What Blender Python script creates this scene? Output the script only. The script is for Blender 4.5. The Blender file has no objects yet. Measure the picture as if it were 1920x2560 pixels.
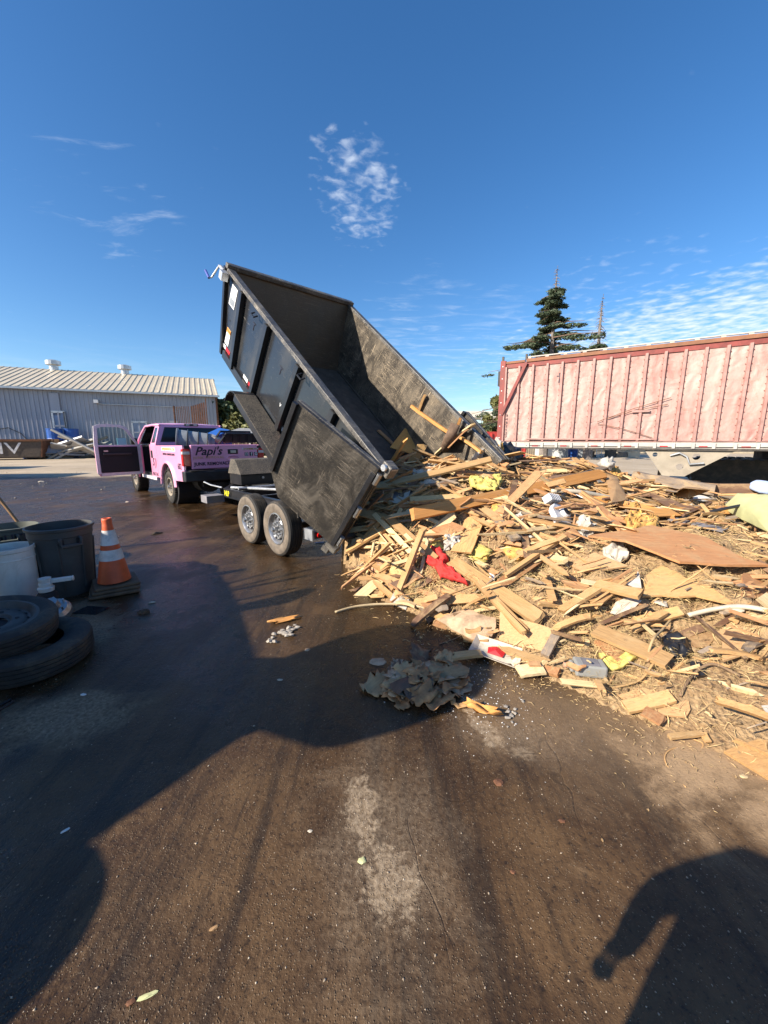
import bpy, bmesh, math, random
import numpy as np
from mathutils import Vector, Matrix, Euler
R = math.radians
random.seed(7); rng = np.random.default_rng(7)
scene = bpy.context.scene
COL = scene.collection

# ------------------------------------------------------------------ camera
CAMH, PITCH = 1.6, R(10.6)
cam_d = bpy.data.cameras.new('camera'); cam = bpy.data.objects.new('camera', cam_d); COL.objects.link(cam)
cam.location = (0, 0, CAMH); cam.rotation_euler = (R(90) - PITCH, 0, 0)
cam_d.sensor_fit = 'HORIZONTAL'; cam_d.sensor_width = 36; cam_d.lens = 18
cam_d.clip_start = 0.05; cam_d.clip_end = 3000
scene.camera = cam

# ------------------------------------------------------------------ light
SUN_AZ, SUN_EL = R(59), R(31)          # light travels towards this azimuth (from +Y to +X)
SDIR = Vector((math.sin(SUN_AZ) * math.cos(SUN_EL), math.cos(SUN_AZ) * math.cos(SUN_EL), -math.sin(SUN_EL)))
sun_d = bpy.data.lights.new('sun', 'SUN'); sun_d.energy = 5.0; sun_d.angle = R(0.53); sun_d.color = (1.0, 0.90, 0.76)
sun = bpy.data.objects.new('sun', sun_d); COL.objects.link(sun)
sun.rotation_euler = SDIR.to_track_quat('-Z', 'Y').to_euler(); sun.location = (-20, -12, 20)

world = bpy.data.worlds.new('World'); scene.world = world; world.use_nodes = True
wn, wl = world.node_tree.nodes, world.node_tree.links
wn.clear()
w_out = wn.new('ShaderNodeOutputWorld'); w_bg = wn.new('ShaderNodeBackground'); w_bg.inputs['Strength'].default_value = 0.102
sky = wn.new('ShaderNodeTexSky'); sky.sky_type = 'NISHITA'; sky.sun_disc = False
sky.sun_elevation = SUN_EL
sky.sun_rotation = math.atan2(-SDIR.x, -SDIR.y)
sky.altitude = 0; sky.air_density = 1.0; sky.dust_density = 0.55; sky.ozone_density = 4.0

def clouds():
    N = lambda t: wn.new(t)
    tc = N('ShaderNodeTexCoord')
    def vm(op, a, b=None):
        n = N('ShaderNodeVectorMath'); n.operation = op
        for i, v in enumerate((a, b)):
            if v is None: continue
            if isinstance(v, (tuple, list)): n.inputs[i].default_value = v
            else: wl.new(v, n.inputs[i])
        return n
    def m(op, a, b=0.0, clamp=False):
        n = N('ShaderNodeMath'); n.operation = op; n.use_clamp = clamp
        for i, v in enumerate((a, b)):
            if isinstance(v, (int, float)): n.inputs[i].default_value = v
            else: wl.new(v, n.inputs[i])
        return n.outputs[0]
    d = vm('NORMALIZE', tc.outputs['Generated']).outputs[0]
    sep = N('ShaderNodeSeparateXYZ'); wl.new(d, sep.inputs[0])
    zc = m('MAXIMUM', sep.outputs[2], 0.03)
    comb = N('ShaderNodeCombineXYZ')
    wl.new(m('DIVIDE', sep.outputs[0], zc), comb.inputs[0]); wl.new(m('DIVIDE', sep.outputs[1], zc), comb.inputs[1])
    def noise(vec, scale, detail, rough=0.6, sc=(1, 1, 1), dist=0.0):
        mp = N('ShaderNodeMapping'); mp.inputs['Scale'].default_value = sc; wl.new(vec, mp.inputs[0])
        n = N('ShaderNodeTexNoise'); n.inputs['Scale'].default_value = scale; n.inputs['Detail'].default_value = detail
        n.inputs['Roughness'].default_value = rough; n.inputs['Distortion'].default_value = dist
        wl.new(mp.outputs[0], n.inputs['Vector']); return n.outputs[0]
    def ss(v, a, b):
        n = N('ShaderNodeMapRange'); n.interpolation_type = 'SMOOTHSTEP'
        n.inputs[1].default_value = a; n.inputs[2].default_value = b; wl.new(v, n.inputs[0]); return n.outputs[0]
    def blob(dirv, r, ax=(1, 1, 1)):
        df = vm('SUBTRACT', d, tuple(dirv)).outputs[0]
        df = vm('MULTIPLY', df, ax).outputs[0]
        l = vm('LENGTH', df).outputs[1]
        n = N('ShaderNodeMapRange'); n.interpolation_type = 'SMOOTHSTEP'
        n.inputs[1].default_value = r; n.inputs[2].default_value = r * .35; wl.new(l, n.inputs[0]); return n.outputs[0]
    def px(x, y):
        u = (x - 960) / 960; v = (y - 1280) / 960; c, s = math.cos(PITCH), math.sin(PITCH)
        return Vector((u, c - s * v, -(s + c * v))).normalized()
    P = comb.outputs[0]
    # clouds appear where a noise field rises above a threshold that the cloud banks lower
    def bank(vec_noise, mask, thr, width, gain):
        v = m('ADD', vec_noise, m('MULTIPLY', m('SUBTRACT', mask, 1.0), gain))
        return ss(v, thr, thr + width)
    n1 = noise(P, 19, 5, .50, (1, 1, 1), .3); n2 = noise(P, 9, 6, .5, (1, 1.1, 1), .1); n3 = noise(P, 2.4, 7, .62, (1, 2.4, 1), .6)
    warp = m('MULTIPLY', m('SUBTRACT', noise(P, 4.5, 4, .6), .5), .9)
    a = m('MULTIPLY', bank(n1, m('ADD', blob(px(905, 485), .15, (1.2, 1, 1.15)), warp), .34, .58, .42), .62)
    a2 = m('MULTIPLY', bank(n1, m('ADD', blob(px(830, 405), .10), warp), .48, .3, .42), .35)
    b = m('MULTIPLY', bank(n2, m('ADD', blob(px(1960, 880), .58, (.8, .8, 2.7)), m('MULTIPLY', warp, .8)), .22, .60, .46), 1.0)
    b2 = m('MULTIPLY', bank(n2, m('ADD', blob(px(1560, 740), .30, (1, 1, 1.6)), warp), .50, .4, .40), .30)
    c_ = m('MULTIPLY', bank(n3, m('ADD', blob(px(1130, 850), .40, (1, 1, 1.6)), warp), .44, .5, .40), .45)
    c2 = m('MULTIPLY', bank(n3, m('ADD', blob(px(270, 500), .26, (1, 1, 1.5)), warp), .52, .3, .35), .30)
    low = m('MULTIPLY', ss(sep.outputs[2], .24, .02), m('MULTIPLY', ss(noise(P, .9, 6, .6, (1, 1, 1), .4), .42, .75), .34))
    tot = m('ADD', m('ADD', m('MAXIMUM', a, a2), m('MAXIMUM', b, b2)), m('ADD', m('MAXIMUM', c_, c2), low))
    tot = m('MINIMUM', tot, .88)
    mix = N('ShaderNodeMix'); mix.data_type = 'RGBA'
    hs = N('ShaderNodeHueSaturation'); hs.inputs['Saturation'].default_value = 1.22; hs.inputs['Hue'].default_value = .502; hs.inputs['Value'].default_value = 1.0; wl.new(sky.outputs[0], hs.inputs['Color'])
    wl.new(tot, mix.inputs[0]); wl.new(hs.outputs[0], mix.inputs[6]); mix.inputs[7].default_value = (5.4, 5.9, 6.6, 1)
    wl.new(mix.outputs[2], w_bg.inputs[0])
clouds()
wl.new(w_bg.outputs[0], w_out.inputs[0])

vs = scene.view_settings
vs.view_transform = 'Standard'; vs.look = 'None'; vs.exposure = 0.88; vs.gamma = 1.0; vs.use_curve_mapping = False
scene.cycles.max_bounces = 6; scene.cycles.diffuse_bounces = 3; scene.cycles.glossy_bounces = 3
scene.cycles.transparent_max_bounces = 8; scene.cycles.caustics_reflective = False; scene.cycles.caustics_refractive = False

# ------------------------------------------------------------------ pixel -> place helpers (photo pixels, 1920 x 2560)
_c, _s = math.cos(PITCH), math.sin(PITCH)
def ray(px, py):
    u = (px - 960) / 960; v = (py - 1280) / 960
    return Vector((u, _c - _s * v, -(_s + _c * v)))
def gnd(px, py, z=0.0):
    r = ray(px, py); t = (z - CAMH) / r.z
    return Vector((0, 0, CAMH)) + r * t
def aty(px, py, y):
    r = ray(px, py); return Vector((0, 0, CAMH)) + r * (y / r.y)

# ------------------------------------------------------------------ materials
MATS = {}
class NT:
    def __init__(s, name):
        s.m = bpy.data.materials.new(name); s.m.use_nodes = True
        s.n = s.m.node_tree.nodes; s.l = s.m.node_tree.links
        s.b = s.n['Principled BSDF']
    def add(s, t, **k):
        n = s.n.new(t)
        for a, v in k.items(): setattr(n, a, v)
        return n
    def put(s, sock, v):
        if isinstance(v, bpy.types.NodeSocket): s.l.new(v, sock)
        elif isinstance(v, (tuple, list)) and len(v) == 3 and sock.type == 'RGBA': sock.default_value = (*v, 1)
        else: sock.default_value = v
    def coord(s, kind='Object'):
        if kind == 'World': return s.add('ShaderNodeNewGeometry').outputs['Position']
        return s.add('ShaderNodeTexCoord').outputs[kind]
    def mapping(s, vec, sc=(1, 1, 1), rot=(0, 0, 0), loc=(0, 0, 0)):
        n = s.add('ShaderNodeMapping'); s.l.new(vec, n.inputs[0])
        n.inputs['Scale'].default_value = sc; n.inputs['Rotation'].default_value = rot
        s.put(n.inputs['Location'], loc); return n.outputs[0]
    def noise(s, vec, scale=5, detail=4, rough=.55, dist=0., col=False):
        n = s.add('ShaderNodeTexNoise'); s.l.new(vec, n.inputs['Vector'])
        n.inputs['Scale'].default_value = scale; n.inputs['Detail'].default_value = detail
        n.inputs['Roughness'].default_value = rough; n.inputs['Distortion'].default_value = dist
        return n.outputs[1 if col else 0]
    def voro(s, vec, scale=5, feature='F1', out=0):
        n = s.add('ShaderNodeTexVoronoi', feature=feature); s.l.new(vec, n.inputs['Vector'])
        n.inputs['Scale'].default_value = scale; return n.outputs[out]
    def ss(s, v, a, b, lo=0., hi=1.):
        n = s.add('ShaderNodeMapRange', interpolation_type='SMOOTHSTEP'); s.put(n.inputs[0], v)
        n.inputs[1].default_value = a; n.inputs[2].default_value = b; n.inputs[3].default_value = lo; n.inputs[4].default_value = hi
        return n.outputs[0]
    def math(s, op, a, b=0., clamp=False):
        n = s.add('ShaderNodeMath', operation=op, use_clamp=clamp); s.put(n.inputs[0], a); s.put(n.inputs[1], b); return n.outputs[0]
    def mix(s, f, a, b, mode='MIX'):
        n = s.add('ShaderNodeMix', data_type='RGBA', blend_type=mode); s.put(n.inputs[0], f); s.put(n.inputs[6], a); s.put(n.inputs[7], b); return n.outputs[2]
    def ramp(s, f, stops):
        n = s.add('ShaderNodeValToRGB'); s.put(n.inputs[0], f)
        e = n.color_ramp.elements
        while len(e) < len(stops): e.new(0.5)
        for k, (p, c) in enumerate(stops): e[k].position = p; e[k].color = (*c, 1)
        return n.outputs[0]
    def bump(s, h, strength=.3, dist=.01):
        n = s.add('ShaderNodeBump'); n.inputs['Strength'].default_value = strength; n.inputs['Distance'].default_value = dist
        s.put(n.inputs['Height'], h); s.l.new(n.outputs[0], s.b.inputs['Normal'])
    def rand(s): return s.add('ShaderNodeObjectInfo').outputs['Random']
    def sep(s, v):
        n = s.add('ShaderNodeSeparateXYZ'); s.l.new(v, n.inputs[0]); return n.outputs
    def done(s, col, rough=.6, metal=0., spec=None):
        s.put(s.b.inputs['Base Color'], col); s.put(s.b.inputs['Roughness'], rough); s.put(s.b.inputs['Metallic'], metal)
        if spec is not None: s.put(s.b.inputs['Specular IOR Level'], spec)
        MATS[s.m.name] = s.m; return s.m

def simple(name, c, rough=.6, metal=0., var=.25, scale=6., bump=.0, kind='Object', dirt=None, dirt_amt=.5, bscale=None, spec=None):
    t = NT(name); v = t.coord(kind)
    f = t.noise(v, scale, 6, .65)
    col = t.mix(t.ss(f, .3, .7), tuple(x * (1 - var) for x in c), tuple(min(1, x * (1 + var)) for x in c))
    if dirt:
        g = t.ss(t.noise(v, scale * .55, 8, .75, .6), .62 - dirt_amt * .3, .78)
        col = t.mix(t.math('MULTIPLY', g, min(1, dirt_amt * 1.4)), col, dirt)
    if bump: t.bump(t.noise(v, bscale or scale * 6, 4, .6), bump, .006)
    return t.done(col, t.ss(f, .2, .8, rough * .85, min(1, rough * 1.15)), metal, spec)

simple('black_paint', (.02, .02, .022), .33, 0, .3, 3, .05, dirt=(.16, .13, .10), dirt_amt=.25)
simple('black_plastic', (.022, .022, .024), .5, 0, .3, 8, .1, dirt=(.15, .13, .11), dirt_amt=.15)
simple('rubber', (.022, .021, .02), .8, 0, .35, 9, .3, dirt=(.13, .095, .06), dirt_amt=.55)
simple('rubber_dusty', (.16, .13, .10), .85, 0, .3, 9, .15, dirt=(.05, .045, .04), dirt_amt=.45)
simple('steel', (.42, .42, .42), .38, .85, .2, 7, .05, dirt=(.2, .16, .12), dirt_amt=.3)
simple('galvanized', (.55, .56, .57), .42, .7, .15, 5)
simple('white_paint', (.75, .75, .73), .45, 0, .08, 5, dirt=(.35, .29, .22), dirt_amt=.2)
simple('white_plastic', (.70, .68, .64), .45, 0, .08, 5, dirt=(.34, .25, .16), dirt_amt=.5)
simple('decal_white', (.8, .8, .78), .5, 0, .05, 5, dirt=(.4, .36, .3), dirt_amt=.2)
simple('decal_red', (.55, .02, .025), .4, 0, .1, 5)
simple('decal_black', (.015, .015, .03), .5, 0, .1, 5)
simple('decal_yellow', (.85, .75, .02), .5, 0, .05, 5)
simple('decal_orange', (.8, .33, .05), .5, 0, .05, 5)
simple('decal_gold', (.62, .38, .10), .5, 0, .15, 9)
simple('decal_blue', (.05, .08, .35), .5, 0, .1, 5)
simple('plate_blue', (.45, .56, .78), .5, 0, .05, 5)
simple('lamp_red', (.55, .012, .012), .15, 0, .25, 10)
simple('lamp_clear', (.7, .66, .62), .12, 0, .1, 10)
simple('glass_dark', (.015, .018, .022), .06, 0, .1, 3)
simple('rust', (.16, .07, .035), .85, .1, .45, 8, .2)
simple('can_grey', (.06, .06, .06), .55, 0, .2, 4, .05, dirt=(.22, .17, .12), dirt_amt=.45)
simple('can_green', (.12, .13, .11), .55, 0, .2, 4, .05, dirt=(.3, .27, .22), dirt_amt=.3)
simple('grey_plastic', (.24, .26, .28), .5, 0, .15, 4)
simple('blue_plastic', (.02, .09, .34), .4, 0, .2, 4)
simple('cone_orange', (.62, .10, .03), .5, 0, .2, 6, dirt=(.12, .07, .05), dirt_amt=.35)
simple('cone_white', (.68, .66, .64), .5, 0, .1, 10, dirt=(.2, .18, .17), dirt_amt=.55)
simple('cone_base', (.13, .085, .05), .85, 0, .3, 8, .2)
simple('handle_wood', (.30, .17, .08), .6, 0, .25, 7)
simple('concrete', (.42, .40, .36), .85, 0, .15, 2, .1)
simple('concrete_light', (.62, .58, .50), .85, 0, .1, .4)
simple('excavator_black', (.045, .04, .035), .6, 0, .4, 6, .15, dirt=(.20, .15, .10), dirt_amt=.6)
simple('machine_yellow', (.55, .33, .04), .5, 0, .15, 4, dirt=(.2, .15, .1), dirt_amt=.4)
simple('red_container', (.45, .05, .04), .6, 0, .2, 3)
simple('denim', (.04, .06, .12), .9, 0, .2, 20)
simple('jacket', (.05, .05, .055), .9, 0, .2, 20)
simple('skin', (.45, .27, .19), .55, 0, .1, 15)
simple('hair', (.02, .015, .01), .6, 0, .2, 40)
simple('insulation_yellow', (.58, .47, .13), .95, 0, .3, 14, .6)
simple('insulation_orange', (.60, .33, .09), .95, 0, .35, 14, .6)
simple('insulation_pink', (.50, .28, .18), .95, 0, .3, 18, .6)
simple('foam_tan', (.52, .36, .16), .95, 0, .3, 20, .7)
simple('cloth_red', (.62, .035, .03), .85, 0, .3, 9, .2)
simple('cloth_white', (.46, .43, .38), .8, 0, .2, 9, .2, dirt=(.36, .26, .16), dirt_amt=.6)
simple('paper_white', (.50, .44, .35), .8, 0, .2, 12, .2, dirt=(.3, .22, .14), dirt_amt=.4)
simple('bag_black', (.018, .018, .02), .3, 0, .3, 9, .3, dirt=(.2, .15, .1), dirt_amt=.35)
simple('sheet_green', (.52, .52, .26), .8, 0, .12, 4, .1, dirt=(.42, .35, .2), dirt_amt=.3)
simple('grey_board', (.20, .19, .20), .7, 0, .25, 6, .1, dirt=(.3, .22, .15), dirt_amt=.3)
simple('pipe_white', (.48, .42, .32), .5, 0, .15, 6, dirt=(.35, .25, .15), dirt_amt=.4)
simple('rubble', (.34, .30, .25), .9, 0, .35, 9, .3)
simple('sticker_blue', (.25, .62, .68), .5, 0, .05, 5)
simple('silver_paint', (.74, .70, .72), .35, .1, .08, 5)
simple('interior', (.018, .016, .018), .8, 0, .3, 8)
simple('bark', (.14, .09, .06), .9, 0, .35, 12, .4)
simple('dead_wood', (.20, .17, .15), .9, 0, .3, 5)
simple('roof_grey', (.25, .25, .25), .8, 0, .2, 2)
simple('tan_wall', (.52, .44, .32), .9, 0, .12, 1.0)
simple('fence_brown', (.055, .03, .022), .85, 0, .3, 2.5)
simple('dirt_ball', (.10, .06, .035), .95, 0, .4, 14, .5)
simple('floor_brown', (.085, .065, .05), .8, 0, .35, 5, .2, dirt=(.22, .16, .11), dirt_amt=.4)

def wood_mat(name, ramp_stops, dusty=.35, rough=.8):
    """<name> for pieces modelled in metres, <name>_p for unit planks that are scaled to size"""
    for suf, gs, fs_, ds in (('', (1.6, 28, 28), (6, 110, 110), (5, 5, 5)), ('_p', (1.3, 3.2, .6), (3.5, 11, 1.5), (3.5, 1.2, 1))):
        t = NT(name + suf); v = t.coord('Object')
        r = t.rand()
        off = t.add('ShaderNodeCombineXYZ')
        for k in range(3): t.l.new(t.math('MULTIPLY', r, 37.0 + 11 * k), off.inputs[k])
        ad = t.add('ShaderNodeVectorMath', operation='ADD'); t.l.new(v, ad.inputs[0]); t.l.new(off.outputs[0], ad.inputs[1])
        w = ad.outputs[0]
        base = t.ramp(r, ramp_stops)
        r2 = t.math('FRACT', t.math('MULTIPLY', r, 91.7))
        base = t.mix(1.0, base, t.ramp(r2, [(0, (.66, .63, .60)), (.5, (1., 1., 1.)), (1, (1.22, 1.2, 1.15))]), 'MULTIPLY')
        grain = t.noise(t.mapping(w, gs), 3, 5, .65, .6)
        fine = t.noise(t.mapping(w, fs_), 2, 4, .65)
        g = t.math('ADD', t.math('MULTIPLY', grain, .6), t.math('MULTIPLY', fine, .4))
        col = t.mix(1.0, base, t.ramp(g, [(.26, (.36, .31, .27)), (.42, (.85, .82, .78)), (.58, (1.1, 1.08, 1.04)), (.8, (1.3, 1.26, 1.18))]), 'MULTIPLY')
        d = t.ss(t.noise(t.mapping(w, ds), 1, 7, .72, .5), .45, .66)
        col = t.mix(t.math('MULTIPLY', d, dusty), col, (.50, .34, .17))
        st = t.ss(t.noise(t.mapping(w, tuple(q * 1.7 for q in ds)), 1, 5, .7), .60, .72)
        col = t.mix(t.math('MULTIPLY', st, .55), col, (.10, .06, .035))
        t.bump(g, .7, .005)
        t.done(col, rough)
wood_mat('wood_orange', [(0, (.58, .27, .075)), (1, (.60, .32, .11))], .25)
wood_mat('wood_tan', [(0, (.56, .365, .17)), (.5, (.48, .285, .12)), (1, (.53, .32, .14))], .5)
wood_mat('wood_pale', [(0, (.64, .48, .26)), (1, (.60, .49, .31))], .4)
wood_mat('wood_red', [(0, (.46, .25, .12)), (.5, (.40, .20, .09)), (1, (.44, .22, .10))], .45)
wood_mat('wood_dark', [(0, (.16, .085, .05)), (1, (.13, .08, .055))], .5)
wood_mat('wood_grey', [(0, (.24, .19, .15)), (1, (.18, .15, .13))], .5)
wood_mat('osb', [(0, (.62, .36, .10)), (1, (.60, .34, .10))], .2)
wood_mat('cardboard', [(0, (.46, .29, .15)), (1, (.40, .245, .12))], .45)

# scratched, dusty black steel of the dump bed
def scratched(name, base=(.036, .031, .026), dust=(.23, .18, .12), amount=1.0):
    t = NT(name); v = t.coord('Object')
    sc = None
    for k, (rot, scl, fr) in enumerate((((.3, .2, .5), (.7, 34, 34), 2.2), ((1.1, .4, -.6), (.9, 42, 42), 2.0), ((-.5, .9, 1.3), (38, .8, 38), 1.8), ((.2, -.8, .2), (30, 30, .7), 2.4), ((.9, .1, .9), (.6, 60, 60), 2.6), ((.75, 0, 0), (40, 1.0, 40), 2.2))):
        s = t.ss(t.noise(t.mapping(v, scl, rot), fr, 2, .5, 2.2), .63, .70)
        s = t.math('MULTIPLY', s, t.ss(t.noise(v, 1.9 + k * .7, 4), .44, .60))
        sc = s if sc is None else t.math('MAXIMUM', sc, s)
    smear = t.ss(t.noise(t.mapping(v, (1, 1, .6), (.5, 0, .2)), 3.2, 9, .72, 1.0), .40, .70)
    speck = t.ss(t.noise(v, 70, 3, .6), .55, .8)
    blot = t.ss(t.noise(v, 11, 6, .7, .8), .5, .7)
    col = t.mix(t.math('MULTIPLY', smear, .6 * amount), base, dust)
    col = t.mix(t.math('MULTIPLY', blot, .35 * amount), col, (.05, .042, .035))
    col = t.mix(t.math('MULTIPLY', speck, .3), col, dust)
    col = t.mix(t.math('MULTIPLY', sc, .9 * amount), col, tuple(min(.6, x * 2.2) for x in dust))
    t.bump(t.math('ADD', sc, t.math('MULTIPLY', smear, .5)), .2, .004)
    return t.done(col, t.ss(smear, 0, 1, .4, .8), 0)
scratched('scratched_steel')
scratched('scratched_door', (.022, .020, .018), (.15, .125, .095), .75)
scratched('worn_steel', (.05, .048, .046), (.24, .215, .18), .9)
scratched('bed_front', (.075, .058, .042), (.15, .12, .085), .5)

def bed_paint():
    t = NT('bed_paint'); v = t.coord('Object')
    f = t.noise(t.mapping(v, (1, 1, .6)), 1.6, 5, .6)
    col = t.mix(t.ss(f, .45, .75), (.022, .023, .026), (.06, .058, .055))
    s = t.ss(t.noise(t.mapping(v, (14, 2, 14), (.2, .6, .1)), 3, 3, .5, 1.2), .66, .76)
    col = t.mix(t.math('MULTIPLY', s, .4), col, (.28, .26, .23))
    t.bump(t.noise(v, 2.2, 2), .12, .03)
    return t.done(col, t.ss(f, .35, .7, .16, .38), 0)
bed_paint()

def fleck():   # non-slip speckled fender / toolbox top
    t = NT('speckled_steel'); v = t.coord('Object')
    n = t.noise(v, 55, 3, .7); b = t.noise(v, 5, 4)
    col = t.mix(t.ss(n, .42, .68), (.03, .028, .025), (.17, .14, .105))
    col = t.mix(t.math('MULTIPLY', t.ss(b, .4, .7), .5), col, (.14, .115, .085))
    t.bump(n, .4, .004); return t.done(col, .8)
fleck()

def pink():
    t = NT('pink_paint'); v = t.coord('Object')
    f = t.noise(v, 1.5, 4)
    col = t.mix(t.ss(f, .3, .7), (.86, .35, .54), (.90, .40, .60))
    z = t.sep(v)[2]
    d = t.math('MULTIPLY', t.ss(z, 1.0, .55), t.ss(t.noise(v, 6, 6, .7), .4, .7))
    col = t.mix(t.math('MULTIPLY', d, .5), col, (.34, .25, .2))
    t.put(t.b.inputs['Coat Weight'], .9); t.put(t.b.inputs['Coat Roughness'], .12)
    t.bump(t.noise(v, 1.6, 2), .05, .05)
    return t.done(col, .38)
pink()

def red_skin():   # chalky faded trailer panels
    t = NT('faded_red_panel'); v = t.coord('World')
    f = t.noise(v, .55, 5, .6, .3); g = t.noise(t.mapping(v, (1, 1, .35)), 2.4, 7, .7, .5); h = t.noise(v, 7, 6, .7)
    col = t.ramp(t.math('ADD', t.math('MULTIPLY', f, .5), t.math('MULTIPLY', g, .5)), [(.25, (.33, .09, .075)), (.40, (.39, .185, .155)), (.53, (.45, .31, .265)), (.70, (.51, .43, .37))])
    col = t.mix(t.math('MULTIPLY', t.ss(h, .52, .72), .6), col, (.33, .22, .16))
    st = t.ss(t.noise(t.mapping(v, (9, 9, .7)), 2, 4, .6), .6, .75)
    col = t.mix(t.math('MULTIPLY', st, .5), col, (.36, .15, .11))
    wv = t.add('ShaderNodeTexWave', wave_type='BANDS'); t.l.new(t.mapping(v, (1, 1, 1.0)), wv.inputs[0])
    wv.inputs['Scale'].default_value = 1.3; wv.inputs['Distortion'].default_value = 9; wv.inputs['Detail'].default_value = 2; wv.inputs['Detail Scale'].default_value = 1.1
    n2 = t.noise(v, 2.2, 3, .5, 1.5)
    t.bump(t.math('ADD', t.math('ADD', t.math('MULTIPLY', wv.outputs['Fac'], .45), n2), t.math('MULTIPLY', h, .35)), .55, .045)
    return t.done(col, .55)
red_skin()
simple('red_post', (.38, .19, .16), .6, 0, .3, 3, .1, dirt=(.48, .34, .29), dirt_amt=.8)
simple('red_frame', (.24, .05, .04), .6, 0, .3, 3, .1, dirt=(.5, .3, .24), dirt_amt=.3)
simple('trailer_white', (.48, .45, .40), .6, 0, .12, 3, .05, dirt=(.5, .33, .24), dirt_amt=.4)
simple('rail_wood', (.26, .115, .06), .75, 0, .25, 4, .1)
simple('cream_steel', (.34, .29, .22), .7, 0, .15, 3, .1, dirt=(.22, .17, .12), dirt_amt=.5)

def corr(name, c, var):
    t = NT(name); v = t.coord('Object')
    f = t.noise(t.mapping(v, (1, 1, .25)), .5, 6, .65, .4); g = t.noise(t.mapping(v, (7, 7, .35)), 1, 5, .7)
    col = t.mix(t.ss(f, .3, .7), tuple(x * (1 - var) for x in c), c)
    col = t.mix(t.math('MULTIPLY', t.ss(g, .55, .75), .35), col, tuple(x * .6 for x in c))
    return t.done(col, .5, .15)
corr('corrugated_wall', (.40, .41, .45), .2)
corr('corrugated_roof', (.62, .53, .38), .15)
simple('door_blue', (.22, .28, .38), .6, 0, .15, 2)

def foliage(name, c1, c2, scale=.9):
    t = NT(name); v = t.coord('Object')
    n = t.noise(v, scale, 4, .6)
    r = t.noise(v, 14, 2)
    col = t.mix(t.ss(n, .35, .65), c1, c2); col = t.mix(t.math('MULTIPLY', t.ss(r, .4, .7), .4), col, tuple(x * 1.5 for x in c2))
    t.put(t.b.inputs['Subsurface Weight'], 0.0)
    return t.done(col, .65)
foliage('cedar_needles', (.035, .055, .026), (.075, .10, .05))
foliage('leaf_dark', (.025, .045, .018), (.05, .08, .03))
foliage('leaf_olive', (.075, .085, .025), (.14, .14, .045))

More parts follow.
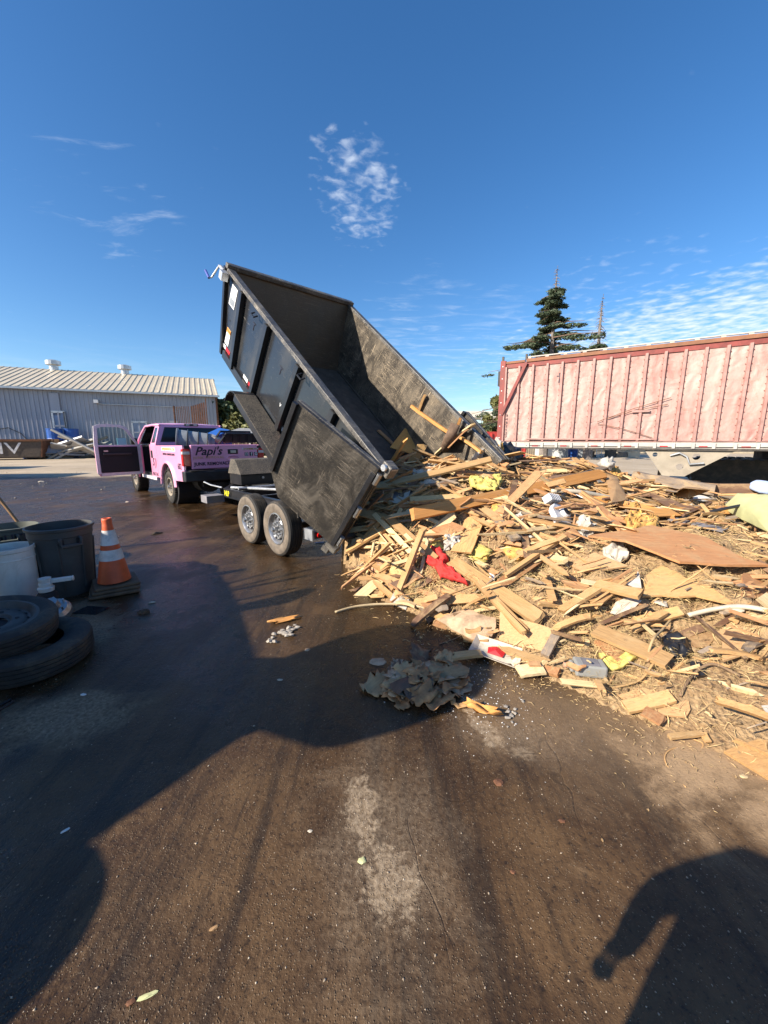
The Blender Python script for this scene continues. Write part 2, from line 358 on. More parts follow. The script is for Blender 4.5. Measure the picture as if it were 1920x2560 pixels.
# wet, dirty asphalt
def ground_mat():
    t = NT('wet_asphalt'); v = t.coord('World')
    x, y, _ = t.sep(v)
    big = t.noise(v, .33, 5, .6, .6); mid = t.noise(v, 1.3, 6, .62, .3); fine = t.noise(v, 46, 4, .72)
    agg = t.voro(v, 95); pep = t.noise(v, 150, 2, .6)
    wob = t.math('MULTIPLY', t.math('SUBTRACT', t.noise(v, .5, 5, .6), .5), 4.0)
    # the hosed-down area ends at the edge of the yard (far left) and behind the heap (right)
    yy = t.math('ADD', y, wob)
    lim = t.math('SUBTRACT', 17.0, t.math('MULTIPLY', t.ss(x, 0, 4), 6.3))
    far_dry = t.ss(t.math('SUBTRACT', yy, lim), -.7, .7)
    wet = t.ss(t.math('ADD', t.math('MULTIPLY', big, .55), t.math('MULTIPLY', mid, .45)), .40, .60)
    # damp in front of the camera is drying, standing water further out
    near = t.ss(y, 3.2, 1.2)
    wet = t.math('SUBTRACT', t.math('ADD', wet, .25), t.math('MULTIPLY', near, .35), True)
    def patch(cx, cy, sx, sy, rot, a, b, sc=2.2):
        mp = t.mapping(v, (1, 1, 0))
        sb = t.add('ShaderNodeVectorMath', operation='SUBTRACT'); t.l.new(mp, sb.inputs[0]); sb.inputs[1].default_value = (cx, cy, 0)
        m2 = t.mapping(sb.outputs[0], (1 / sx, 1 / sy, 1), (0, 0, 0)) if not rot else None
        if rot:
            vr = t.add('ShaderNodeVectorRotate', rotation_type='Z_AXIS'); t.l.new(sb.outputs[0], vr.inputs['Vector']); vr.inputs['Angle'].default_value = -rot
            m2 = t.mapping(vr.outputs[0], (1 / sx, 1 / sy, 1))
        ln = t.add('ShaderNodeVectorMath', operation='LENGTH'); t.l.new(m2, ln.inputs[0])
        val = t.math('ADD', ln.outputs[1], t.math('MULTIPLY', t.math('SUBTRACT', t.noise(v, sc * 2.4, 7, .72, .5), .5), 2.4))
        return t.ss(val, b, a)
    dry = t.math('MAXIMUM', patch(-.10, 1.43, .095, .24, .15, .5, .9, 5.5), patch(.02, 1.15, .14, .20, .3, .45, .85, 5.5))
    dry2 = t.math('MAXIMUM', patch(.57, 1.90, .085, .18, .35, .6, .85, 4.5), patch(.53, 2.10, .07, .14, -.2, .6, .85, 4.5))
    dry3 = t.math('MULTIPLY', patch(.72, 1.74, .12, .07, -.3, .3, 1.0, 2.5), .7)
    dry4 = t.math('MAXIMUM', patch(.0, 1.28, .30, .50, .1, .1, 1.4, 1.2), patch(.72, 1.86, .35, .2, -.3, .1, 1.4, 1.2))
    dryl = patch(-2.75, 3.2, .8, .42, -.8, .35, 1.0, .8)
    dryl2 = patch(-1.95, 1.98, .6, .30, .2, .35, 1.0, .8)
    d = t.math('MAXIMUM', t.math('MAXIMUM', dry, dry2), t.math('MAXIMUM', dry3, t.math('MULTIPLY', dry4, .38)))
    d = t.math('MAXIMUM', d, t.math('MULTIPLY', t.math('MAXIMUM', dryl, dryl2), .8))
    # sand washed out from the heap
    sand = t.math('MULTIPLY', patch(2.2, 2.0, 1.2, 1.0, .6, .45, 1.15, .6), .9)
    sand = t.math('MAXIMUM', sand, t.math('MULTIPLY', patch(1.25, 1.95, .9, .5, -.4, .2, 1.3, .5), .35))
    brown = t.mix(t.ss(mid, .3, .7), (.014, .0075, .0035), (.048, .0255, .0105))
    damp = t.mix(t.ss(t.noise(v, 2.4, 7, .7), .35, .7), (.060, .032, .0135), (.132, .075, .032))
    col = t.mix(wet, damp, brown)
    lane = t.ss(t.noise(t.mapping(v, (1.6, .22, 1), (0, 0, -.12)), 1.6, 5, .65, .4), .5, .72)
    col = t.mix(t.math('MULTIPLY', lane, .28), col, (.16, .10, .048))
    col = t.mix(t.math('MULTIPLY', t.ss(agg, .28, .1), t.math('MULTIPLY', t.ss(pep, .45, .62), .85)), col, (.27, .20, .13))
    col = t.mix(t.math('MULTIPLY', t.ss(fine, .52, .70), .55), col, (.13, .078, .038))
    col = t.mix(t.math('MULTIPLY', t.ss(fine, .47, .32), .75), col, (.012, .008, .005))
    tan = t.mix(t.ss(fine, .3, .7), (.14, .095, .055), (.34, .26, .175))
    d = t.math('MULTIPLY', d, t.ss(t.noise(v, 26, 5, .75), .30, .48))
    # streaks where tyres dragged the mud, running away from the camera
    drag = t.noise(t.mapping(v, (5.5, .35, 1), (0, 0, .08)), 1.2, 6, .68, .3)
    col = t.mix(t.math('MULTIPLY', t.ss(drag, .54, .38), .72), col, (.022, .014, .008))
    col = t.mix(d, col, tan)
    col = t.mix(sand, col, t.mix(mid, (.34, .22, .12), (.44, .30, .17)))
    yard = t.mix(t.ss(t.noise(v, .25, 6, .65, .4), .3, .7), (.36, .285, .195), (.50, .405, .285))
    yard = t.mix(t.math('MULTIPLY', t.ss(t.noise(t.mapping(v, (.12, 1.2, 1), (0, 0, .35)), .8, 5, .6), .5, .7), .4), yard, (.30, .22, .14))
    col = t.mix(far_dry, col, yard)
    # cracks
    warp = t.add('ShaderNodeVectorMath', operation='ADD'); t.l.new(v, warp.inputs[0]); 
    nz = t.noise(v, 1.1, 3, .55, 0, True); wsc = t.add('ShaderNodeVectorMath', operation='SCALE'); t.l.new(nz, wsc.inputs[0]); wsc.inputs['Scale'].default_value = .35; t.l.new(wsc.outputs[0], warp.inputs[1])
    cr = t.voro(t.mapping(warp.outputs[0], (.8, .16, 1), (0, 0, .22)), 1.0, 'DISTANCE_TO_EDGE')
    crack = t.math('MULTIPLY', t.ss(cr, .0024, .0004), t.ss(t.noise(v, .7, 2), .46, .56))
    col = t.mix(t.math('MULTIPLY', crack, .22), col, (.012, .009, .007))
    rr = t.math('SUBTRACT', t.ss(wet, 0, 1, .50, .13), t.math('MULTIPLY', t.ss(fine, .4, .7), -.10))
    rr = t.math('ADD', rr, t.math('MULTIPLY', t.math('MAXIMUM', t.math('MAXIMUM', d, sand), far_dry), .55), True)
    h = t.math('ADD', t.math('MULTIPLY', fine, .7), t.math('MULTIPLY', t.ss(agg, .3, .05), .5))
    h = t.math('SUBTRACT', t.math('ADD', h, t.math('MULTIPLY', t.noise(v, 9, 4), 1.2)), t.math('MULTIPLY', crack, .25))
    t.bump(h, .8, .009)
    return t.done(col, rr, 0, .36)
ground_mat()

def dirt_mat():
    t = NT('heap_dirt'); v = t.coord('World')
    n = t.noise(v, 1.4, 6, .65, .4); f = t.noise(v, 26, 5, .75); g = t.voro(v, 38)
    col = t.mix(t.ss(n, .3, .7), (.29, .18, .088), (.46, .31, .16))
    col = t.mix(t.math('MULTIPLY', t.ss(f, .5, .72), .5), col, (.58, .43, .25))
    col = t.mix(t.math('MULTIPLY', t.ss(f, .48, .30), .8), col, (.09, .05, .025))  # low spots of the bump painted darker, crevice shade put into the colour
    t.bump(t.math('ADD', f, t.math('MULTIPLY', g, .6)), .9, .03)
    return t.done(col, .95)
dirt_mat()
simple('straw', (.62, .46, .21), .9, 0, .4, 3, kind='World')
simple('splinter', (.66, .46, .22), .85, 0, .4, 4, kind='World')
simple('twig', (.22, .14, .08), .9, 0, .4, 4, kind='World')
simple('scrap_leaf', (.42, .21, .085), .85, 0, .45, 9, .3)
simple('scrap_grey', (.46, .31, .19), .75, 0, .35, 9, .3)
simple('pebble', (.34, .27, .20), .85, 0, .5, 2.5, kind='World')
# ------------------------------------------------------------------ mesh helpers
class MB:
    def __init__(s): s.v = []; s.f = []; s.mi = []; s.k = 0
    def add(s, verts, faces, xf=None):
        o = len(s.v)
        for p in verts:
            p = Vector(p)
            s.v.append(tuple(xf @ p) if xf is not None else tuple(p))
        for f in faces: s.f.append(tuple(o + i for i in f)); s.mi.append(s.k)
        return s
    def box(s, c, d, rot=None, taper=None):
        x, y, z = d[0] / 2, d[1] / 2, d[2] / 2
        tx, ty = taper or (1, 1)
        vs_ = [(-x, -y, -z), (x, -y, -z), (x, y, -z), (-x, y, -z), (-x * tx, -y * ty, z), (x * tx, -y * ty, z), (x * tx, y * ty, z), (-x * tx, y * ty, z)]
        m = Matrix.Translation(c) @ (Euler(rot).to_matrix().to_4x4() if rot else Matrix())
        return s.add(vs_, [(3, 2, 1, 0), (4, 5, 6, 7), (0, 1, 5, 4), (1, 2, 6, 5), (2, 3, 7, 6), (3, 0, 4, 7)], m)
    def mm(s, a, b):   # box from min to max
        return s.box([(p + q) / 2 for p, q in zip(a, b)], [abs(q - p) for p, q in zip(a, b)])
    def cyl(s, p0, p1, r0, r1=None, n=12, caps=True):
        r1 = r0 if r1 is None else r1
        p0, p1 = Vector(p0), Vector(p1); ax = (p1 - p0)
        q = ax.to_track_quat('Z', 'Y')
        vs_ = []
        for p, r in ((p0, r0), (p1, r1)):
            for i in range(n):
                a = 2 * math.pi * i / n
                vs_.append(p + q @ Vector((r * math.cos(a), r * math.sin(a), 0)))
        fs = [(i, (i + 1) % n, n + (i + 1) % n, n + i) for i in range(n)]
        if caps: fs += [tuple(range(n - 1, -1, -1)), tuple(range(n, 2 * n))]
        return s.add(vs_, fs)
    def tube(s, path, r, n=6, caps=True, flat=None):
        path = [Vector(p) for p in path]; m = len(path); vs_ = []
        up = Vector((0, 0, 1))
        for i, p in enumerate(path):
            t = (path[min(i + 1, m - 1)] - path[max(i - 1, 0)]).normalized()
            a = t.cross(up)
            if a.length < 1e-3: a = t.cross(Vector((0, 1, 0)))
            a.normalize(); b = a.cross(t)
            rr = r[i] if isinstance(r, (list, tuple)) else r
            for k in range(n):
                an = 2 * math.pi * (k + .5) / n
                vs_.append(p + a * rr * math.cos(an) + b * rr * math.sin(an) * (flat or 1))
        fs = [(i * n + k, i * n + (k + 1) % n, (i + 1) * n + (k + 1) % n, (i + 1) * n + k) for i in range(m - 1) for k in range(n)]
        if caps: fs += [tuple(range(n - 1, -1, -1)), tuple(range((m - 1) * n, m * n))]
        return s.add(vs_, fs)
    def lathe(s, prof, n=24, xf=None, close=False):
        """prof: (r, z) list, spun about local Z"""
        vs_ = [(r * math.cos(2 * math.pi * k / n), r * math.sin(2 * math.pi * k / n), z) for r, z in prof for k in range(n)]
        m = len(prof); fs = []
        for i in range(m if close else m - 1):
            j = (i + 1) % m
            fs += [(i * n + k, i * n + (k + 1) % n, j * n + (k + 1) % n, j * n + k) for k in range(n)]
        if not close:
            if prof[0][0] > 1e-6: pass
        return s.add(vs_, fs, xf)
    def prism(s, poly, t0, t1, axis='x'):
        """poly in the plane across `axis`, extruded from t0 to t1.  x:(y,z) y:(x,z) z:(x,y)"""
        f = {'x': lambda p, t: (t, p[0], p[1]), 'y': lambda p, t: (p[0], t, p[1]), 'z': lambda p, t: (p[0], p[1], t)}[axis]
        n = len(poly)
        vs_ = [f(p, t0) for p in poly] + [f(p, t1) for p in poly]
        fs = [tuple(range(n)), tuple(range(2 * n - 1, n - 1, -1))] + [(i, n + i, n + (i + 1) % n, (i + 1) % n) for i in range(n)]
        return s.add(vs_, fs)
    def mesh(s, name, mats, smooth=False, recalc=True):
        me = bpy.data.meshes.new(name); me.from_pydata(s.v, [], s.f)
        for m in (mats if isinstance(mats, (list, tuple)) else [mats]): me.materials.append(MATS[m] if isinstance(m, str) else m)
        if any(s.mi): me.polygons.foreach_set('material_index', s.mi)
        if recalc:
            bm = bmesh.new(); bm.from_mesh(me); bmesh.ops.recalc_face_normals(bm, faces=bm.faces); bm.to_mesh(me); bm.free()
        if smooth: me.polygons.foreach_set('use_smooth', [True] * len(me.polygons))
        me.update(); return me
    def build(s, name, mats, parent=None, smooth=False, bevel=0, label=None, loc=None, rot=None, auto=None, recalc=True):
        o = bpy.data.objects.new(name, s.mesh(name, mats, smooth, recalc)); COL.objects.link(o)
        if parent is not None: o.parent = parent
        if loc is not None: o.location = loc
        if rot is not None: o.rotation_euler = rot
        if bevel:
            b = o.modifiers.new('bevel', 'BEVEL'); b.width = bevel; b.segments = 2; b.limit_method = 'ANGLE'
        if auto:
            o.data.set_sharp_from_angle(angle=R(auto)) if smooth else None
        if label: o['label'] = label
        return o

def tag(o, label=None, cat=None, group=None, kind=None):
    if label: o['label'] = label
    if cat: o['category'] = cat
    if group: o['group'] = group
    if kind: o['kind'] = kind
    return o
def thing(name, label, cat, loc=(0, 0, 0), rotz=0, group=None):
    o = bpy.data.objects.new(name, None); COL.objects.link(o); o.empty_display_size = .1
    o.location = loc; o.rotation_euler = (0, 0, rotz)
    return tag(o, label, cat, group)
def copy_tree(o, parent=None):
    c = o.copy(); COL.objects.link(c); c.parent = parent
    for ch in list(o.children): copy_tree(ch, c)
    return c
def text_part(name, s, mat, parent, loc, rot, size, shear=0., space=1., bold=.0, sx=1., depth=.002, label=None):
    cu = bpy.data.curves.new(name, 'FONT'); cu.body = s; cu.size = size; cu.shear = shear; cu.space_character = space
    cu.extrude = depth; cu.offset = bold; cu.align_x = 'CENTER'; cu.align_y = 'CENTER'; cu.resolution_u = 3
    tmp = bpy.data.objects.new('tmp', cu); COL.objects.link(tmp)
    dg = bpy.context.evaluated_depsgraph_get()
    me = bpy.data.meshes.new_from_object(tmp.evaluated_get(dg)); bpy.data.objects.remove(tmp)
    me.materials.clear(); me.materials.append(MATS[mat])
    o = bpy.data.objects.new(name, me); COL.objects.link(o); o.parent = parent
    o.location = loc; o.rotation_euler = rot; o.scale = (sx, 1, 1)
    if label: o['label'] = label
    return o
def fnoise(x, y, z=0, s=1.0):
    from mathutils import noise
    return noise.noise(Vector((x * s, y * s, z * s)))

# ------------------------------------------------------------------ ground
m = MB()
xs = [-400, -120, -40, -12, -4, 0, 4, 12, 40, 120, 400]; ys = [-60, -20, -6, 0, 3, 6, 12, 25, 60, 150, 600]
m.add([(x, y, 0) for y in ys for x in xs], [(j * 11 + i, j * 11 + i + 1, (j + 1) * 11 + i + 1, (j + 1) * 11 + i) for j in range(10) for i in range(10)])
tag(m.build('ground', 'wet_asphalt', recalc=False), kind='structure')

# ------------------------------------------------------------------ warehouse (far left)
WA, WB = aty(110, 1136, 36.5), aty(549, 1100, 43.0)
WA.z = WB.z = 0
wd = (WB - WA).normalized(); wrot = math.atan2(wd.y, wd.x)
wh = thing('warehouse', 'long grey corrugated metal warehouse with cream ribbed roof', 'warehouse', WB, wrot)
WL, EAVE, RIDGE, DEP = 46.0, 6.35, 9.2, 19.0      # local: x from -WL to 0 along the front, y back
def corr_sheet(p0, ux, uy, L, W, pitch, h, nrm):
    """corrugated sheet: ribs run along uy"""
    mb = MB(); prof = []
    n = int(L / pitch)
    for i in range(n):
        b = i * pitch
        prof += [(b, 0), (b + pitch * .62, 0), (b + pitch * .70, h), (b + pitch * .92, h)]
    prof.append((n * pitch, 0))
    vs_ = []
    for a, q in prof:
        for t in (0, W): vs_.append(Vector(p0) + Vector(ux) * a + Vector(uy) * t + Vector(nrm) * q)
    mb.add(vs_, [(2 * i, 2 * i + 2, 2 * i + 3, 2 * i + 1) for i in range(len(prof) - 1)])
    return mb
corr_sheet((-WL, 0, 0), (1, 0, 0), (0, 0, 1), WL, EAVE, .34, .06, (0, -1, 0)).build('wall', 'corrugated_wall', wh, recalc=False)
g = MB(); g.prism([(0, 0), (DEP, 0), (DEP, EAVE), (DEP / 2, RIDGE), (0, EAVE)], -.1, -.02, 'x'); g.build('end_wall', 'corrugated_wall', wh)
g = MB(); g.mm((-WL, DEP - .05, 0), (0, DEP, EAVE)); g.build('back_wall', 'corrugated_wall', wh)
sl = Vector((0, DEP / 2 + .4, RIDGE - EAVE + .15)); sln = sl.normalized()
rf = corr_sheet((-WL, -.4, EAVE - .05), (1, 0, 0), sln, WL + .3, sl.length, .55, .055, (0, -sln.z, sln.y)).build('roof', 'corrugated_roof', wh, recalc=False)
g = MB(); g.add([(-WL, DEP + .4, EAVE - .1), (.3, DEP + .4, EAVE - .1), (.3, DEP / 2, RIDGE), (-WL, DEP / 2, RIDGE)], [(0, 1, 2, 3)]); g.build('roof_back', 'corrugated_roof', wh)
g = MB(); g.mm((-WL, -.52, EAVE - .22), (.3, -.36, EAVE - .04)); g.build('gutter', 'galvanized', wh)
g = MB(); g.mm((-.12, -.12, 0), (.06, .0, EAVE - .22)); g.build('downspout', 'rust', wh, label='rusty brown downspout on the warehouse corner')
g = MB(); g.box((-WL / 2, DEP / 2, RIDGE + .04), (WL + .5, .5, .1)); g.build('ridge_cap', 'galvanized', rf)
def wx(px):      # photo column -> local x on the front wall
    r = ray(px, 1060); o = WB
    # solve r.xy * t = WB + wd * s
    det = r.x * (-wd.y) + wd.x * r.y
    t = (o.x * (-wd.y) + wd.x * o.y) / det
    p = Vector((r.x * t, r.y * t, 0)) - o
    return p.dot(wd)
for px in (74, 290):
    xx = wx(px) * 1.0
    v_ = MB(); v_.cyl((xx, DEP / 2, RIDGE - .2), (xx, DEP / 2, RIDGE + .55), .42, n=16); o = v_.build('roof_vent', 'galvanized', wh)
    v_ = MB(); v_.lathe([(.4, 0), (.7, .10), (.7, .5), (.3, .62), (0, .64)], 16, Matrix.Translation((xx, DEP / 2, RIDGE + .5))); v_.build('vent_cap', 'galvanized', o, smooth=False)
for px0, px1, z0, z1, mt in ((135, 158, 3.9, 5.9, 'corrugated_wall'), (136, 165, .2, 4.2, 'door_blue'), (331, 366, .0, 3.4, 'door_blue'), (424, 446, .0, 3.6, 'corrugated_wall')):
    a, b = wx(px0), wx(px1)
    g = MB(); g.mm((a, -.16, z0), (b, -.02, z1)); d_ = g.build('door', mt, wh)
    if mt == 'door_blue':
        g = MB(); g.mm((a - .08, -.2, z0), (a + .06, -.14, z1)); g.mm((b - .06, -.2, z0), (b + .08, -.14, z1)); g.mm((a - .08, -.2, z1 - .1), (b + .08, -.14, z1 + .1)); g.build('door_frame', 'galvanized', d_)
        g = MB(); g.mm(((a + b) / 2 - .05, -.2, z0), ((a + b) / 2 + .05, -.15, z1)); g.mm((a, -.2, z1 * .68), (b, -.15, z1 * .68 + .12)); g.build('door_rail', 'corrugated_wall', d_)
g = MB(); g.tube([(wx(250), -.15, 5.2), (wx(260), -.15, 5.05), (wx(460), -.15, 5.0), (wx(464), -.15, 4.6)], .05); g.build('conduit', 'galvanized', wh)
g = MB(); g.box((wx(250), -.35, 5.25), (.35, .5, .3)); g.build('wall_lamp', 'white_paint', wh)
g = MB(); g.tube([(wx(-60), -.1, 2.3), (wx(20), -.1, 2.7), (wx(50), -.1, 2.2), (wx(75), -.1, 1.0), (wx(105), -.1, .3)], .03); g.build('hose', 'black_plastic', wh)

# things by the warehouse wall
def at_wall(px, off, z=0): 
    return WB + wd * wx(px) + Vector((wd.y, -wd.x, 0)) * off + Vector((0, 0, z))
def wall_thing(name, label, cat, px, off, grp=None): return thing(name, label, cat, at_wall(px, off), wrot, grp)
t = wall_thing('dumpster', 'low weathered steel dumpster marked with white scrawl at far left', 'dumpster', 35, 4.0)
g = MB(); g.prism([(-3.0, .15), (3.0, .15), (3.2, 1.6), (-3.2, 1.6)], -1.0, -.92, 'y'); g.prism([(-3.0, .15), (3.0, .15), (3.2, 1.6), (-3.2, 1.6)], .92, 1.0, 'y')
g.mm((-3.05, -1, .15), (3.05, 1, .25)); g.build('bin', 'floor_brown', t)
g = MB(); g.mm((-3.3, -1.1, 1.5), (3.3, -.98, 1.68)); g.mm((-3.3, .98, 1.5), (3.3, 1.1, 1.68)); g.build('rim', 'rust', t)
for sx in (-1, 1):
    g = MB(); g.box((sx * 3.12, 0, .9), (.12, 2.0, 1.4), (0, sx * .13, 0)); g.build('end_plate', 'rust', t)
text_part('lettering', 'SSNV', 'cone_white', t, (-.2, -1.03, .9), (R(90), 0, 0), 1.3, sx=1.4)
def drum(px, off, h, r, mat, label, grp=None, nm='drum'):
    t = wall_thing(nm, label, 'drum', px, off, grp)
    g = MB(); g.lathe([(0, 0), (r, 0), (r, h * .32), (r * 1.04, h * .34), (r, h * .36), (r, h * .64), (r * 1.04, h * .66), (r, h * .68), (r, h), (r * .9, h), (r * .9, h - .05), (0, h - .05)], 18); g.build('shell', mat, t)
    g = MB(); g.lathe([(r * 1.0, h - .04), (r * 1.06, h - .02), (r * 1.06, h + .03), (r * .96, h + .03)], 18); g.build('rim', mat, t)
drum(103, 2.2, 1.5, .95, 'blue_plastic', 'wide blue drum by the warehouse wall beside the dumpster')
drum(151, 2.0, 2.6, .58, 'blue_plastic', 'tall blue drum behind the scrap metal heap')
drum(188, 1.6, 2.6, .55, 'blue_plastic', 'second blue drum half hidden behind the scrap metal heap')
t = wall_thing('wooden_crate', 'brown wooden crate between blue drum and scrap metal', 'crate', 134, 2.4)
for k in range(5):
    g = MB(); g.mm((-.95 + k * .4, -.62, 0), (-.6 + k * .4, -.55, 1.7)); g.build('slat', 'wood_red', t)
g = MB(); g.mm((-1, -.54, 0), (1.05, .6, 1.6)); g.build('box', 'wood_dark', t)
# scrap metal heap: each sheet a thing
for k in range(26):
    px = random.uniform(150, 262); off = random.uniform(2.3, 4.2)
    L_, W_ = random.uniform(1.4, 4.2), random.uniform(.25, 1.1)
    p = at_wall(px, off, .2 + (1 - abs(px - 215) / 65) * random.uniform(.3, 1.8))
    g = MB(); g.box((0, 0, 0), (L_, W_, .06)); g.box((0, -W_ / 2, .05), (L_, .05, .16))
    mt = random.choice(['corrugated_wall', 'galvanized', 'trailer_white', 'concrete', 'cream_steel'])
    o = g.build('scrap_sheet', mt)
    o.location = p; o.rotation_euler = (random.uniform(-.9, .9), random.uniform(-.55, .55), random.uniform(-.6, .6) + wrot)
    tag(o, ('long ' if L_ > 3 else 'short ' if L_ < 2 else '') + ('narrow ' if W_ < .5 else 'wide ' if W_ > .85 else '') + {'corrugated_wall': 'blue grey', 'galvanized': 'silver', 'trailer_white': 'white', 'concrete': 'grey', 'cream_steel': 'cream'}[mt] + ' sheet in the ' + ('left' if px < 190 else 'right' if px > 225 else 'middle') + ' of the scrap metal by the warehouse', 'scrap metal', 'scrap sheets heaped by the warehouse')
o = MB().tube([at_wall(165, 4.4, 2.5), at_wall(262, 4.6, .5)], .11).build('pipe', 'trailer_white'); tag(o, 'long white pipe lying across the scrap metal heap', 'pipe')
o = MB().tube([at_wall(172, 1.0, .0), at_wall(168, .6, 4.2)], .06).build('pole', 'black_paint'); tag(o, 'thin dark pole leaning on the warehouse wall', 'pole')

# rusty stake rack standing beyond the pickup's cab
p = gnd(478, 1150); p = aty(478, 1052, 24.0)
t = thing('stake_rack', 'rusty barred stake rack standing behind the pink cab', 'rack', (p.x, p.y, 0), R(20))
zt = aty(478, 1016, 24).z; z0 = aty(478, 1056, 24).z
for k in range(9):
    g = MB(); g.mm((-.85 + k * .095, -.02, z0 - .5), (-.82 + k * .095, .02, zt)); g.build('bar', 'rust', t)
for k in range(7):
    g = MB(); g.mm((.04 + k * .115, -.02, z0 - .5), (.125 + k * .115, .02, zt + .02 + k * .04)); g.build('slat', 'rust', t)
g = MB(); g.mm((-.95, -.5, z0 - .62), (.95, .5, z0 - .5)); g.build('deck', 'rust', t)
g = MB(); g.mm((.86, -.04, 0), (.92, .04, zt + .5)); g.mm((-.92, -.04, 0), (-.86, .04, zt)); g.build('post', 'rust', t)

# ------------------------------------------------------------------ far background: fence, sheds, overpass
def bgbox(name, label, cat, px0, px1, y, ytop, ybot_z=0, mat='tan_wall', dep=3.0):
    a, b = aty(px0, 1080, y), aty(px1, 1080, y); zt = aty((px0 + px1) / 2, ytop, y).z
    t = thing(name, label, cat, ((a.x + b.x) / 2, y, ybot_z))
    return t, b.x - a.x, zt - ybot_z
t, w_, h_ = bgbox('shed', 'low grey roofed shed behind the brown fence', 'shed', 560, 760, 34, 1068, 0)
g = MB(); g.mm((-w_ / 2, 0, 0), (w_ / 2, 4, h_ - .5)); g.build('wall', 'tan_wall', t)
g = MB(); g.prism([(-.5, h_ - .75), (4.4, h_ - .1), (4.4, h_ + .05), (-.5, h_ - .6)], -w_ / 2 - .3, w_ / 2 + .3, 'x'); g.build('roof', 'roof_grey', t)
t, w_, h_ = bgbox('board_fence', 'dark brown board fence behind the pink pickup bed', 'fence', 565, 800, 26, 1089)
n_ = 24
for k in range(n_):
    g = MB() if k == 0 else None
    if k == 0:
        g.mm((0, -.02, 0), (w_ / n_ - .03, .02, h_)); o = g.build('board', 'fence_brown', t); fm = o.data
    else:
        o = bpy.data.objects.new('board', fm); COL.objects.link(o); o.parent = t
    o.location = (-w_ / 2 + k * w_ / n_, random.uniform(-.01, .01), random.uniform(-.03, .03))
for k in range(5):
    g = MB(); g.mm((-w_ / 2 + k * w_ / 4 - .05, -.1, 0), (-w_ / 2 + k * w_ / 4 + .05, -.03, h_ + .08)); g.build('post', 'concrete', t)
t, w_, h_ = bgbox('low_wall', 'low tan block wall beside the pickup tail lamp', 'wall', 655, 860, 18.5, 1140)
for k in range(10):
    for j in range(3):
        g = MB(); g.mm((-w_ / 2 + k * w_ / 10 + .01, 0, j * h_ / 3 + .005), (-w_ / 2 + (k + 1) * w_ / 10 - .01, .3, (j + 1) * h_ / 3 - .005)); g.build('block', 'tan_wall', t)
# overpass
oy = 150
t = thing('overpass', 'pale concrete highway overpass on the horizon', 'overpass', (0, oy, 0))
z1, z0 = aty(1200, 1028, oy).z, aty(1200, 1043, oy).z
g = MB(); g.mm((-60, 0, z0 - .4), (110, 12, z0 + .1)); g.build('deck', 'concrete', t)
g = MB(); g.mm((-60, -.2, z0), (110, .2, z1)); g.build('parapet', 'concrete_light', t)
for k in range(6):
    g = MB(); g.mm((-50 + k * 30, 4, 0), (-47 + k * 30, 8, z0 - .4)); g.build('pier', 'concrete_light', t)
g = MB(); g.mm((-60, 13, 0), (110, 40, z0 * .45)); g.build('embankment', 'concrete_light', t)
q = aty(1203, 1060, 80); zt = aty(1203, 1023, 80).z
t = thing('street_lamp', 'thin curved arm street lamp in front of the overpass', 'street lamp', (q.x, 80, 0))
g = MB(); g.tube([(0, 0, 0), (0, 0, zt - .6), (.15, 0, zt - .2), (.6, 0, zt)], .09); g.tube([(.6, 0, zt), (1.3, 0, zt + .02)], .07); g.build('pole', 'galvanized', t)
g = MB(); g.box((1.5, 0, zt), (.6, .25, .14)); g.build('lamp_head', 'galvanized', t)
q = aty(1245, 1100, 30); 
t = thing('red_skip', 'red steel waste skip behind the dump bed', 'skip', (q.x, 30, 0), R(8))
h_ = aty(1245, 1080, 30).z
g = MB(); g.prism([(-1.6, .1), (1.6, .1), (2.0, h_), (-2.0, h_)], -1.2, 1.2, 'y'); g.build('body', 'red_container', t)
for k in range(7):
    g = MB(); g.box((-1.6 + k * .53, -1.24, h_ * .5), (.1, .1, h_ * .9)); g.build('rib', 'red_container', t)
# utility pole and wires
q = aty(606, 1060, 60); zt = aty(604, 988, 60).z
t = thing('utility_pole', 'brown wooden utility pole with crossarm above the trees', 'utility pole', (q.x, 60, 0))
g = MB(); g.cyl((0, 0, 0), (0, 0, zt), .2, .14, 10); g.build('pole', 'bark', t)
g = MB(); g.box((0, 0, zt - .5), (2.2, .14, .14), (0, 0, .6)); g.build('crossarm', 'bark', t)
for k, (dz, x1) in enumerate(((-.4, -30), (-1.4, -30), (-.45, 30))):
    pts = [(x1 * i / 8, 0, zt + dz - 1.2 * (1 - (2 * i / 8 - 1) ** 2) * .6) for i in range(9)]
    g = MB(); g.tube(pts, .03, 4); g.build('wire', 'black_plastic', t)

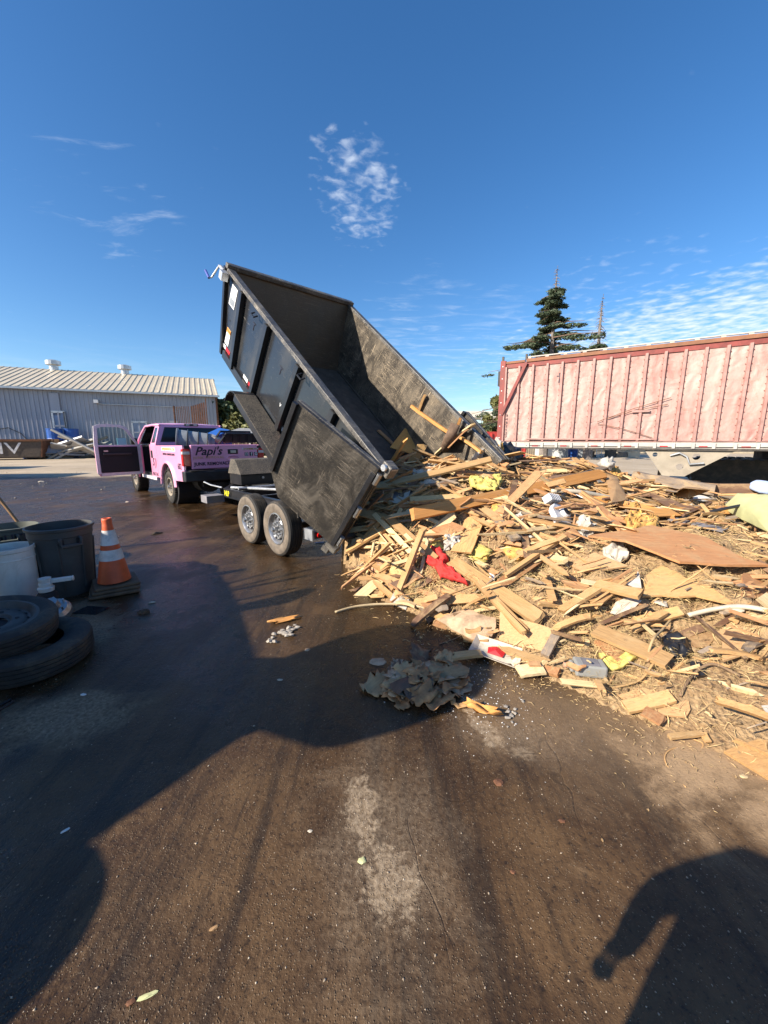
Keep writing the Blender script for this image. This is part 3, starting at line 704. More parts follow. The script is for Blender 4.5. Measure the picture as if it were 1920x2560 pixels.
# ------------------------------------------------------------------ trees
def leaf_cloud(name, centers, radii, n, size, mat, parent, flat=1.0, seed=1, droop=0., long=1.0):
    rg = np.random.default_rng(seed)
    c = np.array(centers); r = np.array(radii); 
    w = r ** 2; w = w / w.sum()
    idx = rg.choice(len(c), n, p=w)
    d = rg.normal(size=(n, 3)); d /= np.linalg.norm(d, axis=1)[:, None]
    rad = rg.uniform(.35, 1.0, n) ** .6
    p = c[idx] + d * (rad * r[idx])[:, None] * np.array([1, 1, flat])
    a = rg.normal(size=(n, 3)); a[:, 2] *= .6; a /= np.linalg.norm(a, axis=1)[:, None]
    b = rg.normal(size=(n, 3)); b -= (b * a).sum(1)[:, None] * a; b /= np.linalg.norm(b, axis=1)[:, None]
    s = size * rg.uniform(.6, 1.4, n)
    a *= (s * long)[:, None]; b *= (s * .55)[:, None]
    V = np.stack([p - a, p + b, p + a, p - b], 1).reshape(-1, 3)
    me = bpy.data.meshes.new(name); me.vertices.add(4 * n); me.vertices.foreach_set('co', V.astype(np.float32).ravel())
    me.loops.add(4 * n); me.loops.foreach_set('vertex_index', np.arange(4 * n, dtype=np.int32))
    me.polygons.add(n); me.polygons.foreach_set('loop_start', np.arange(0, 4 * n, 4, dtype=np.int32))
    me.update(calc_edges=True); me.materials.append(MATS[mat])
    o = bpy.data.objects.new(name, me); COL.objects.link(o); o.parent = parent
    return o
def bush_tree(px, pyt, y, width, mat, label, seed, cat='tree', trunk=True, pyb=None, n=4200, nm='tree'):
    b = aty(px, 1080, y); zt = aty(px, pyt, y).z
    t = thing(nm, label, cat, (b.x, y, 0), 0)
    rg = random.Random(seed); cs, rs = [], []
    z0 = zt * .22 if trunk else .2
    for k in range(26):
        f = rg.random(); z = z0 + (zt - z0) * f * .9
        wr = width / 2 * (1 - .55 * max(0, f - .35) / .65) * rg.uniform(.1, .95); an = rg.uniform(0, 6.28)
        cs.append((wr * math.cos(an), wr * math.sin(an), z)); rs.append(rg.uniform(.16, .30) * width * .6)
    leaf_cloud('crown', cs, rs, n, .15 + y * .0035, mat, t, .8, seed)
    if trunk:
        g = MB(); g.tube([(0, 0, 0), (.05, 0, zt * .3), (-.05, .1, zt * .75)], [.22, .17, .06], 8)
        for k in range(5):
            an = k * 1.3; g.tube([(0, 0, zt * (.22 + .08 * k)), (math.cos(an) * width * .18, math.sin(an) * width * .18, zt * (.42 + .08 * k)), (math.cos(an) * width * .32, math.sin(an) * width * .32, zt * (.55 + .07 * k))], [.09, .06, .02], 5)
        g.build('trunk', 'bark', t)
    return t
bush_tree(575, 1002, 45, 6.5, 'leaf_dark', 'dark round tree at the warehouse corner behind the cab', 11)
bush_tree(618, 1006, 43, 4.5, 'leaf_olive', 'olive green tree beside the utility pole', 12)
bush_tree(672, 1022, 40, 6, 'leaf_olive', 'tall olive tree right of the utility pole, behind the fender', 13)
bush_tree(740, 1010, 42, 7, 'leaf_dark', 'dark tree mostly hidden behind the raised bed', 14)
bush_tree(497, 955, 66, 6.0, 'leaf_olive', 'tree top showing over the end of the warehouse roof', 15, n=2500)
bush_tree(545, 985, 62, 6.0, 'leaf_dark', 'second tree behind the warehouse end wall', 19, n=2500)
bush_tree(688, 1058, 19.5, 1.9, 'leaf_olive', 'leafy olive shrub hanging over the low tan wall', 16, 'shrub', False, n=5200, nm='shrub')
bush_tree(1247, 985, 40, 3.6, 'leaf_olive', 'slim green tree beside the red semi-trailer front', 17)
bush_tree(1232, 1040, 42, 4.6, 'leaf_olive', 'bushy tree behind the red skip', 18)

def conifer(px, ptop, pgreen, y, halfw, label, seed, dead_only=False):
    b = aty(px, 1080, y); zt = aty(px, ptop, y).z; zg = aty(px, pgreen, y).z
    t = thing('cedar_tree', label, 'tree', (b.x, y, 0)); rg = random.Random(seed)
    g = MB(); g.tube([(0, 0, 0), (.1, 0, zt * .5), (0, 0, zg), (.05, 0, zt)], [.4, .22, .09, .02], 8)
    # bare dead branches near the top
    zlow = zg if not dead_only else zt * .62
    k = zt - .3
    while k > zlow - 2:
        for j in range(4):
            an = rg.uniform(0, 6.28); L_ = (.18 + .16 * (zt - k)) * rg.uniform(.5, 1.1)
            L_ = min(L_, 2.0)
            p1 = (math.cos(an) * L_ * .6, math.sin(an) * L_ * .6, k - L_ * .12); p2 = (math.cos(an) * L_, math.sin(an) * L_, k - L_ * .45)
            g.tube([(0, 0, k), p1, p2], [.03, .02, .008], 4)
        k -= rg.uniform(.14, .26)
    g.build('trunk', 'dead_wood', t)
    cs, rs = [], []; bl = MB()
    z = zg if not dead_only else aty(px, 862, y).z
    full = z
    while z > 3:
        f = (full - z) / max(1, full - 3)
        rad = halfw * (.06 + 1.35 * f ** .72) * rg.uniform(.5, 1.25)
        for j in range(4):
            an = rg.uniform(0, 6.28); L_ = rad * rg.uniform(.4, 1.25)
            tip = Vector((math.cos(an) * L_, math.sin(an) * L_, z - L_ * rg.uniform(-.08, .28)))
            bl.tube([(0, 0, z), tip * .5 + Vector((0, 0, z * .5 + .12)), tip], [.07, .05, .015], 4)
            for q_ in range(2, 11):
                u = q_ / 10; cs.append((tip.x * u + rg.uniform(-.3, .3), tip.y * u + rg.uniform(-.3, .3), z + (tip.z - z) * u - .1 - .22 * u)); rs.append(.18 + .26 * (1 - abs(u - .55)) * rg.uniform(.5, 1.3))
        z -= rg.uniform(.38, .72)
    bl.build('branches', 'bark', t)
    leaf_cloud('needles', cs, rs, 44000 if not dead_only else 18000, .08, 'cedar_needles', t, .42, seed, long=1.8)
    return t
conifer(1362, 664, 722, 36, 5.4, 'dark green cedar with a bare dead spire above the trailer', 3)
conifer(1474, 735, 800, 34, 4.6, 'half dead cedar, a grey spire of bare branches right of the green one', 5, True)
# ------------------------------------------------------------------ wheels
def tyre_profile(rad, w, rim, groove=True):
    h = w / 2; sh = rad - .035
    p = [(rim - .01, -h * .72), (rim + .02, -h * .86), ((rim + rad) / 2, -h), (sh, -h * .93), (rad - .008, -h * .78)]
    if groove:
        for k in (-.45, -.12, .2, .52):
            p += [(rad, (k - .13) * h), (rad, (k - .02) * h), (rad - .014, (k - .015) * h), (rad - .014, (k + .03) * h), (rad, (k + .035) * h)]
    p += [(rad - .008, h * .78), (sh, h * .93), ((rim + rad) / 2, h), (rim + .02, h * .86), (rim - .01, h * .72)]
    return p
def wheel(parent, pos, rad, w, rim, side, rim_mat='steel', tyre_mat=('rubber', 'rubber_dusty'), holes=8, lugs=8, name='wheel', blocks=False, hubcap='steel'):
    """axle along X; side = -1 outer face towards -X"""
    xf = Matrix.Rotation(R(90) * side, 4, 'Y')
    base = MB(); base.lathe([(rim - .012, -w * .36), (rim - .012, w * .36)], 36, xf)   # barrel
    o = base.build(name, rim_mat, parent, smooth=True, loc=pos)
    g = MB(); g.lathe(tyre_profile(rad, w, rim), 48, xf)
    # dusty sidewall on the outer half only
    for i, f in enumerate(g.f):
        if all((Vector(g.v[k]).yz.length < rad - .03) for k in f): g.mi[i] = 1
    if blocks:
        for k in range(44):
            a = 2 * math.pi * k / 44
            for q in (-.4, -.13, .14, .41):
                g.box((q * w, math.cos(a + q * .1) * (rad + .004), math.sin(a + q * .1) * (rad + .004)), (w * .2, .04, .024), (a + q * .1 - math.pi / 2, 0, 0))
    g.build('tyre', list(tyre_mat), o, smooth=True, auto=35)
    d = w * .18
    g = MB(); g.lathe([(rim + .012, w * .44), (rim - .004, w * .45), (rim - .02, w * .36), (rim - .035, w * .16), (rim * .78, d), (rim * .62, d + .035), (rim * .42, d + .028), (rim * .36, d + .03), (0, d + .03)], 36, xf)
    g.build('rim', rim_mat, o, smooth=True, auto=40)
    hb = MB()
    for k in range(holes):
        a = 2 * math.pi * (k + .5) / holes
        hb.cyl((side * (d + .02), math.cos(a) * rim * .70, math.sin(a) * rim * .70), (side * (d + .038), math.cos(a) * rim * .70, math.sin(a) * rim * .70), .021, n=10)
    hb.build('vent_holes', 'interior', o)
    g = MB(); g.cyl((side * d, 0, 0), (side * (d + .10), 0, 0), rim * .27, rim * .24, 16); g.cyl((side * (d + .10), 0, 0), (side * (d + .125), 0, 0), rim * .18, rim * .14, 16); g.build('hub', hubcap, o)
    for k in range(lugs):
        a = 2 * math.pi * k / lugs
        g = MB(); g.cyl((side * (d + .02), math.cos(a) * rim * .42, math.sin(a) * rim * .42), (side * (d + .065), math.cos(a) * rim * .42, math.sin(a) * rim * .42), .015, n=6); g.build('lug_nut', 'galvanized', o)
    return o

# ------------------------------------------------------------------ dump trailer
TO = Vector((-.505, 4.529, 0)); TROT = R(43.4); TILT = R(39.6)
BW, BH, BL, DF, BZ = 2.365, 1.194, 4.08, .435, .422
tr = thing('dump_trailer', 'black tandem axle dump trailer with its scratched bed tipped up', 'trailer', TO, TROT)
# chassis (local X right, Y forward)
g = MB()
for x in (.32, BW - .32):
    g.mm((x - .04, .25, .44), (x + .04, 4.42, .46)); g.mm((x - .04, .25, .60), (x + .04, 4.42, .62)); g.mm((x - .012, .25, .46), (x + .012, 4.42, .60))
g.build('frame_rail', 'black_paint', tr)
for k, y in enumerate((.3, 1.2, 2.1, 3.0, 3.9, 4.40)):
    g = MB(); g.mm((.362, y - .035, .47), (BW - .362, y + .035, .60)); g.build('cross_member', 'black_paint', tr)
for s in (0, 1):
    x0 = .32 if s == 0 else BW - .32
    g = MB(); a = Vector((x0, 4.44, .53)); b = Vector((BW / 2 + (-.06 if s == 0 else .06), 5.75, .53)); d = (b - a)
    ang = math.atan2(d.y, d.x)
    g.box(((a + b) / 2)[:], (d.length, .07, .15), (0, 0, ang)); g.build('tongue', 'black_paint', tr)
for p0, p1 in (((.4, 4.3, .635), (BW / 2 - .2, 3.2, .635)), ((BW - .4, 4.3, .635), (BW / 2 + .2, 3.2, .635)), ((.45, 2.2, .635), (BW - .45, 3.1, .635)), ((.4, 3.95, .64), (BW - .4, 3.95, .64))):
    g = MB(); g.tube([p0, p1], .028, 8); g.build('brace', 'galvanized', tr)
g = MB(); g.box((BW / 2, 5.86, .53), (.16, .3, .16)); g.box((BW / 2, 6.08, .58), (.11, .22, .12)); g.build('coupler', 'black_paint', tr, bevel=.01)
g = MB(); g.cyl((BW / 2 + .02, 5.55, .12), (BW / 2 + .02, 5.55, 1.02), .045); g.box((BW / 2 + .02, 5.55, .1), (.2, .2, .03)); g.tube([(BW / 2 + .02, 5.55, 1.02), (BW / 2 + .02, 5.4, 1.05), (BW / 2 - .15, 5.4, 1.05)], .014); g.build('jack', 'black_paint', tr)
g = MB(); g.box((.12, 4.62, .40), (.36, .34, .15)); g.build('step_box', 'grey_board', tr, bevel=.008)
g = MB(); g.tube([(.3, 4.55, .62), (.18, 4.85, .66), (.1, 5.0, .72)], .016); g.build('release_handle', 'galvanized', tr)
text_part('lettering', '14LP', 'decal_yellow', tr, (.262, 4.22, .528), (R(90), 0, R(-90)), .145, sx=.9, bold=.004)
# tool box on the tongue
tb = MB(); tb.mm((.70, 4.5, .63), (1.72, 5.1, .86)); tb.build('tool_box', 'black_paint', tr, bevel=.012)
tbo = tr.children[-1]
g = MB(); g.add([(.68, 4.46, .865), (1.74, 4.46, .865), (1.74, 5.14, .865), (.68, 5.14, .865), (.74, 4.86, 1.17), (1.68, 4.86, 1.17), (1.68, 5.10, 1.19), (.74, 5.10, 1.19)], [(3, 2, 1, 0), (4, 5, 6, 7), (0, 1, 5, 4), (1, 2, 6, 5), (2, 3, 7, 6), (3, 0, 4, 7)])
g.build('lid', 'speckled_steel', tbo, bevel=.01)
g = MB(); g.cyl((1.2, 4.5, .78), (1.2, 4.47, .78), .025); g.build('lock', 'galvanized', tbo)
# wheels
wl_pos = [(-.16, 1.17 + .0, .39), (-.16, 1.17 + .905, .39)]
for y in (1.17, 2.075):
    wheel(tr, (-.16, y, .39), .39, .24, .215, -1)
    wheel(tr, (BW + .16, y, .39), .39, .24, .215, 1)
    g = MB(); g.cyl((-.1, y, .38), (BW + .1, y, .38), .045); g.build('axle', 'black_paint', tr)
# rear lamp bar
g = MB(); g.mm((-.16, .36, .375), (BW + .16, .44, .465)); g.build('lamp_bar', 'black_paint', tr)
for x in (-.10, BW + .10):
    g = MB(); g.cyl((x, .36, .42), (x, .335, .42), .032, n=14); g.build('tail_lamp', 'lamp_red', tr)
g = MB(); g.mm((-.19, .37, .35), (-.162, .55, .49)); g.build('lamp_plate', 'galvanized', tr)
# hydraulic hoist
g = MB(); g.cyl((BW / 2, 3.0, .55), (BW / 2, 2.5, 1.5), .10); g.cyl((BW / 2, 2.5, 1.5), (BW / 2, 2.2, 2.05), .06); g.build('hoist', 'steel', tr)
g = MB()
for x in (.6, BW - .6):
    g.box((x, 1.6, .95), (.06, 2.3, .1), (R(30), 0, 0))
g.build('scissor_arm', 'black_paint', tr)

# tipped bed (local to bed: X right, Y forward along the floor, Z up from the floor)
g = MB(); g.mm((0.0, 0, -.05), (BW, BL, 0)); bed = g.build('dump_bed', 'floor_brown', tr, loc=(0, 0, BZ), rot=(TILT, 0, 0))
for k in range(9):
    g = MB(); g.mm((.05, .2 + k * .46, -.14), (BW - .05, .26 + k * .46, -.052)); g.build('floor_rib', 'black_paint', bed)
for x in (.4, BW - .4):
    g = MB(); g.mm((x - .05, .1, -.26), (x + .05, BL - .05, -.142)); g.build('bed_beam', 'black_paint', bed)
T = .05
for s in (0, 1):
    xo = 0 if s == 0 else BW; sg = -1 if s == 0 else 1       # outward sign
    xi = xo - sg * T
    poly = [(0, 0), (BL, 0), (BL + DF * .98, BH - .07), (0, BH - .07)]
    g = MB(); g.prism(poly, xo, xo + (-sg) * .018, 'x'); g.build('side_outer', 'bed_paint', bed)
    g = MB(); g.prism(poly, xo - sg * .021, xi, 'x'); g.build('side_inner', 'scratched_steel', bed, label='scratched inner face of the bed side')
    g = MB(); g.mm((xo + sg * .042, -.02, BH - .068), (xi - sg * .012, BL + DF * .97, BH - .01)); g.build('top_rail', 'worn_steel', bed, bevel=.008)
    g = MB(); g.mm((xo + sg * .045, 0, -.06), (xo + sg * .003, BL, .06)); g.build('bottom_rail', 'black_paint', bed)
    for y in (.06, 1.0, 1.93, 2.86, 3.65):
        dy = DF * (y - 2.6) / 2.2 if y > 2.6 else 0
        g = MB(); g.prism([(y - .045, .0), (y + .045, .0), (y + dy * .9 + .045, BH - .072), (y + dy * .9 - .045, BH - .072)], xo + sg * .003, xo + sg * .075, 'x'); g.build('upright', 'black_paint', bed)
    # fender: flat shelf with rounded front
    f = MB(); z0 = .12
    f.prism([(.75, z0), (2.72, z0), (2.72, z0 + .012), (.75, z0 + .012)], xo + sg * .048, xo + sg * .36, 'x')
    fo = f.build('fender', 'speckled_steel', bed)
    lip = MB(); lip.prism([(.75, z0 - .10), (2.72, z0 - .10), (2.72, z0 - .002), (.75, z0 - .002)], xo + sg * .34, xo + sg * .36, 'x'); lip.build('fender_lip', 'black_paint', fo)
    nose = MB(); n_ = 9; prof = []
    for k in range(n_):
        a = R(90 - k * 90 / (n_ - 1)); prof.append((2.725 + .26 * math.cos(a), z0 + .012 - .30 + .30 * math.sin(a)))
    inner = [(2.725 + .245 * math.cos(R(k * 90 / (n_ - 1))), z0 + .012 - .30 + .285 * math.sin(R(k * 90 / (n_ - 1)))) for k in range(n_)]
    nose.prism(prof + inner, xo + sg * .05, xo + sg * .36, 'x'); nose.build('fender_nose', 'black_paint', fo)
    back = MB(); back.box((xo + sg * .2, .62, z0 - .10), (.31, .34, .014), (R(35), 0, 0)); back.build('fender_tail', 'speckled_steel', fo)
    for (y0, mats) in ((3.90, 'decal_red'), (4.08, 'decal_white'), (2.92, 'decal_red'), (3.12, 'decal_white'), (1.62, 'decal_red'), (1.86, 'decal_white'), (1.05, 'decal_white')):
        l_ = .17 if y0 > 1.1 else .15
        zz = .075 if y0 > 2.9 else .15
        g = MB(); g.mm((xo + sg * .002, y0, zz), (xo + sg * .008, y0 + l_, zz + (.055 if y0 > 1.1 else .10))); g.build('reflective_tape', mats, bed)
    for y in (1.75, 3.25):
        g = MB(); g.tube([(xo + sg * .06, y - .05, BH - .10), (xo + sg * .11, y - .05, BH - .13), (xo + sg * .11, y + .05, BH - .13), (xo + sg * .06, y + .05, BH - .10)], .012); g.build('tie_hook', 'black_paint', bed)
# front bulkhead (leans forward)
g = MB()
ang = math.atan2(DF, BH)
g.add([(T + .001, BL, .0), (BW - T - .001, BL, 0), (BW - T - .001, BL + DF, BH - .02), (T + .001, BL + DF, BH - .02), (T + .001, BL + .05, .0), (BW - T - .001, BL + .05, 0), (BW - T - .001, BL + DF + .05, BH - .02), (T + .001, BL + DF + .05, BH - .02)],
      [(0, 1, 2, 3), (7, 6, 5, 4), (0, 4, 5, 1), (1, 5, 6, 2), (2, 6, 7, 3), (3, 7, 4, 0)])
g.build('front_wall', 'bed_front', bed)
g = MB(); g.box((BW / 2, BL + DF + .01, BH + .005), (BW + .10, .10, .07)); g.build('front_rail', 'worn_steel', bed, bevel=.01)
g = MB(); g.prism([(BL + .055, -.05), (BL + .12, -.05), (BL + DF + .13, BH - .04), (BL + DF + .055, BH - .04)], -.045, .06, 'x'); g.build('corner_post', 'black_paint', bed)
g = MB(); g.prism([(BL + .055, -.05), (BL + .12, -.05), (BL + DF + .13, BH - .04), (BL + DF + .055, BH - .04)], BW - .06, BW + .045, 'x'); g.build('corner_post', 'black_paint', bed)
# tarp crank at the front left corner
cr = MB(); cr.box((-.10, BL + DF - .08, BH - .12), (.10, .12, .12)); cr.cyl((-.05, BL + DF + .06, BH - .10), (-.05, BL + DF + .20, BH - .10), .03); co = cr.build('crank_bracket', 'galvanized', bed)
g = MB(); g.tube([(-.05, BL + DF + .20, BH - .10), (-.05, BL + DF + .26, BH - .10), (-.12, BL + DF + .30, BH - .32), (-.16, BL + DF + .30, BH - .34)], .014); g.build('crank_arm', 'galvanized', co)
g = MB(); g.cyl((-.16, BL + DF + .30, BH - .34), (-.17, BL + DF + .46, BH - .30), .02); g.build('crank_grip', 'decal_blue', co)
# decals on the left side
def bed_decal(y, z, w, h, mat, name='decal'):
    g = MB(); g.mm((-.006, y, z), (-.002, y + w, z + h)); return g.build(name, mat, bed)
d1 = bed_decal(4.08, .74, .22, .30, 'decal_white')
g = MB(); g.mm((-.009, 4.10, .76), (-.007, 4.28, .86)); g.build('print', 'grey_plastic', d1)
d2 = bed_decal(4.02, .16, .15, .26, 'decal_white'); g = MB(); g.mm((-.009, 4.02, .35), (-.007, 4.17, .42)); g.build('print', 'decal_orange', d2)
text_part('print', 'WARNING', 'decal_black', d2, (-.008, 4.095, .385), (R(90), 0, R(-90)), .034)
for k, (y, z) in enumerate(((3.35, .86), (2.35, .78), (4.15, .55))):
    text_part('mark', 'T' if k < 2 else '-', 'decal_black', bed, (-.004, y, z), (R(90), 0, R(-90 + 0)), .16)
for k, (y, z, s_) in enumerate(((2.1, .42, 'v'), (1.62, .55, 'Y'), (1.95, .66, '6'))):
    text_part('chalk_mark', s_, 'decal_white', bed, (-.004, y, z), (R(90), 0, R(-90)), .11)
# rear barn doors swung open against the bed sides
def barn_door(left):
    sg = -1 if left else 1; xo = -.02 if left else BW + .02
    dw, dh = 1.16, BH + .06
    # hinge edge at bed rear; door local: X = along (0 at hinge .. dw), Y = thickness, Z = up
    m = MB(); m.prism([(0, 0), (dw - .22, 0), (dw, .26), (dw, dh), (0, dh)], 0, .045, 'y')
    d = m.build('rear_door', 'scratched_door', bed, label='scratched rear door swung open along the bed side')
    d.location = (xo + sg * .07, -.03, -.06)
    d.rotation_euler = (0, 0, R(90 + 21) if left else R(90 - 9))
    f = MB(); f.mm((-.002, -.052, dh - .07), (dw + .002, -.002, dh + .004)); f.build('door_frame', 'worn_steel', d, bevel=.006)
    f = MB(); f.mm((-.004, -.05, -.004), (.055, .055, dh - .075)); f.build('door_frame', 'black_paint', d, bevel=.006)
    f = MB(); f.mm((dw - .05, .047, .3), (dw + .003, .09, dh)); f.build('door_frame', 'black_paint', d)
    for z in (.12, dh * .5, dh - .12):
        h = MB(); h.cyl((-.03, .02, z - .07), (-.03, .02, z + .07), .028, n=10); h.build('hinge', 'steel', d)
    b = MB(); b.cyl((.01, -.075, -.14), (.01, -.075, dh + .05), .02, n=8); b.build('lock_rod', 'black_paint', d)
    l = MB(); l.box((.04, -.05, -.10), (.16, .12, .09)); l.box((.09, -.02, -.17), (.10, .08, .09)); l.build('latch', 'worn_steel', d, bevel=.01)
    return d
barn_door(True); barn_door(False)
g = MB(); g.box((.0, -.06, BH + .0), (.12, .14, .14)); g.build('hinge_bracket', 'worn_steel', bed, bevel=.015)
g = MB(); g.cyl((-.07, -.06, BH + .03), (-.10, -.06, BH + .03), .035, n=14); g.build('hinge_bolt', 'galvanized', bed)

# ------------------------------------------------------------------ pink pickup
PROT = R(44.6); PO = Vector((-4.80, 10.52, 0))
pk = thing('pickup_truck', 'pink pickup truck with its driver door open, hitched to the dump trailer', 'pickup truck', PO, PROT)
HW = 1.0     # half width
for (x, y, s) in ((-.86, 0, -1), (.86, 0, 1), (-.86, 3.55, -1), (.86, 3.55, 1)):
    wheel(pk, (x, y, .42), .42, .30, .225, s, 'cream_steel', ('rubber', 'rubber'), 8, 8, blocks=True)
def arch(y0, r, n=14, zc=.46):
    return [(y0 + r * math.cos(R(180 - k * 180 / n)), zc + r * math.sin(R(180 - k * 180 / n)) * 1.06) for k in range(n + 1)]
# bed sides (outer skins with wheel openings)
BR = -1.24
for s in (-1, 1):
    poly = [(BR, .64), (-.53, .62)] + arch(0, .53) + [(.53, .62), (.86, .60), (.86, 1.46), (BR, 1.48)]
    g = MB(); g.prism(poly, s * (HW - .05), s * HW, 'x'); g.build('bed_side', 'pink_paint', pk, bevel=.02)
    fl = MB(); pa = arch(0, .53); pb = arch(0, .60)
    vs_ = []; n_ = len(pa)
    for (a, b) in zip(pa, pb): vs_ += [(s * HW, *b), (s * (HW + .045), *[(p + q) / 2 for p, q in zip(a, b)]), (s * (HW + .04), *a), (s * (HW - .12), *a)]
    fs = [(4 * i + k, 4 * i + k + 1, 4 * i + 5 + k, 4 * i + 4 + k) for i in range(n_ - 1) for k in range(3)]
    fl.add(vs_, fs); fl.build('wheel_arch', 'pink_paint', pk, smooth=True)
    g = MB(); g.mm((s * (HW - .16), BR, 1.40), (s * (HW - .06), .86, 1.47)); g.build('bed_rail', 'black_plastic', pk)
    g = MB(); g.cyl((s * .45, 0, .48), (s * (HW - .06), 0, .48), .56, n=20); g.build('wheel_well', 'interior', pk)
    # tail lamp
    g = MB(); g.mm((s * (HW - .17), BR - .025, 1.0), (s * (HW + .012), BR + .09, 1.40)); o = g.build('tail_lamp', 'lamp_red', pk, bevel=.02)
    g = MB(); g.mm((s * (HW - .15), BR - .032, 1.27), (s * (HW + .015), BR + .05, 1.34)); g.build('reverse_lens', 'lamp_clear', o, bevel=.01)
g = MB(); g.mm((-HW + .06, BR + .06, .80), (HW - .06, .84, .86)); g.mm((-HW + .06, .80, .86), (HW - .06, .86, 1.44)); g.build('bed_floor', 'black_plastic', pk)
# tailgate
g = MB(); g.mm((-HW + .175, BR - .03, .92), (HW - .175, BR + .05, 1.49)); tg = g.build('tailgate', 'pink_paint', pk, bevel=.022)
g = MB(); g.box((.17, BR - .028, 1.32), (.26, .03, .12)); h_ = g.build('gate_handle', 'black_plastic', tg, bevel=.02)
g = MB(); g.box((.17, BR - .048, 1.32), (.14, .012, .07)); g.build('handle_lever', 'steel', h_, bevel=.01)
g = MB(); xf = Matrix.Translation((.17, BR - .03, 1.15)) @ Matrix.Rotation(R(90), 4, 'X') @ Matrix.Diagonal((1, .42, 1, 1))
g.lathe([(0, .0), (.15, .002), (.165, .014), (.18, .0)], 28, xf); g.build('oval_emblem', 'pink_paint', tg, smooth=True)
TX = BR - .033; RT = (R(90), 0, 0)
text_part('lettering', "Papi's", 'decal_black', tg, (-.43, TX, 1.335), RT, .27, shear=.35, sx=1.05, bold=.004)
text_part('lettering', 'JUNK REMOVAL', 'decal_gold', tg, (-.42, TX, 1.19), RT, .085, space=1.25)
text_part('lettering', 'JUNK REMOVAL', 'decal_black', tg, (-.38, TX, 1.04), RT, .105, space=1.05, bold=.003)
text_part('lettering', 'CLEANOUTS', 'decal_black', tg, (.27, TX, 1.04), RT, .105, space=1.05, bold=.003)
text_part('lettering', 'DEMO', 'decal_black', tg, (.70, TX, 1.04), RT, .105, space=1.05, bold=.003)
text_part('lettering', 'PAPIS', 'decal_white', tg, (.50, TX, 1.38), RT, .075, bold=.002)
text_part('lettering', 'JUNKREMOVAL', 'decal_gold', tg, (.64, TX, 1.38), RT, .055, bold=.002).location.x = .645
text_part('lettering', '.COM', 'decal_white', tg, (.775, TX, 1.38), RT, .06, bold=.002)
for k, xx in enumerate((.52, .65, .78)):
    if k < 2:
        g = MB(); g.box((xx, TX, 1.25), (.095, .003, .095)); ic = g.build('social_icon', 'decal_black', tg, bevel=.001)
    if k == 0:
        g = MB(); xf = Matrix.Translation((xx, TX - .003, 1.25)) @ Matrix.Rotation(R(90), 4, 'X'); g.lathe([(.018, 0), (.026, 0), (.026, .002), (.018, .002)], 20, xf, True)
        for a, b, c, d in ((-.037, .037, .030, .037), (-.037, .037, -.037, -.030), (-.037, -.030, -.03, .03), (.030, .037, -.03, .03)):
            g.mm((xx + a, TX - .004, 1.25 + c), (xx + b, TX - .0025, 1.25 + d))
        g.build('camera_symbol', 'decal_white', ic)
    elif k == 1:
        text_part('letter', 'f', 'decal_white', ic, (xx + .005, TX - .003, 1.245), RT, .11, bold=.004)
    else:
        g = MB(); g.box((xx, TX, 1.25), (.095, .003, .095)); ic = g.build('social_icon', 'decal_black', tg)
        text_part('letter', 'G', 'decal_white', ic, (xx, TX - .003, 1.25), RT, .10, bold=.005)
# bumper, plate, hitch
g = MB(); n_ = 10
poly = []
for k in range(n_ + 1):
    u = -1 + 2 * k / n_; poly.append((u * (HW + .02), BR - .20 + .10 * abs(u) ** 3))
poly += [(HW + .02, BR + .12), (HW - .03, BR + .12), (HW - .03, BR - .03), (-HW + .03, BR - .03), (-HW + .03, BR + .12), (-HW - .02, BR + .12)]
g.prism(poly, .64, .885, 'z'); bmp = g.build('rear_bumper', 'black_plastic', pk, bevel=.03)
g = MB(); g.mm((-.9, BR - .17, .888), (.9, BR - .02, .897)); g.build('step_pad', 'rubber', bmp)
g = MB(); g.mm((.12, BR - .222, .68), (.44, BR - .207, .845)); lp = g.build('licence_plate', 'plate_blue', pk)
text_part('plate_number', 'EP74Y35', 'decal_blue', lp, (.28, BR - .224, .75), RT, .095, sx=.78, bold=.003)
text_part('plate_state', 'California', 'decal_red', lp, (.28, BR - .224, .82), RT, .035)
g = MB(); g.mm((-.35, BR - .1, .50), (.35, BR + .02, .58)); g.box((.0, BR - .22, .55), (.09, .34, .07)); g.cyl((0, BR - .34, .56), (0, BR - .34, .68), .028); g.build('tow_hitch', 'black_paint', pk)
g = MB(); g.tube([(.3, BR - .1, .72), (.45, BR - .35, .60), (.6, BR - .75, .66)], .013); g.build('trailer_cable', 'black_plastic', pk)
# under-body
g = MB(); g.mm((-.55, BR + .1, .48), (.55, 4.1, .62)); g.build('chassis', 'interior', pk)
g = MB(); g.cyl((-.8, 0, .42), (.8, 0, .42), .05); g.lathe([(0, -.17), (.12, -.1), (.17, 0), (.12, .1), (0, .17)], 16, Matrix.Translation((.05, 0, .42))); g.build('rear_axle', 'interior', pk)
g = MB(); g.cyl((-.35, -1.0, .62), (-.35, -.4, .62), .3, n=18); g.build('spare_wheel', 'rubber', pk)
g = MB(); g.cyl((.05, -.6, .46), (.05, -.25, .46), .02); g.build('exhaust', 'rust', pk)
# cab
CB, CF = .90, 2.42      # cab back, hinge line
def cabx(z): return HW - .01 if z < 1.48 else HW - .01 - (z - 1.48) * .33
RZ = 2.05
g = MB(); 
g.add([(-HW + .02, CB, .62), (HW - .02, CB, .62), (HW - .02, CB, 1.50), (-HW + .02, CB, 1.50)], [(0, 1, 2, 3)])
def quad_strip(mb, outer, inner):
    n = len(outer); mb.add(outer + inner, [(i, (i + 1) % n, n + (i + 1) % n, n + i) for i in range(n)])
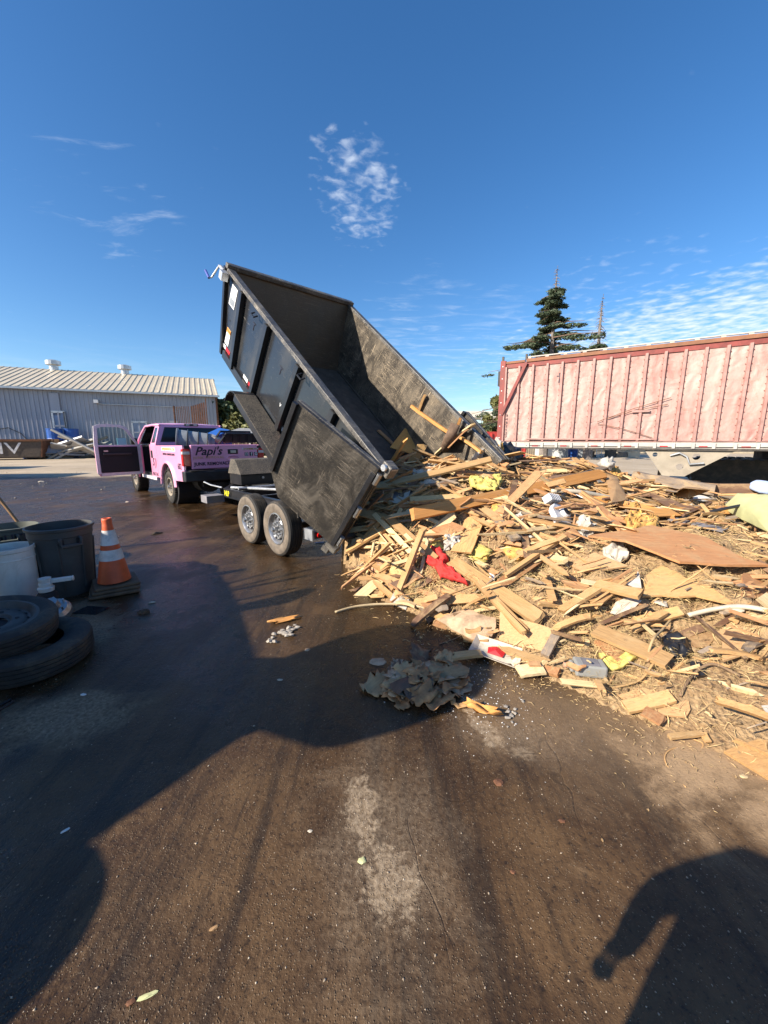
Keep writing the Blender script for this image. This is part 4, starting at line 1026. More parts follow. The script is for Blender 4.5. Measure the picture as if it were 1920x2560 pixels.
# back panel frame around the rear window (leans forward a little)
def bk(x, z): return (x, CB + max(0, z - 1.48) * .22, z)
out = [bk(-.985, 1.48), bk(.985, 1.48), bk(.80, 2.03), bk(-.80, 2.03)]
inn = [bk(-.86, 1.55), bk(.86, 1.55), bk(.70, 1.95), bk(-.70, 1.95)]
quad_strip(g, out, inn); cab = g.build('cab_back', 'pink_paint', pk)
g = MB(); g.add([(p[0], p[1] + .004, p[2]) for p in inn], [(0, 1, 2, 3)]); g.build('rear_window', 'glass_dark', pk)
wf = MB(); quad_strip(wf, [(p[0] * 1.0, p[1] - .006, p[2]) for p in inn], [bk(-.835, 1.572), bk(.835, 1.572), bk(.68, 1.93), bk(-.68, 1.93)]); wf.build('window_seal', 'black_plastic', pk)
# roof
g = MB(); yb, yf = CB + .115, 2.55; vs_ = []
for (y, dz) in ((yb, -.03), (yb + .12, .0), (1.7, .025), (yf - .15, .0), (yf, -.06)):
    for (x, dx) in ((-.84, -.055), (-.72, -.005), (-.3, .015), (.3, .015), (.72, -.005), (.84, -.055)): vs_.append((x, y, RZ + dz + dx))
g.add(vs_, [(j * 6 + i, j * 6 + i + 1, (j + 1) * 6 + i + 1, (j + 1) * 6 + i) for j in range(4) for i in range(5)]); g.build('roof', 'pink_paint', pk, smooth=True)
g = MB(); g.box((0, CB + .115, 2.025), (.36, .05, .06)); bl_ = g.build('brake_lamp', 'black_plastic', pk)
for x in (-.1, .1): g = MB(); g.box((x, CB + .085, 2.025), (.09, .012, .03)); g.build('lens', 'lamp_clear', bl_)
# cab sides
for s in (-1, 1):
    # rear quarter/back door lower skin
    g = MB(); y1 = 1.42 if s < 0 else 2.42
    g.prism([(CB, .60), (y1, .60), (y1, 1.48), (CB, 1.48)], s * (HW - .05), s * (HW - .005), 'x'); g.build('rear_door' if s < 0 else 'cab_side', 'pink_paint', pk, bevel=.012)
    def sp(y, z): return (s * cabx(z), y, z)
    # window surround
    g = MB(); yy1 = 1.42 if s < 0 else 2.42
    o4 = [sp(CB, 1.48), sp(yy1, 1.48), sp(yy1 - .02, 2.0), sp(CB + .12, 2.0)]
    i4 = [sp(CB + .12, 1.53), sp(yy1 - .07, 1.53), sp(yy1 - .08, 1.94), sp(CB + .2, 1.94)]
    quad_strip(g, o4, i4); g.build('window_surround', 'pink_paint', pk)
    g = MB(); g.add([(p[0] - s * .006, p[1], p[2]) for p in i4], [(0, 1, 2, 3)]); g.build('side_window', 'glass_dark', pk)
    g = MB(); g.prism([(1.0, .52), (2.5, .52), (2.5, .60), (1.0, .60)], s * (HW - .10), s * (HW + .02), 'x'); g.build('sill', 'silver_paint' if s < 0 else 'pink_paint', pk)
    # roof side rail / A pillar
    g = MB(); g.tube([sp(CB + .1, 2.0), sp(1.6, 2.02), sp(2.4, 2.0), (s * .86, 2.75, 1.80), (s * .93, 3.1, 1.48)], .035, 8); g.build('pillar', 'pink_paint', pk, smooth=True)
    # front fender and bonnet side
    poly = [(2.45, .62), (3.02, .62)] + arch(3.55, .53) + [(4.08, .66), (4.45, .7), (4.45, 1.30), (4.2, 1.38), (2.45, 1.46)]
    g = MB(); g.prism(poly, s * (HW - .05), s * HW, 'x'); g.build('front_fender', 'pink_paint', pk, bevel=.02)
    g = MB(); g.box((s * (HW + .13), 2.55, 1.52), (.18, .10, .28)); g.build('wing_mirror', 'black_plastic', pk, bevel=.03)
g = MB(); g.add([(-HW + .03, 2.9, 1.46), (HW - .03, 2.9, 1.46), (HW - .05, 4.4, 1.36), (-HW + .05, 4.4, 1.36), (0, 2.9, 1.5), (0, 4.4, 1.40)], [(0, 4, 5, 3), (4, 1, 2, 5)]); g.build('bonnet', 'pink_paint', pk)
g = MB(); g.mm((-HW + .02, 4.42, .7), (HW - .02, 4.5, 1.36)); g.build('grille', 'steel', pk)
g = MB(); g.add([(-.90, 2.95, 1.48), (.90, 2.95, 1.48), (.78, 2.42, 2.0), (-.78, 2.42, 2.0)], [(0, 1, 2, 3)]); g.build('windscreen', 'glass_dark', pk)
# dark interior, seats, B pillar
g = MB(); g.mm((-.70, CB + .03, .66), (HW - .06, CB + .09, 1.45)); g.mm((-HW + .06, CB + .05, .62), (HW - .06, 2.9, .68)); g.mm((-HW + .04, 2.6, .66), (HW - .06, 2.9, 1.42)); g.build('interior', 'interior', pk)
for x in (-.45, .45):
    g = MB(); g.mm((x - .26, 1.45, .70), (x + .26, 2.0, .95)); g.box((x, 1.45, 1.25), (.5, .14, .7), (R(-12), 0, 0)); g.box((x, 1.40, 1.68), (.26, .1, .2)); g.build('seat', 'interior', pk, bevel=.04)
g = MB(); g.tube([(-.45, 2.35, 1.32), (-.25, 2.33, 1.42), (-.28, 2.3, 1.24), (-.45, 2.3, 1.15), (-.62, 2.3, 1.24), (-.64, 2.33, 1.40), (-.45, 2.35, 1.5)], .018); g.build('steering_wheel', 'interior', pk)
g = MB(); g.mm((-HW + .005, 1.425, .62), (-HW + .09, 1.50, 1.48)); g.build('door_jamb', 'pink_paint', pk)
g = MB(); g.box((-HW - .008, 1.30, 1.22), (.02, .10, .20)); g.build('door_handle', 'black_plastic', pk, bevel=.006)
# open driver door, hinged at its front edge, swung square to the cab (inner face looks back)
dr = MB()
DLn = 1.12
dr.prism([(0, .62), (DLn - .06, .60), (DLn, .70), (DLn, 1.44), (0, 1.44)], 0, .05, 'y')
door = dr.build('driver_door', 'pink_paint', pk, bevel=.01, label='open driver door with grey inner panel')
door.location = (-HW - .02, 2.42, 0); door.rotation_euler = (0, 0, R(180 + 4))
fr = MB()   # window frame
path_o = [(.02, 1.44), (.30, 1.96), (.46, 2.03), (DLn - .20, 2.04), (DLn - .04, 1.98), (DLn, 1.44)]
path_i = [(.10, 1.47), (.36, 1.90), (.50, 1.96), (DLn - .22, 1.96), (DLn - .12, 1.92), (DLn - .09, 1.47)]
n_ = 6
vs_ = [(a, -.002, z) for a, z in path_o] + [(a, -.002, z) for a, z in path_i] + [(a, .045, z) for a, z in path_o] + [(a, .045, z) for a, z in path_i]
fs = []
for i in range(n_):
    j = (i + 1) % n_
    fs += [(i, j, n_ + j, n_ + i), (2 * n_ + i, 3 * n_ + i, 3 * n_ + j, 2 * n_ + j), (i, 2 * n_ + i, 2 * n_ + j, j), (n_ + i, n_ + j, 3 * n_ + j, 3 * n_ + i)]
fr.add(vs_, fs); fr.build('window_frame', 'silver_paint', door)
g = MB(); g.prism(path_i, .015, .022, 'y'); gl = g.build('door_window', 'glass_dark', door)
glm = NT('door_glass'); glm.put(glm.b.inputs['Transmission Weight'], 1.0); glm.put(glm.b.inputs['IOR'], 1.05); glm.done((.62, .70, .70), .02)
gl.data.materials[0] = MATS['door_glass']
g = MB(); g.mm((.09, .052, .70), (DLn - .09, .085, 1.42)); ip = g.build('inner_panel', 'interior', door, bevel=.03)
g = MB(); g.mm((.25, .088, 1.18), (.95, .13, 1.25)); g.build('armrest', 'black_plastic', ip, bevel=.02)
g = MB(); g.box((.88, .10, 1.30), (.1, .03, .04)); g.build('door_pull', 'steel', ip)
for (a, b, c, d) in ((.0, .085, .63, 1.44), (DLn - .085, DLn, .66, 1.44), (.085, DLn - .085, .61, .695)):
    g = MB(); g.mm((a, .051, c), (b, .066, d)); g.build('door_edge', 'silver_paint', door, bevel=.006)
g = MB(); g.mm((DLn - .78, -.004, 1.44), (DLn - .56, .03, 1.66)); g.build('sticker', 'sticker_blue', door, label='pale blue sticker on the door window')
# lettering on the left flank
RS = (R(90), 0, R(-90)); XS = -HW - .004
g = MB(); g.mm((XS, -.75, 1.335), (XS + .002, .35, 1.42)); st_ = g.build('banner', 'decal_white', pk)
text_part('lettering', 'PAPISJUNKREMOVAL.COM', 'decal_gold', st_, (XS - .002, -.2, 1.378), RS, .085, bold=.002)
text_part('lettering', 'REMOVAL CLEANOUTS DEMO', 'decal_black', pk, (XS, -.2, 1.25), RS, .075, space=1.05, sx=.9)
text_part('lettering', '602', 'decal_black', pk, (XS, -.97, .98), RS, .20, sx=.9)
text_part('lettering', 'M A C T A L', 'decal_black', pk, (-HW - .002, 1.12, .68), RS, .12, sx=.8)
text_part('lettering', 'S )', 'decal_black', pk, (-HW - .002, 1.14, 1.0), RS, .3, shear=.3)

# load in the truck bed
def rel(o, root):
    o.parent = None; return root.matrix_world
MP = Matrix.Translation(PO) @ Matrix.Rotation(PROT, 4, 'Z')
def place(o, loc, rot):
    o.matrix_world = MP @ Matrix.Translation(loc) @ Euler(rot).to_matrix().to_4x4()
    l, r, s = o.matrix_world.decompose(); o.location = l; o.rotation_euler = r.to_euler()
c_ = thing('trash_can', 'ribbed grey trash can lying in the pickup bed', 'trash can')
g = MB(); g.lathe([(0, 0), (.25, 0), (.27, .15), (.285, .16), (.275, .18), (.285, .36), (.30, .37), (.29, .39), (.30, .60), (.315, .61), (.305, .63), (.315, .82), (.345, .83), (.345, .87), (.315, .87), (.29, .1), (0, .08)], 28); g.build('body', 'grey_plastic', c_, smooth=True, auto=40)
for z in (.17, .38, .62, .85):
    g = MB(); g.lathe([(.30 if z < .4 else .325, -.012), (.325 if z < .4 else .352, 0), (.30 if z < .4 else .325, .012)], 28, Matrix.Translation((0, 0, z))); g.build('hoop', 'black_plastic', c_)
g = MB(); g.tube([(.3, -.08, .82), (.40, -.08, .80), (.40, .08, .80), (.3, .08, .82)], .018); g.build('handle', 'grey_plastic', c_)
place(c_, (-.02, -.62, 1.46), (R(-84), R(0), R(70)))
c_ = thing('storage_tote', 'blue plastic storage tote tipped in the pickup bed', 'tote')
g = MB(); g.box((0, 0, .2), (.62, .42, .4), None, (1.08, 1.08)); g.build('tub', 'blue_plastic', c_, bevel=.02)
g = MB(); g.box((0, 0, .42), (.74, .52, .04)); g.build('rim', 'blue_plastic', c_, bevel=.01)
text_part('lettering', 'U', 'white_plastic', c_, (.12, -.24, .2), (R(90), 0, 0), .16)
place(c_, (.30, -.10, 1.36), (R(8), R(-24), R(5)))
c_ = thing('black_rack', 'black slotted steel rack leaning out of the pickup bed', 'rack')
g = MB(); g.tube([(-.5, 0, 0), (-.32, 0, .26), (.48, 0, .26), (.55, 0, 0)], .03, 8); g.tube([(-.5, .35, 0), (-.32, .35, .26), (.48, .35, .26), (.55, .35, 0)], .03, 8); g.build('frame', 'black_paint', c_)
for k in range(4):
    g = MB(); g.mm((-.36 + k * .2, -.03, .03), (-.24 + k * .2, -.01, .245)); g.build('slat', 'black_paint', c_)
g = MB(); g.mm((-.40, -.012, .04), (.5, -.004, .24)); g.build('mesh_panel', 'interior', c_)
place(c_, (.42, -1.05, 1.50), (R(10), R(0), R(0)))
o = MB().lathe([(0, 0), (.16, .0), (.18, .05), (.17, .1), (0, .13)], 12).build('crumpled_bag', 'cloth_white'); tag(o, 'white plastic bag on the can in the pickup bed', 'bag'); place(o, (-.02, -.62, 1.60), (.4, .3, .2))
# ------------------------------------------------------------------ red semi-trailer
RA = aty(1253, 1000, 13.3); RB = aty(1920, 1000, 9.75)
RA.z = RB.z = 0
rd = (RB - RA).normalized(); rrot = math.atan2(rd.y, rd.x)      # local X runs from the far end towards the right of the photo
rt = thing('semi_trailer', 'long chalky faded red semi-trailer with ribbed sides', 'semi-trailer', RA, rrot)
RL, RZ0, RZ1, RD = 12.2, 1.38, 4.12, 2.5
RP = .425
npan = int(RL / RP)
g0 = MB(); g0.mm((.012, 0, 0), (RP - .012, .03, RZ1 - RZ0 - .40))
pan = g0.mesh('panel', 'faded_red_panel')
gp = MB(); gp.prism([(-.045, 0), (-.03, -.05), (.03, -.05), (.045, 0)], 0, RZ1 - RZ0 - .36, 'z'); pst = gp.mesh('post', 'red_post')
gr = MB()
for k in range(14): gr.box((-.06, -.004, .08 + k * .165), (.016, .012, .016)); gr.box((.06, -.004, .08 + k * .165), (.016, .012, .016))
riv = gr.mesh('rivets', 'red_frame')
for k in range(npan):
    o = bpy.data.objects.new('panel', pan); COL.objects.link(o); o.parent = rt; o.location = (.12 + k * RP, random.uniform(-.004, .004), RZ0 + .20)
    o.rotation_euler = (random.uniform(-.004, .004), 0, random.uniform(-.01, .01))
    o = bpy.data.objects.new('post', pst); COL.objects.link(o); o.parent = rt; o.location = (.12 + k * RP, -.012, RZ0 + .18)
    q = bpy.data.objects.new('rivets', riv); COL.objects.link(q); q.parent = o
    g = MB(); g.box((.12 + k * RP, -.05, RZ0 + .07), (.07, .03, .15)); g.build('rail_clip', 'trailer_white', rt)
    if k % 2 == 0:
        g = MB(); g.mm((.12 + k * RP + .12, -.036, RZ0 + .02), (.12 + k * RP + .30, -.031, RZ0 + .065)); g.build('reflector', 'decal_red', rt)
g = MB(); g.mm((.0, -.03, RZ0), (RL, .03, RZ0 + .17)); g.build('bottom_rail', 'trailer_white', rt)
g = MB(); g.mm((0, -.045, RZ0 + .168), (RL, .0, RZ0 + .186)); g.build('rub_strip', 'red_post', rt)
g = MB(); g.mm((0, -.035, RZ0 - .05), (RL, RD, RZ0 - .005)); g.build('floor', 'excavator_black', rt)
g = MB(); g.mm((.05, -.025, RZ1 - .22), (RL, .03, RZ1 - .08)); g.build('top_band', 'red_frame', rt)
g = MB(); g.mm((.75, -.06, RZ1 - .082), (RL, .05, RZ1 + .015)); g.build('top_rail', 'rail_wood', rt)
g = MB(); g.mm((.75, -.02, RZ1 + .055), (RL, .06, RZ1 + .085)); g.build('tarp_rail', 'trailer_white', rt)
for k in range(22):
    g = MB(); g.mm((.78 + k * .52, -.015, RZ1 + .016), (.88 + k * .52, .05, RZ1 + .054)); g.build('rail_block', 'trailer_white', rt)
g = MB(); g.mm((.0, -.05, RZ1 - .08), (.70, .06, RZ1 - .01)); g.build('top_rail', 'rail_wood', rt)
g = MB(); g.mm((-.06, -.07, RZ0 - .02), (.10, .06, RZ1 + .02)); cp = g.build('corner_post', 'red_frame', rt)
for k in range(7):
    g = MB(); g.box((.02, -.075, RZ0 + .3 + k * .38), (.03, .012, .03)); g.build('bolt', 'white_paint', cp)
g = MB(); a = Vector((.05, -.085, RZ0 + 1.05)); b = Vector((.76, -.085, RZ1 - .10)); d = b - a
g.box(((a + b) / 2)[:], (.09, .03, d.length), (0, math.atan2(d.x, d.z), 0)); g.build('diagonal_brace', 'red_frame', rt)
for x in (.0, .74): g = MB(); g.mm((x - .03, -.05, RZ1 - .02), (x + .03, .02, RZ1 + .16)); g.build('stake', 'excavator_black', rt)
for y in (.06, RD):
    pass
g = MB(); g.mm((-.04, .065, RZ0), (.04, RD, RZ1 - .05)); g.build('front_wall', 'red_frame', rt)
g = MB(); g.mm((.04, RD - .03, RZ0), (RL, RD, RZ1 - .05)); g.build('far_side', 'faded_red_panel', rt)
g = MB(); g.mm((RL, 0, RZ0), (RL + .05, RD, RZ1)); g.build('end_wall', 'red_frame', rt)
g = MB(); g.mm((-.14, -.02, RZ1 - .75), (-.065, .3, RZ1 - .28)); g.build('front_box', 'black_paint', rt)
for k, ch in enumerate('8482127'):
    text_part('number', ch, 'decal_black', rt, (.225, -.006, RZ0 + 1.02 - k * .115), (R(90), 0, 0), .115)
g = MB(); g.tube([(.9, -.07, RZ0 + .255), (4.4, -.07, RZ0 + .235)], .025, 6); g.build('side_bar', 'red_post', rt)
for x0, z0, x1, z1 in ((2.9, .75, 4.6, 1.35), (2.9, .70, 4.3, .28), (3.0, .8, 4.55, 1.18)):
    g = MB(); g.tube([(x0, -.056, RZ0 + z0), ((x0 + x1) / 2, -.06, RZ0 + (z0 + z1) / 2 + .04), (x1, -.056, RZ0 + z1)], .008, 5); g.build('scrape_wire', 'rust', rt)
g = MB(); g.box((3.95, -.06, RZ0 + 1.02), (.42, .03, .06)); g.build('lamp_bracket', 'red_post', rt)
g = MB(); g.tube([(0.9, -.045, RZ0 + .05), (5, -.05, RZ0 + .03), (9, -.045, RZ0 + .06), (RL, -.045, RZ0 + .03)], .009, 5); g.build('wiring', 'excavator_black', rt)
text_part('print', '†', 'decal_black', rt, (1.75, -.006, RZ1 - .62), (R(90), 0, 0), .34)
for k, (x, z, w, h) in enumerate(((8.0, .62, .14, .13), (7.93, .5, .2, .14))):
    g = MB(); g.mm((x, -.004, RZ0 + z), (x + w, .002, RZ0 + z + h)); g.build('patch', 'red_frame', rt)
# landing gear: cream plate with round holes
def plate_with_holes(parent):
    xs0 = 4.15
    outer = [(xs0, RZ0 - .06), (xs0 + 1.95, RZ0 - .06), (xs0 + .98, .62), (xs0 + .48, .62), (xs0 + .30, .9)]
    bm = bmesh.new()
    holes = [(xs0 + .26, RZ0 - .18, .06), (xs0 + 1.18, RZ0 - .22, .085), (xs0 + .85, .88, .085)]
    vs_ = [bm.verts.new((x, .28, z)) for x, z in outer]; es = [bm.edges.new((vs_[i], vs_[(i + 1) % len(vs_)])) for i in range(len(vs_))]
    for hx, hz, hr in holes:
        hv = [bm.verts.new((hx + hr * math.cos(2 * math.pi * k / 16), .28, hz + hr * math.sin(2 * math.pi * k / 16))) for k in range(16)]
        es += [bm.edges.new((hv[i], hv[(i + 1) % 16])) for i in range(16)]
    r = bmesh.ops.triangle_fill(bm, use_beauty=True, use_dissolve=False, edges=es)
    me = bpy.data.meshes.new('gear_plate'); bm.to_mesh(me); bm.free(); me.materials.append(MATS['cream_steel'])
    o = bpy.data.objects.new('gear_plate', me); COL.objects.link(o); o.parent = parent
    so = o.modifiers.new('solid', 'SOLIDIFY'); so.thickness = .05; so.offset = 0
    o.location = (0, -.22, 0)
    return o
lg = plate_with_holes(rt)
g = MB(); g.mm((4.62, .0, .06), (4.80, .16, .63)); g.mm((4.55, -.04, .0), (4.88, .2, .06)); g.build('landing_leg', 'cream_steel', rt)
g = MB(); g.mm((4.62, RD - .4, .0), (4.80, RD - .24, RZ0 - .06)); g.build('landing_leg', 'excavator_black', rt)
g = MB(); g.tube([(4.75, .0, RZ0 - .2), (4.95, -.03, RZ0 - .12), (5.12, -.03, RZ0 - .22), (5.2, -.03, RZ0 - .42), (5.5, -.03, RZ0 - .38)], .025, 6); g.build('air_hose', 'galvanized', rt)
g = MB(); g.tube([(7.3, .1, RZ0 - .1), (7.0, .1, RZ0 - .26), (6.9, .1, RZ0 - .22)], .02, 6); g.build('air_hose', 'galvanized', rt)
# rear bogie out of frame
for y in (.3, RD - .3):
    for x in (10.3, 11.5):
        wheel(rt, (x, y, .5), .5, .28, .29, -1 if y < 1 else 1, 'white_paint', ('rubber', 'rubber'), 6, 6)
for o in [c for c in rt.children if c.name.startswith('wheel')]: o.rotation_euler = (0, 0, R(90) if o.location.y < 1 else R(90))

# ------------------------------------------------------------------ crawler machine standing behind the trailer
q0 = gnd(1690, 1236); q0 = Vector((RA.x, RA.y, 0)) + rd * 8.1 + Vector((-rd.y, rd.x, 0)) * 3.9
ex = thing('crawler_excavator', 'black crawler tracks of a machine parked behind the red trailer', 'excavator', q0, rrot)
for yy in (0, 2.2):
    g = MB(); pts = []
    Lh, rr = 2.0, .47
    for k in range(13): a = R(90 + k * 15); pts.append((-Lh + rr * math.cos(a), rr + .02 + rr * math.sin(a)))
    for k in range(13): a = R(-90 + k * 15); pts.append((Lh + rr * math.cos(a), rr + .02 + rr * math.sin(a)))
    g.prism(pts, yy - .24, yy + .24, 'y'); tk = g.build('track', 'excavator_black', ex, bevel=.02)
    per = []
    n_ = 46; tot = 4 * Lh + 2 * math.pi * rr
    for k in range(n_):
        s_ = k / n_ * tot
        if s_ < 2 * Lh: x, z, an = -Lh + s_, .02, 0
        elif s_ < 2 * Lh + math.pi * rr: a = (s_ - 2 * Lh) / rr - math.pi / 2; x, z, an = Lh + rr * math.cos(a), rr + .02 + rr * math.sin(a), a + math.pi / 2
        elif s_ < 4 * Lh + math.pi * rr: x, z, an = Lh - (s_ - 2 * Lh - math.pi * rr), 2 * rr + .02, 0
        else: a = (s_ - 4 * Lh - math.pi * rr) / rr + math.pi / 2; x, z, an = -Lh + rr * math.cos(a), rr + .02 + rr * math.sin(a), a + math.pi / 2
        g = MB(); g.box((x, yy, z), (.13, .54, .05), (0, -an, 0)); g.build('track_shoe', 'excavator_black', tk)
    for k in range(7):
        g = MB(); g.cyl((-1.6 + k * .53, yy - .27, .22), (-1.6 + k * .53, yy + .27, .22), .12, n=12); g.build('roller', 'excavator_black', tk)
    g = MB(); g.cyl((-Lh, yy - .27, rr + .02), (-Lh, yy + .27, rr + .02), .28, n=16); g.build('idler', 'excavator_black', tk)
g = MB(); g.mm((-.9, .3, .4), (.9, 1.9, .95)); g.cyl((0, 1.1, .95), (0, 1.1, 1.3), .7, n=20); g.build('car_body', 'excavator_black', ex)
g = MB(); g.mm((-1.3, .1, 1.3), (1.8, 2.4, 2.3)); g.build('house', 'machine_yellow', ex, bevel=.08)
g = MB(); g.mm((.4, -.2, 2.2), (1.6, .9, 3.1)); g.build('cab', 'glass_dark', ex, bevel=.05)

# ------------------------------------------------------------------ bins beyond the trailer
def farpt(px, py): return gnd(px, py)
def far_bin(px, py, w, h, mat, label, grp=None):
    p = farpt(px, py)
    k = p.y / 960
    t = thing('trash_bin', label, 'bin', p, 0, grp)
    r = w * k / 2; hh = h * k
    g = MB(); g.lathe([(0, 0), (r * .82, 0), (r * .98, hh * .9), (r * 1.05, hh * .9), (r * 1.05, hh), (r * .9, hh), (r * .8, .1), (0, .1)], 18); g.build('body', mat, t, smooth=True, auto=40)
    for s in (-1, 1): g = MB(); g.tube([(s * r, -.08, hh * .84), (s * (r + .08), -.08, hh * .82), (s * (r + .08), .08, hh * .82), (s * r, .08, hh * .84)], .02); g.build('handle', mat, t)
far_bin(1407, 1144, 23, 30, 'grey_plastic', 'left grey trash bin under the red trailer')
far_bin(1431, 1142, 25, 26, 'blue_plastic', 'blue bin between the two grey bins under the trailer')
far_bin(1453, 1144, 20, 27, 'grey_plastic', 'right grey trash bin under the red trailer')
p = farpt(1312, 1144); k = p.y / 960
t = thing('plastic_pallet_box', 'cream ribbed plastic pallet box under the trailer front', 'crate', p)
w_, h_ = 48 * k, 25 * k
g = MB(); g.mm((-w_ / 2, 0, .12), (w_ / 2, w_ * .8, h_)); g.build('tub', 'cream_steel', t)
for i in range(9): g = MB(); g.mm((-w_ / 2 + i * w_ / 9 + .03, -.04, .14), (-w_ / 2 + i * w_ / 9 + .07, -.002, h_ - .03)); g.build('rib', 'cream_steel', t)
for i in (-1, 0, 1): g = MB(); g.mm((i * w_ * .42 - .08, .0, 0), (i * w_ * .42 + .08, w_ * .8, .118)); g.build('foot', 'cream_steel', t)
p = farpt(1368, 1144); w_ = 62 * k
t = thing('white_box', 'long plain white box next to the pallet box', 'box', p)
g = MB(); g.mm((-w_ / 2, 0, 0.06), (w_ / 2, .9, h_)); g.build('carcass', 'white_paint', t, bevel=.02)
g = MB(); g.mm((-w_ / 2 - .03, -.03, h_), (w_ / 2 + .03, .93, h_ + .05)); g.build('lid', 'white_paint', t, bevel=.01)
g = MB(); g.mm((-w_ / 2 + .1, .1, 0), (w_ / 2 - .1, .8, .058)); g.build('plinth', 'excavator_black', t)
p = farpt(1497, 1143)
t = thing('hand_truck', 'grey tubular hand truck by the far bins', 'hand truck', p)
hh = 28 * k
for s in (-1, 1): g = MB(); g.tube([(s * .25, 0, 0), (s * .25, .1, hh)], .03); g.build('upright', 'galvanized', t)
for j in range(4): g = MB(); g.tube([(-.25, .02 + j * .025, .15 + j * hh * .25), (.25, .02 + j * .025, .15 + j * hh * .25)], .02); g.build('rung', 'galvanized', t)
for s in (-1, 1): g = MB(); g.cyl((s * .32, .1, .12), (s * .28, .1, .12), .12); g.build('wheel', 'rubber', t)
for k2, (px, w, h, mt) in enumerate(((1475, 14, 12, 'wood_dark'), (1525, 22, 18, 'excavator_black'), (1550, 26, 10, 'wood_grey'), (1580, 30, 14, 'tan_wall'))):
    p = farpt(px, 1143); g = MB(); g.box((0, 0, h * k / 2), (w * k, .5, h * k)); g.box((.1, -.1, h * k + .06), (w * k * .8, .3, .12), (.1, .05, .2))
    o = g.build('junk_pile', mt); o.location = p; tag(o, ['brown', 'black', 'grey', 'tan'][k2] + ' clutter among the far bins beneath the trailer', 'junk')
t, w_, h_ = bgbox('tan_building', 'low tan building beyond the bins and the trailer', 'building', 1420, 2400, 48, 1118)
g = MB(); g.mm((-w_ / 2, 0, 0), (w_ / 2, 8, h_)); g.build('wall', 'tan_wall', t)
for j in range(8): g = MB(); g.mm((-w_ / 2 + 2 + j * w_ / 8.5, -.05, .4), (-w_ / 2 + 4 + j * w_ / 8.5, .0 - .004, h_ - .3)); g.build('door', 'roof_grey', t)
g = MB(); g.mm((-w_ / 2 - .3, -.5, h_), (w_ / 2 + .3, 8, h_ + .15)); g.build('roof', 'roof_grey', t)
# ------------------------------------------------------------------ left foreground: bins, cone, tyres
def big_can(name, label, loc, r, h, mat, rotz, letter=None):
    t = thing(name, label, 'trash can', loc, rotz)
    prof = [(0, 0), (r * .80, 0), (r * .82, .03), (r * .90, h * .5), (r * .96, h * .86), (r * .985, h * .87), (r * .99, h * .955), (r * 1.045, h * .965), (r * 1.05, h), (r * .99, h + .004), (r * .95, h * .9), (r * .78, .05), (0, .04)]
    g = MB(); g.lathe(prof, 40); b = g.build('body', mat, t, smooth=True, auto=32)
    for a in (-90, 90):
        g = MB(); ca = R(a)
        def pp(rr, da, z): return (rr * math.cos(ca + da), rr * math.sin(ca + da), z)
        g.tube([pp(r * .99, -.30, h * .86), pp(r * 1.06, -.30, h * .84), pp(r * 1.12, -.26, h * .76), pp(r * 1.12, .26, h * .76), pp(r * 1.06, .30, h * .84), pp(r * .99, .30, h * .86)], .018, 6); g.build('handle', mat, t)
        g = MB(); g.add([pp(r * .975, -.28, h * .85), pp(r * .975, .28, h * .85), pp(r * .95, .26, h * .72), pp(r * .95, -.26, h * .72)], [(0, 1, 2, 3)]); g.build('grip_recess', 'interior', t)
    for a in range(8):
        ca = R(a * 45 + 22); g = MB()
        g.tube([(r * .835 * math.cos(ca), r * .835 * math.sin(ca), .08), (r * .955 * math.cos(ca), r * .955 * math.sin(ca), h * .80)], .012, 5); g.build('rib', mat, t)
    if letter:
        text_part('lettering', letter, 'decal_black', t, (0, -r * .985, h * .80), (R(86), 0, 0), .12, space=1.1, bold=.003)
    return t
big_can('trash_can', 'dark grey round trash can beside the traffic cone', (-3.40, 3.93, 0), .275, .725, 'can_grey', R(55))
big_can('trash_can', 'olive grey trash can cut by the left edge, behind the white barrel', (-4.62, 4.62, 0), .27, .56, 'can_green', R(40), 'BRUTE')
t = thing('plastic_barrel', 'tall white plastic barrel at the left edge', 'barrel', (-3.60, 3.55, 0))
g = MB(); r, h = .185, .60
g.lathe([(0, 0), (r * .93, 0), (r * .97, .02), (r * 1.0, h * .93), (r * 1.045, h * .94), (r * 1.045, h), (r * .985, h), (r * .95, h * .9), (r * .9, .03), (0, .02)], 36); g.build('body', 'white_plastic', t, smooth=True, auto=40)
g = MB(); g.lathe([(r * .99, h * .80), (r * 1.02, h * .805), (r * 1.02, h * .82), (r * .99, h * .825)], 36); g.build('band', 'white_plastic', t)
# cone on a stack of bases
t = thing('traffic_cone', 'dirty orange traffic cone with two white bands beside the grey can', 'traffic cone', (-2.90, 3.93, 0), R(38))
for k in range(3):
    g = MB(); g.box((.01 * (k - 1), .012 * k, .02 + k * .036), (.44 - .02 * k, .44 - .02 * k, .032), (.02 * (k - 1), .015, .05 * (k - 1))); g.build('base', 'cone_base', t, bevel=.012, label='brown scuffed square rubber base')
def cr_(z): return .155 - (z - .11) * (.125 / .69)
for (z0, z1, mt) in ((.125, .36, 'cone_orange'), (.36, .47, 'cone_white'), (.47, .52, 'cone_orange'), (.52, .675, 'cone_white'), (.675, .80, 'cone_orange')):
    e = .003 if 'white' in mt else 0
    g = MB(); g.lathe([(cr_(z0) + e, z0), (cr_(z1) + e, z1)] if z1 < .79 else [(cr_(z0), z0), (.046, z0 + .06), (.044, z0 + .065), (.047, z1 - .02), (.042, z1), (.030, z1), (.03, z1 - .06)], 28); g.build('band' if 'white' in mt else 'cone_body', mt, t, smooth=True)
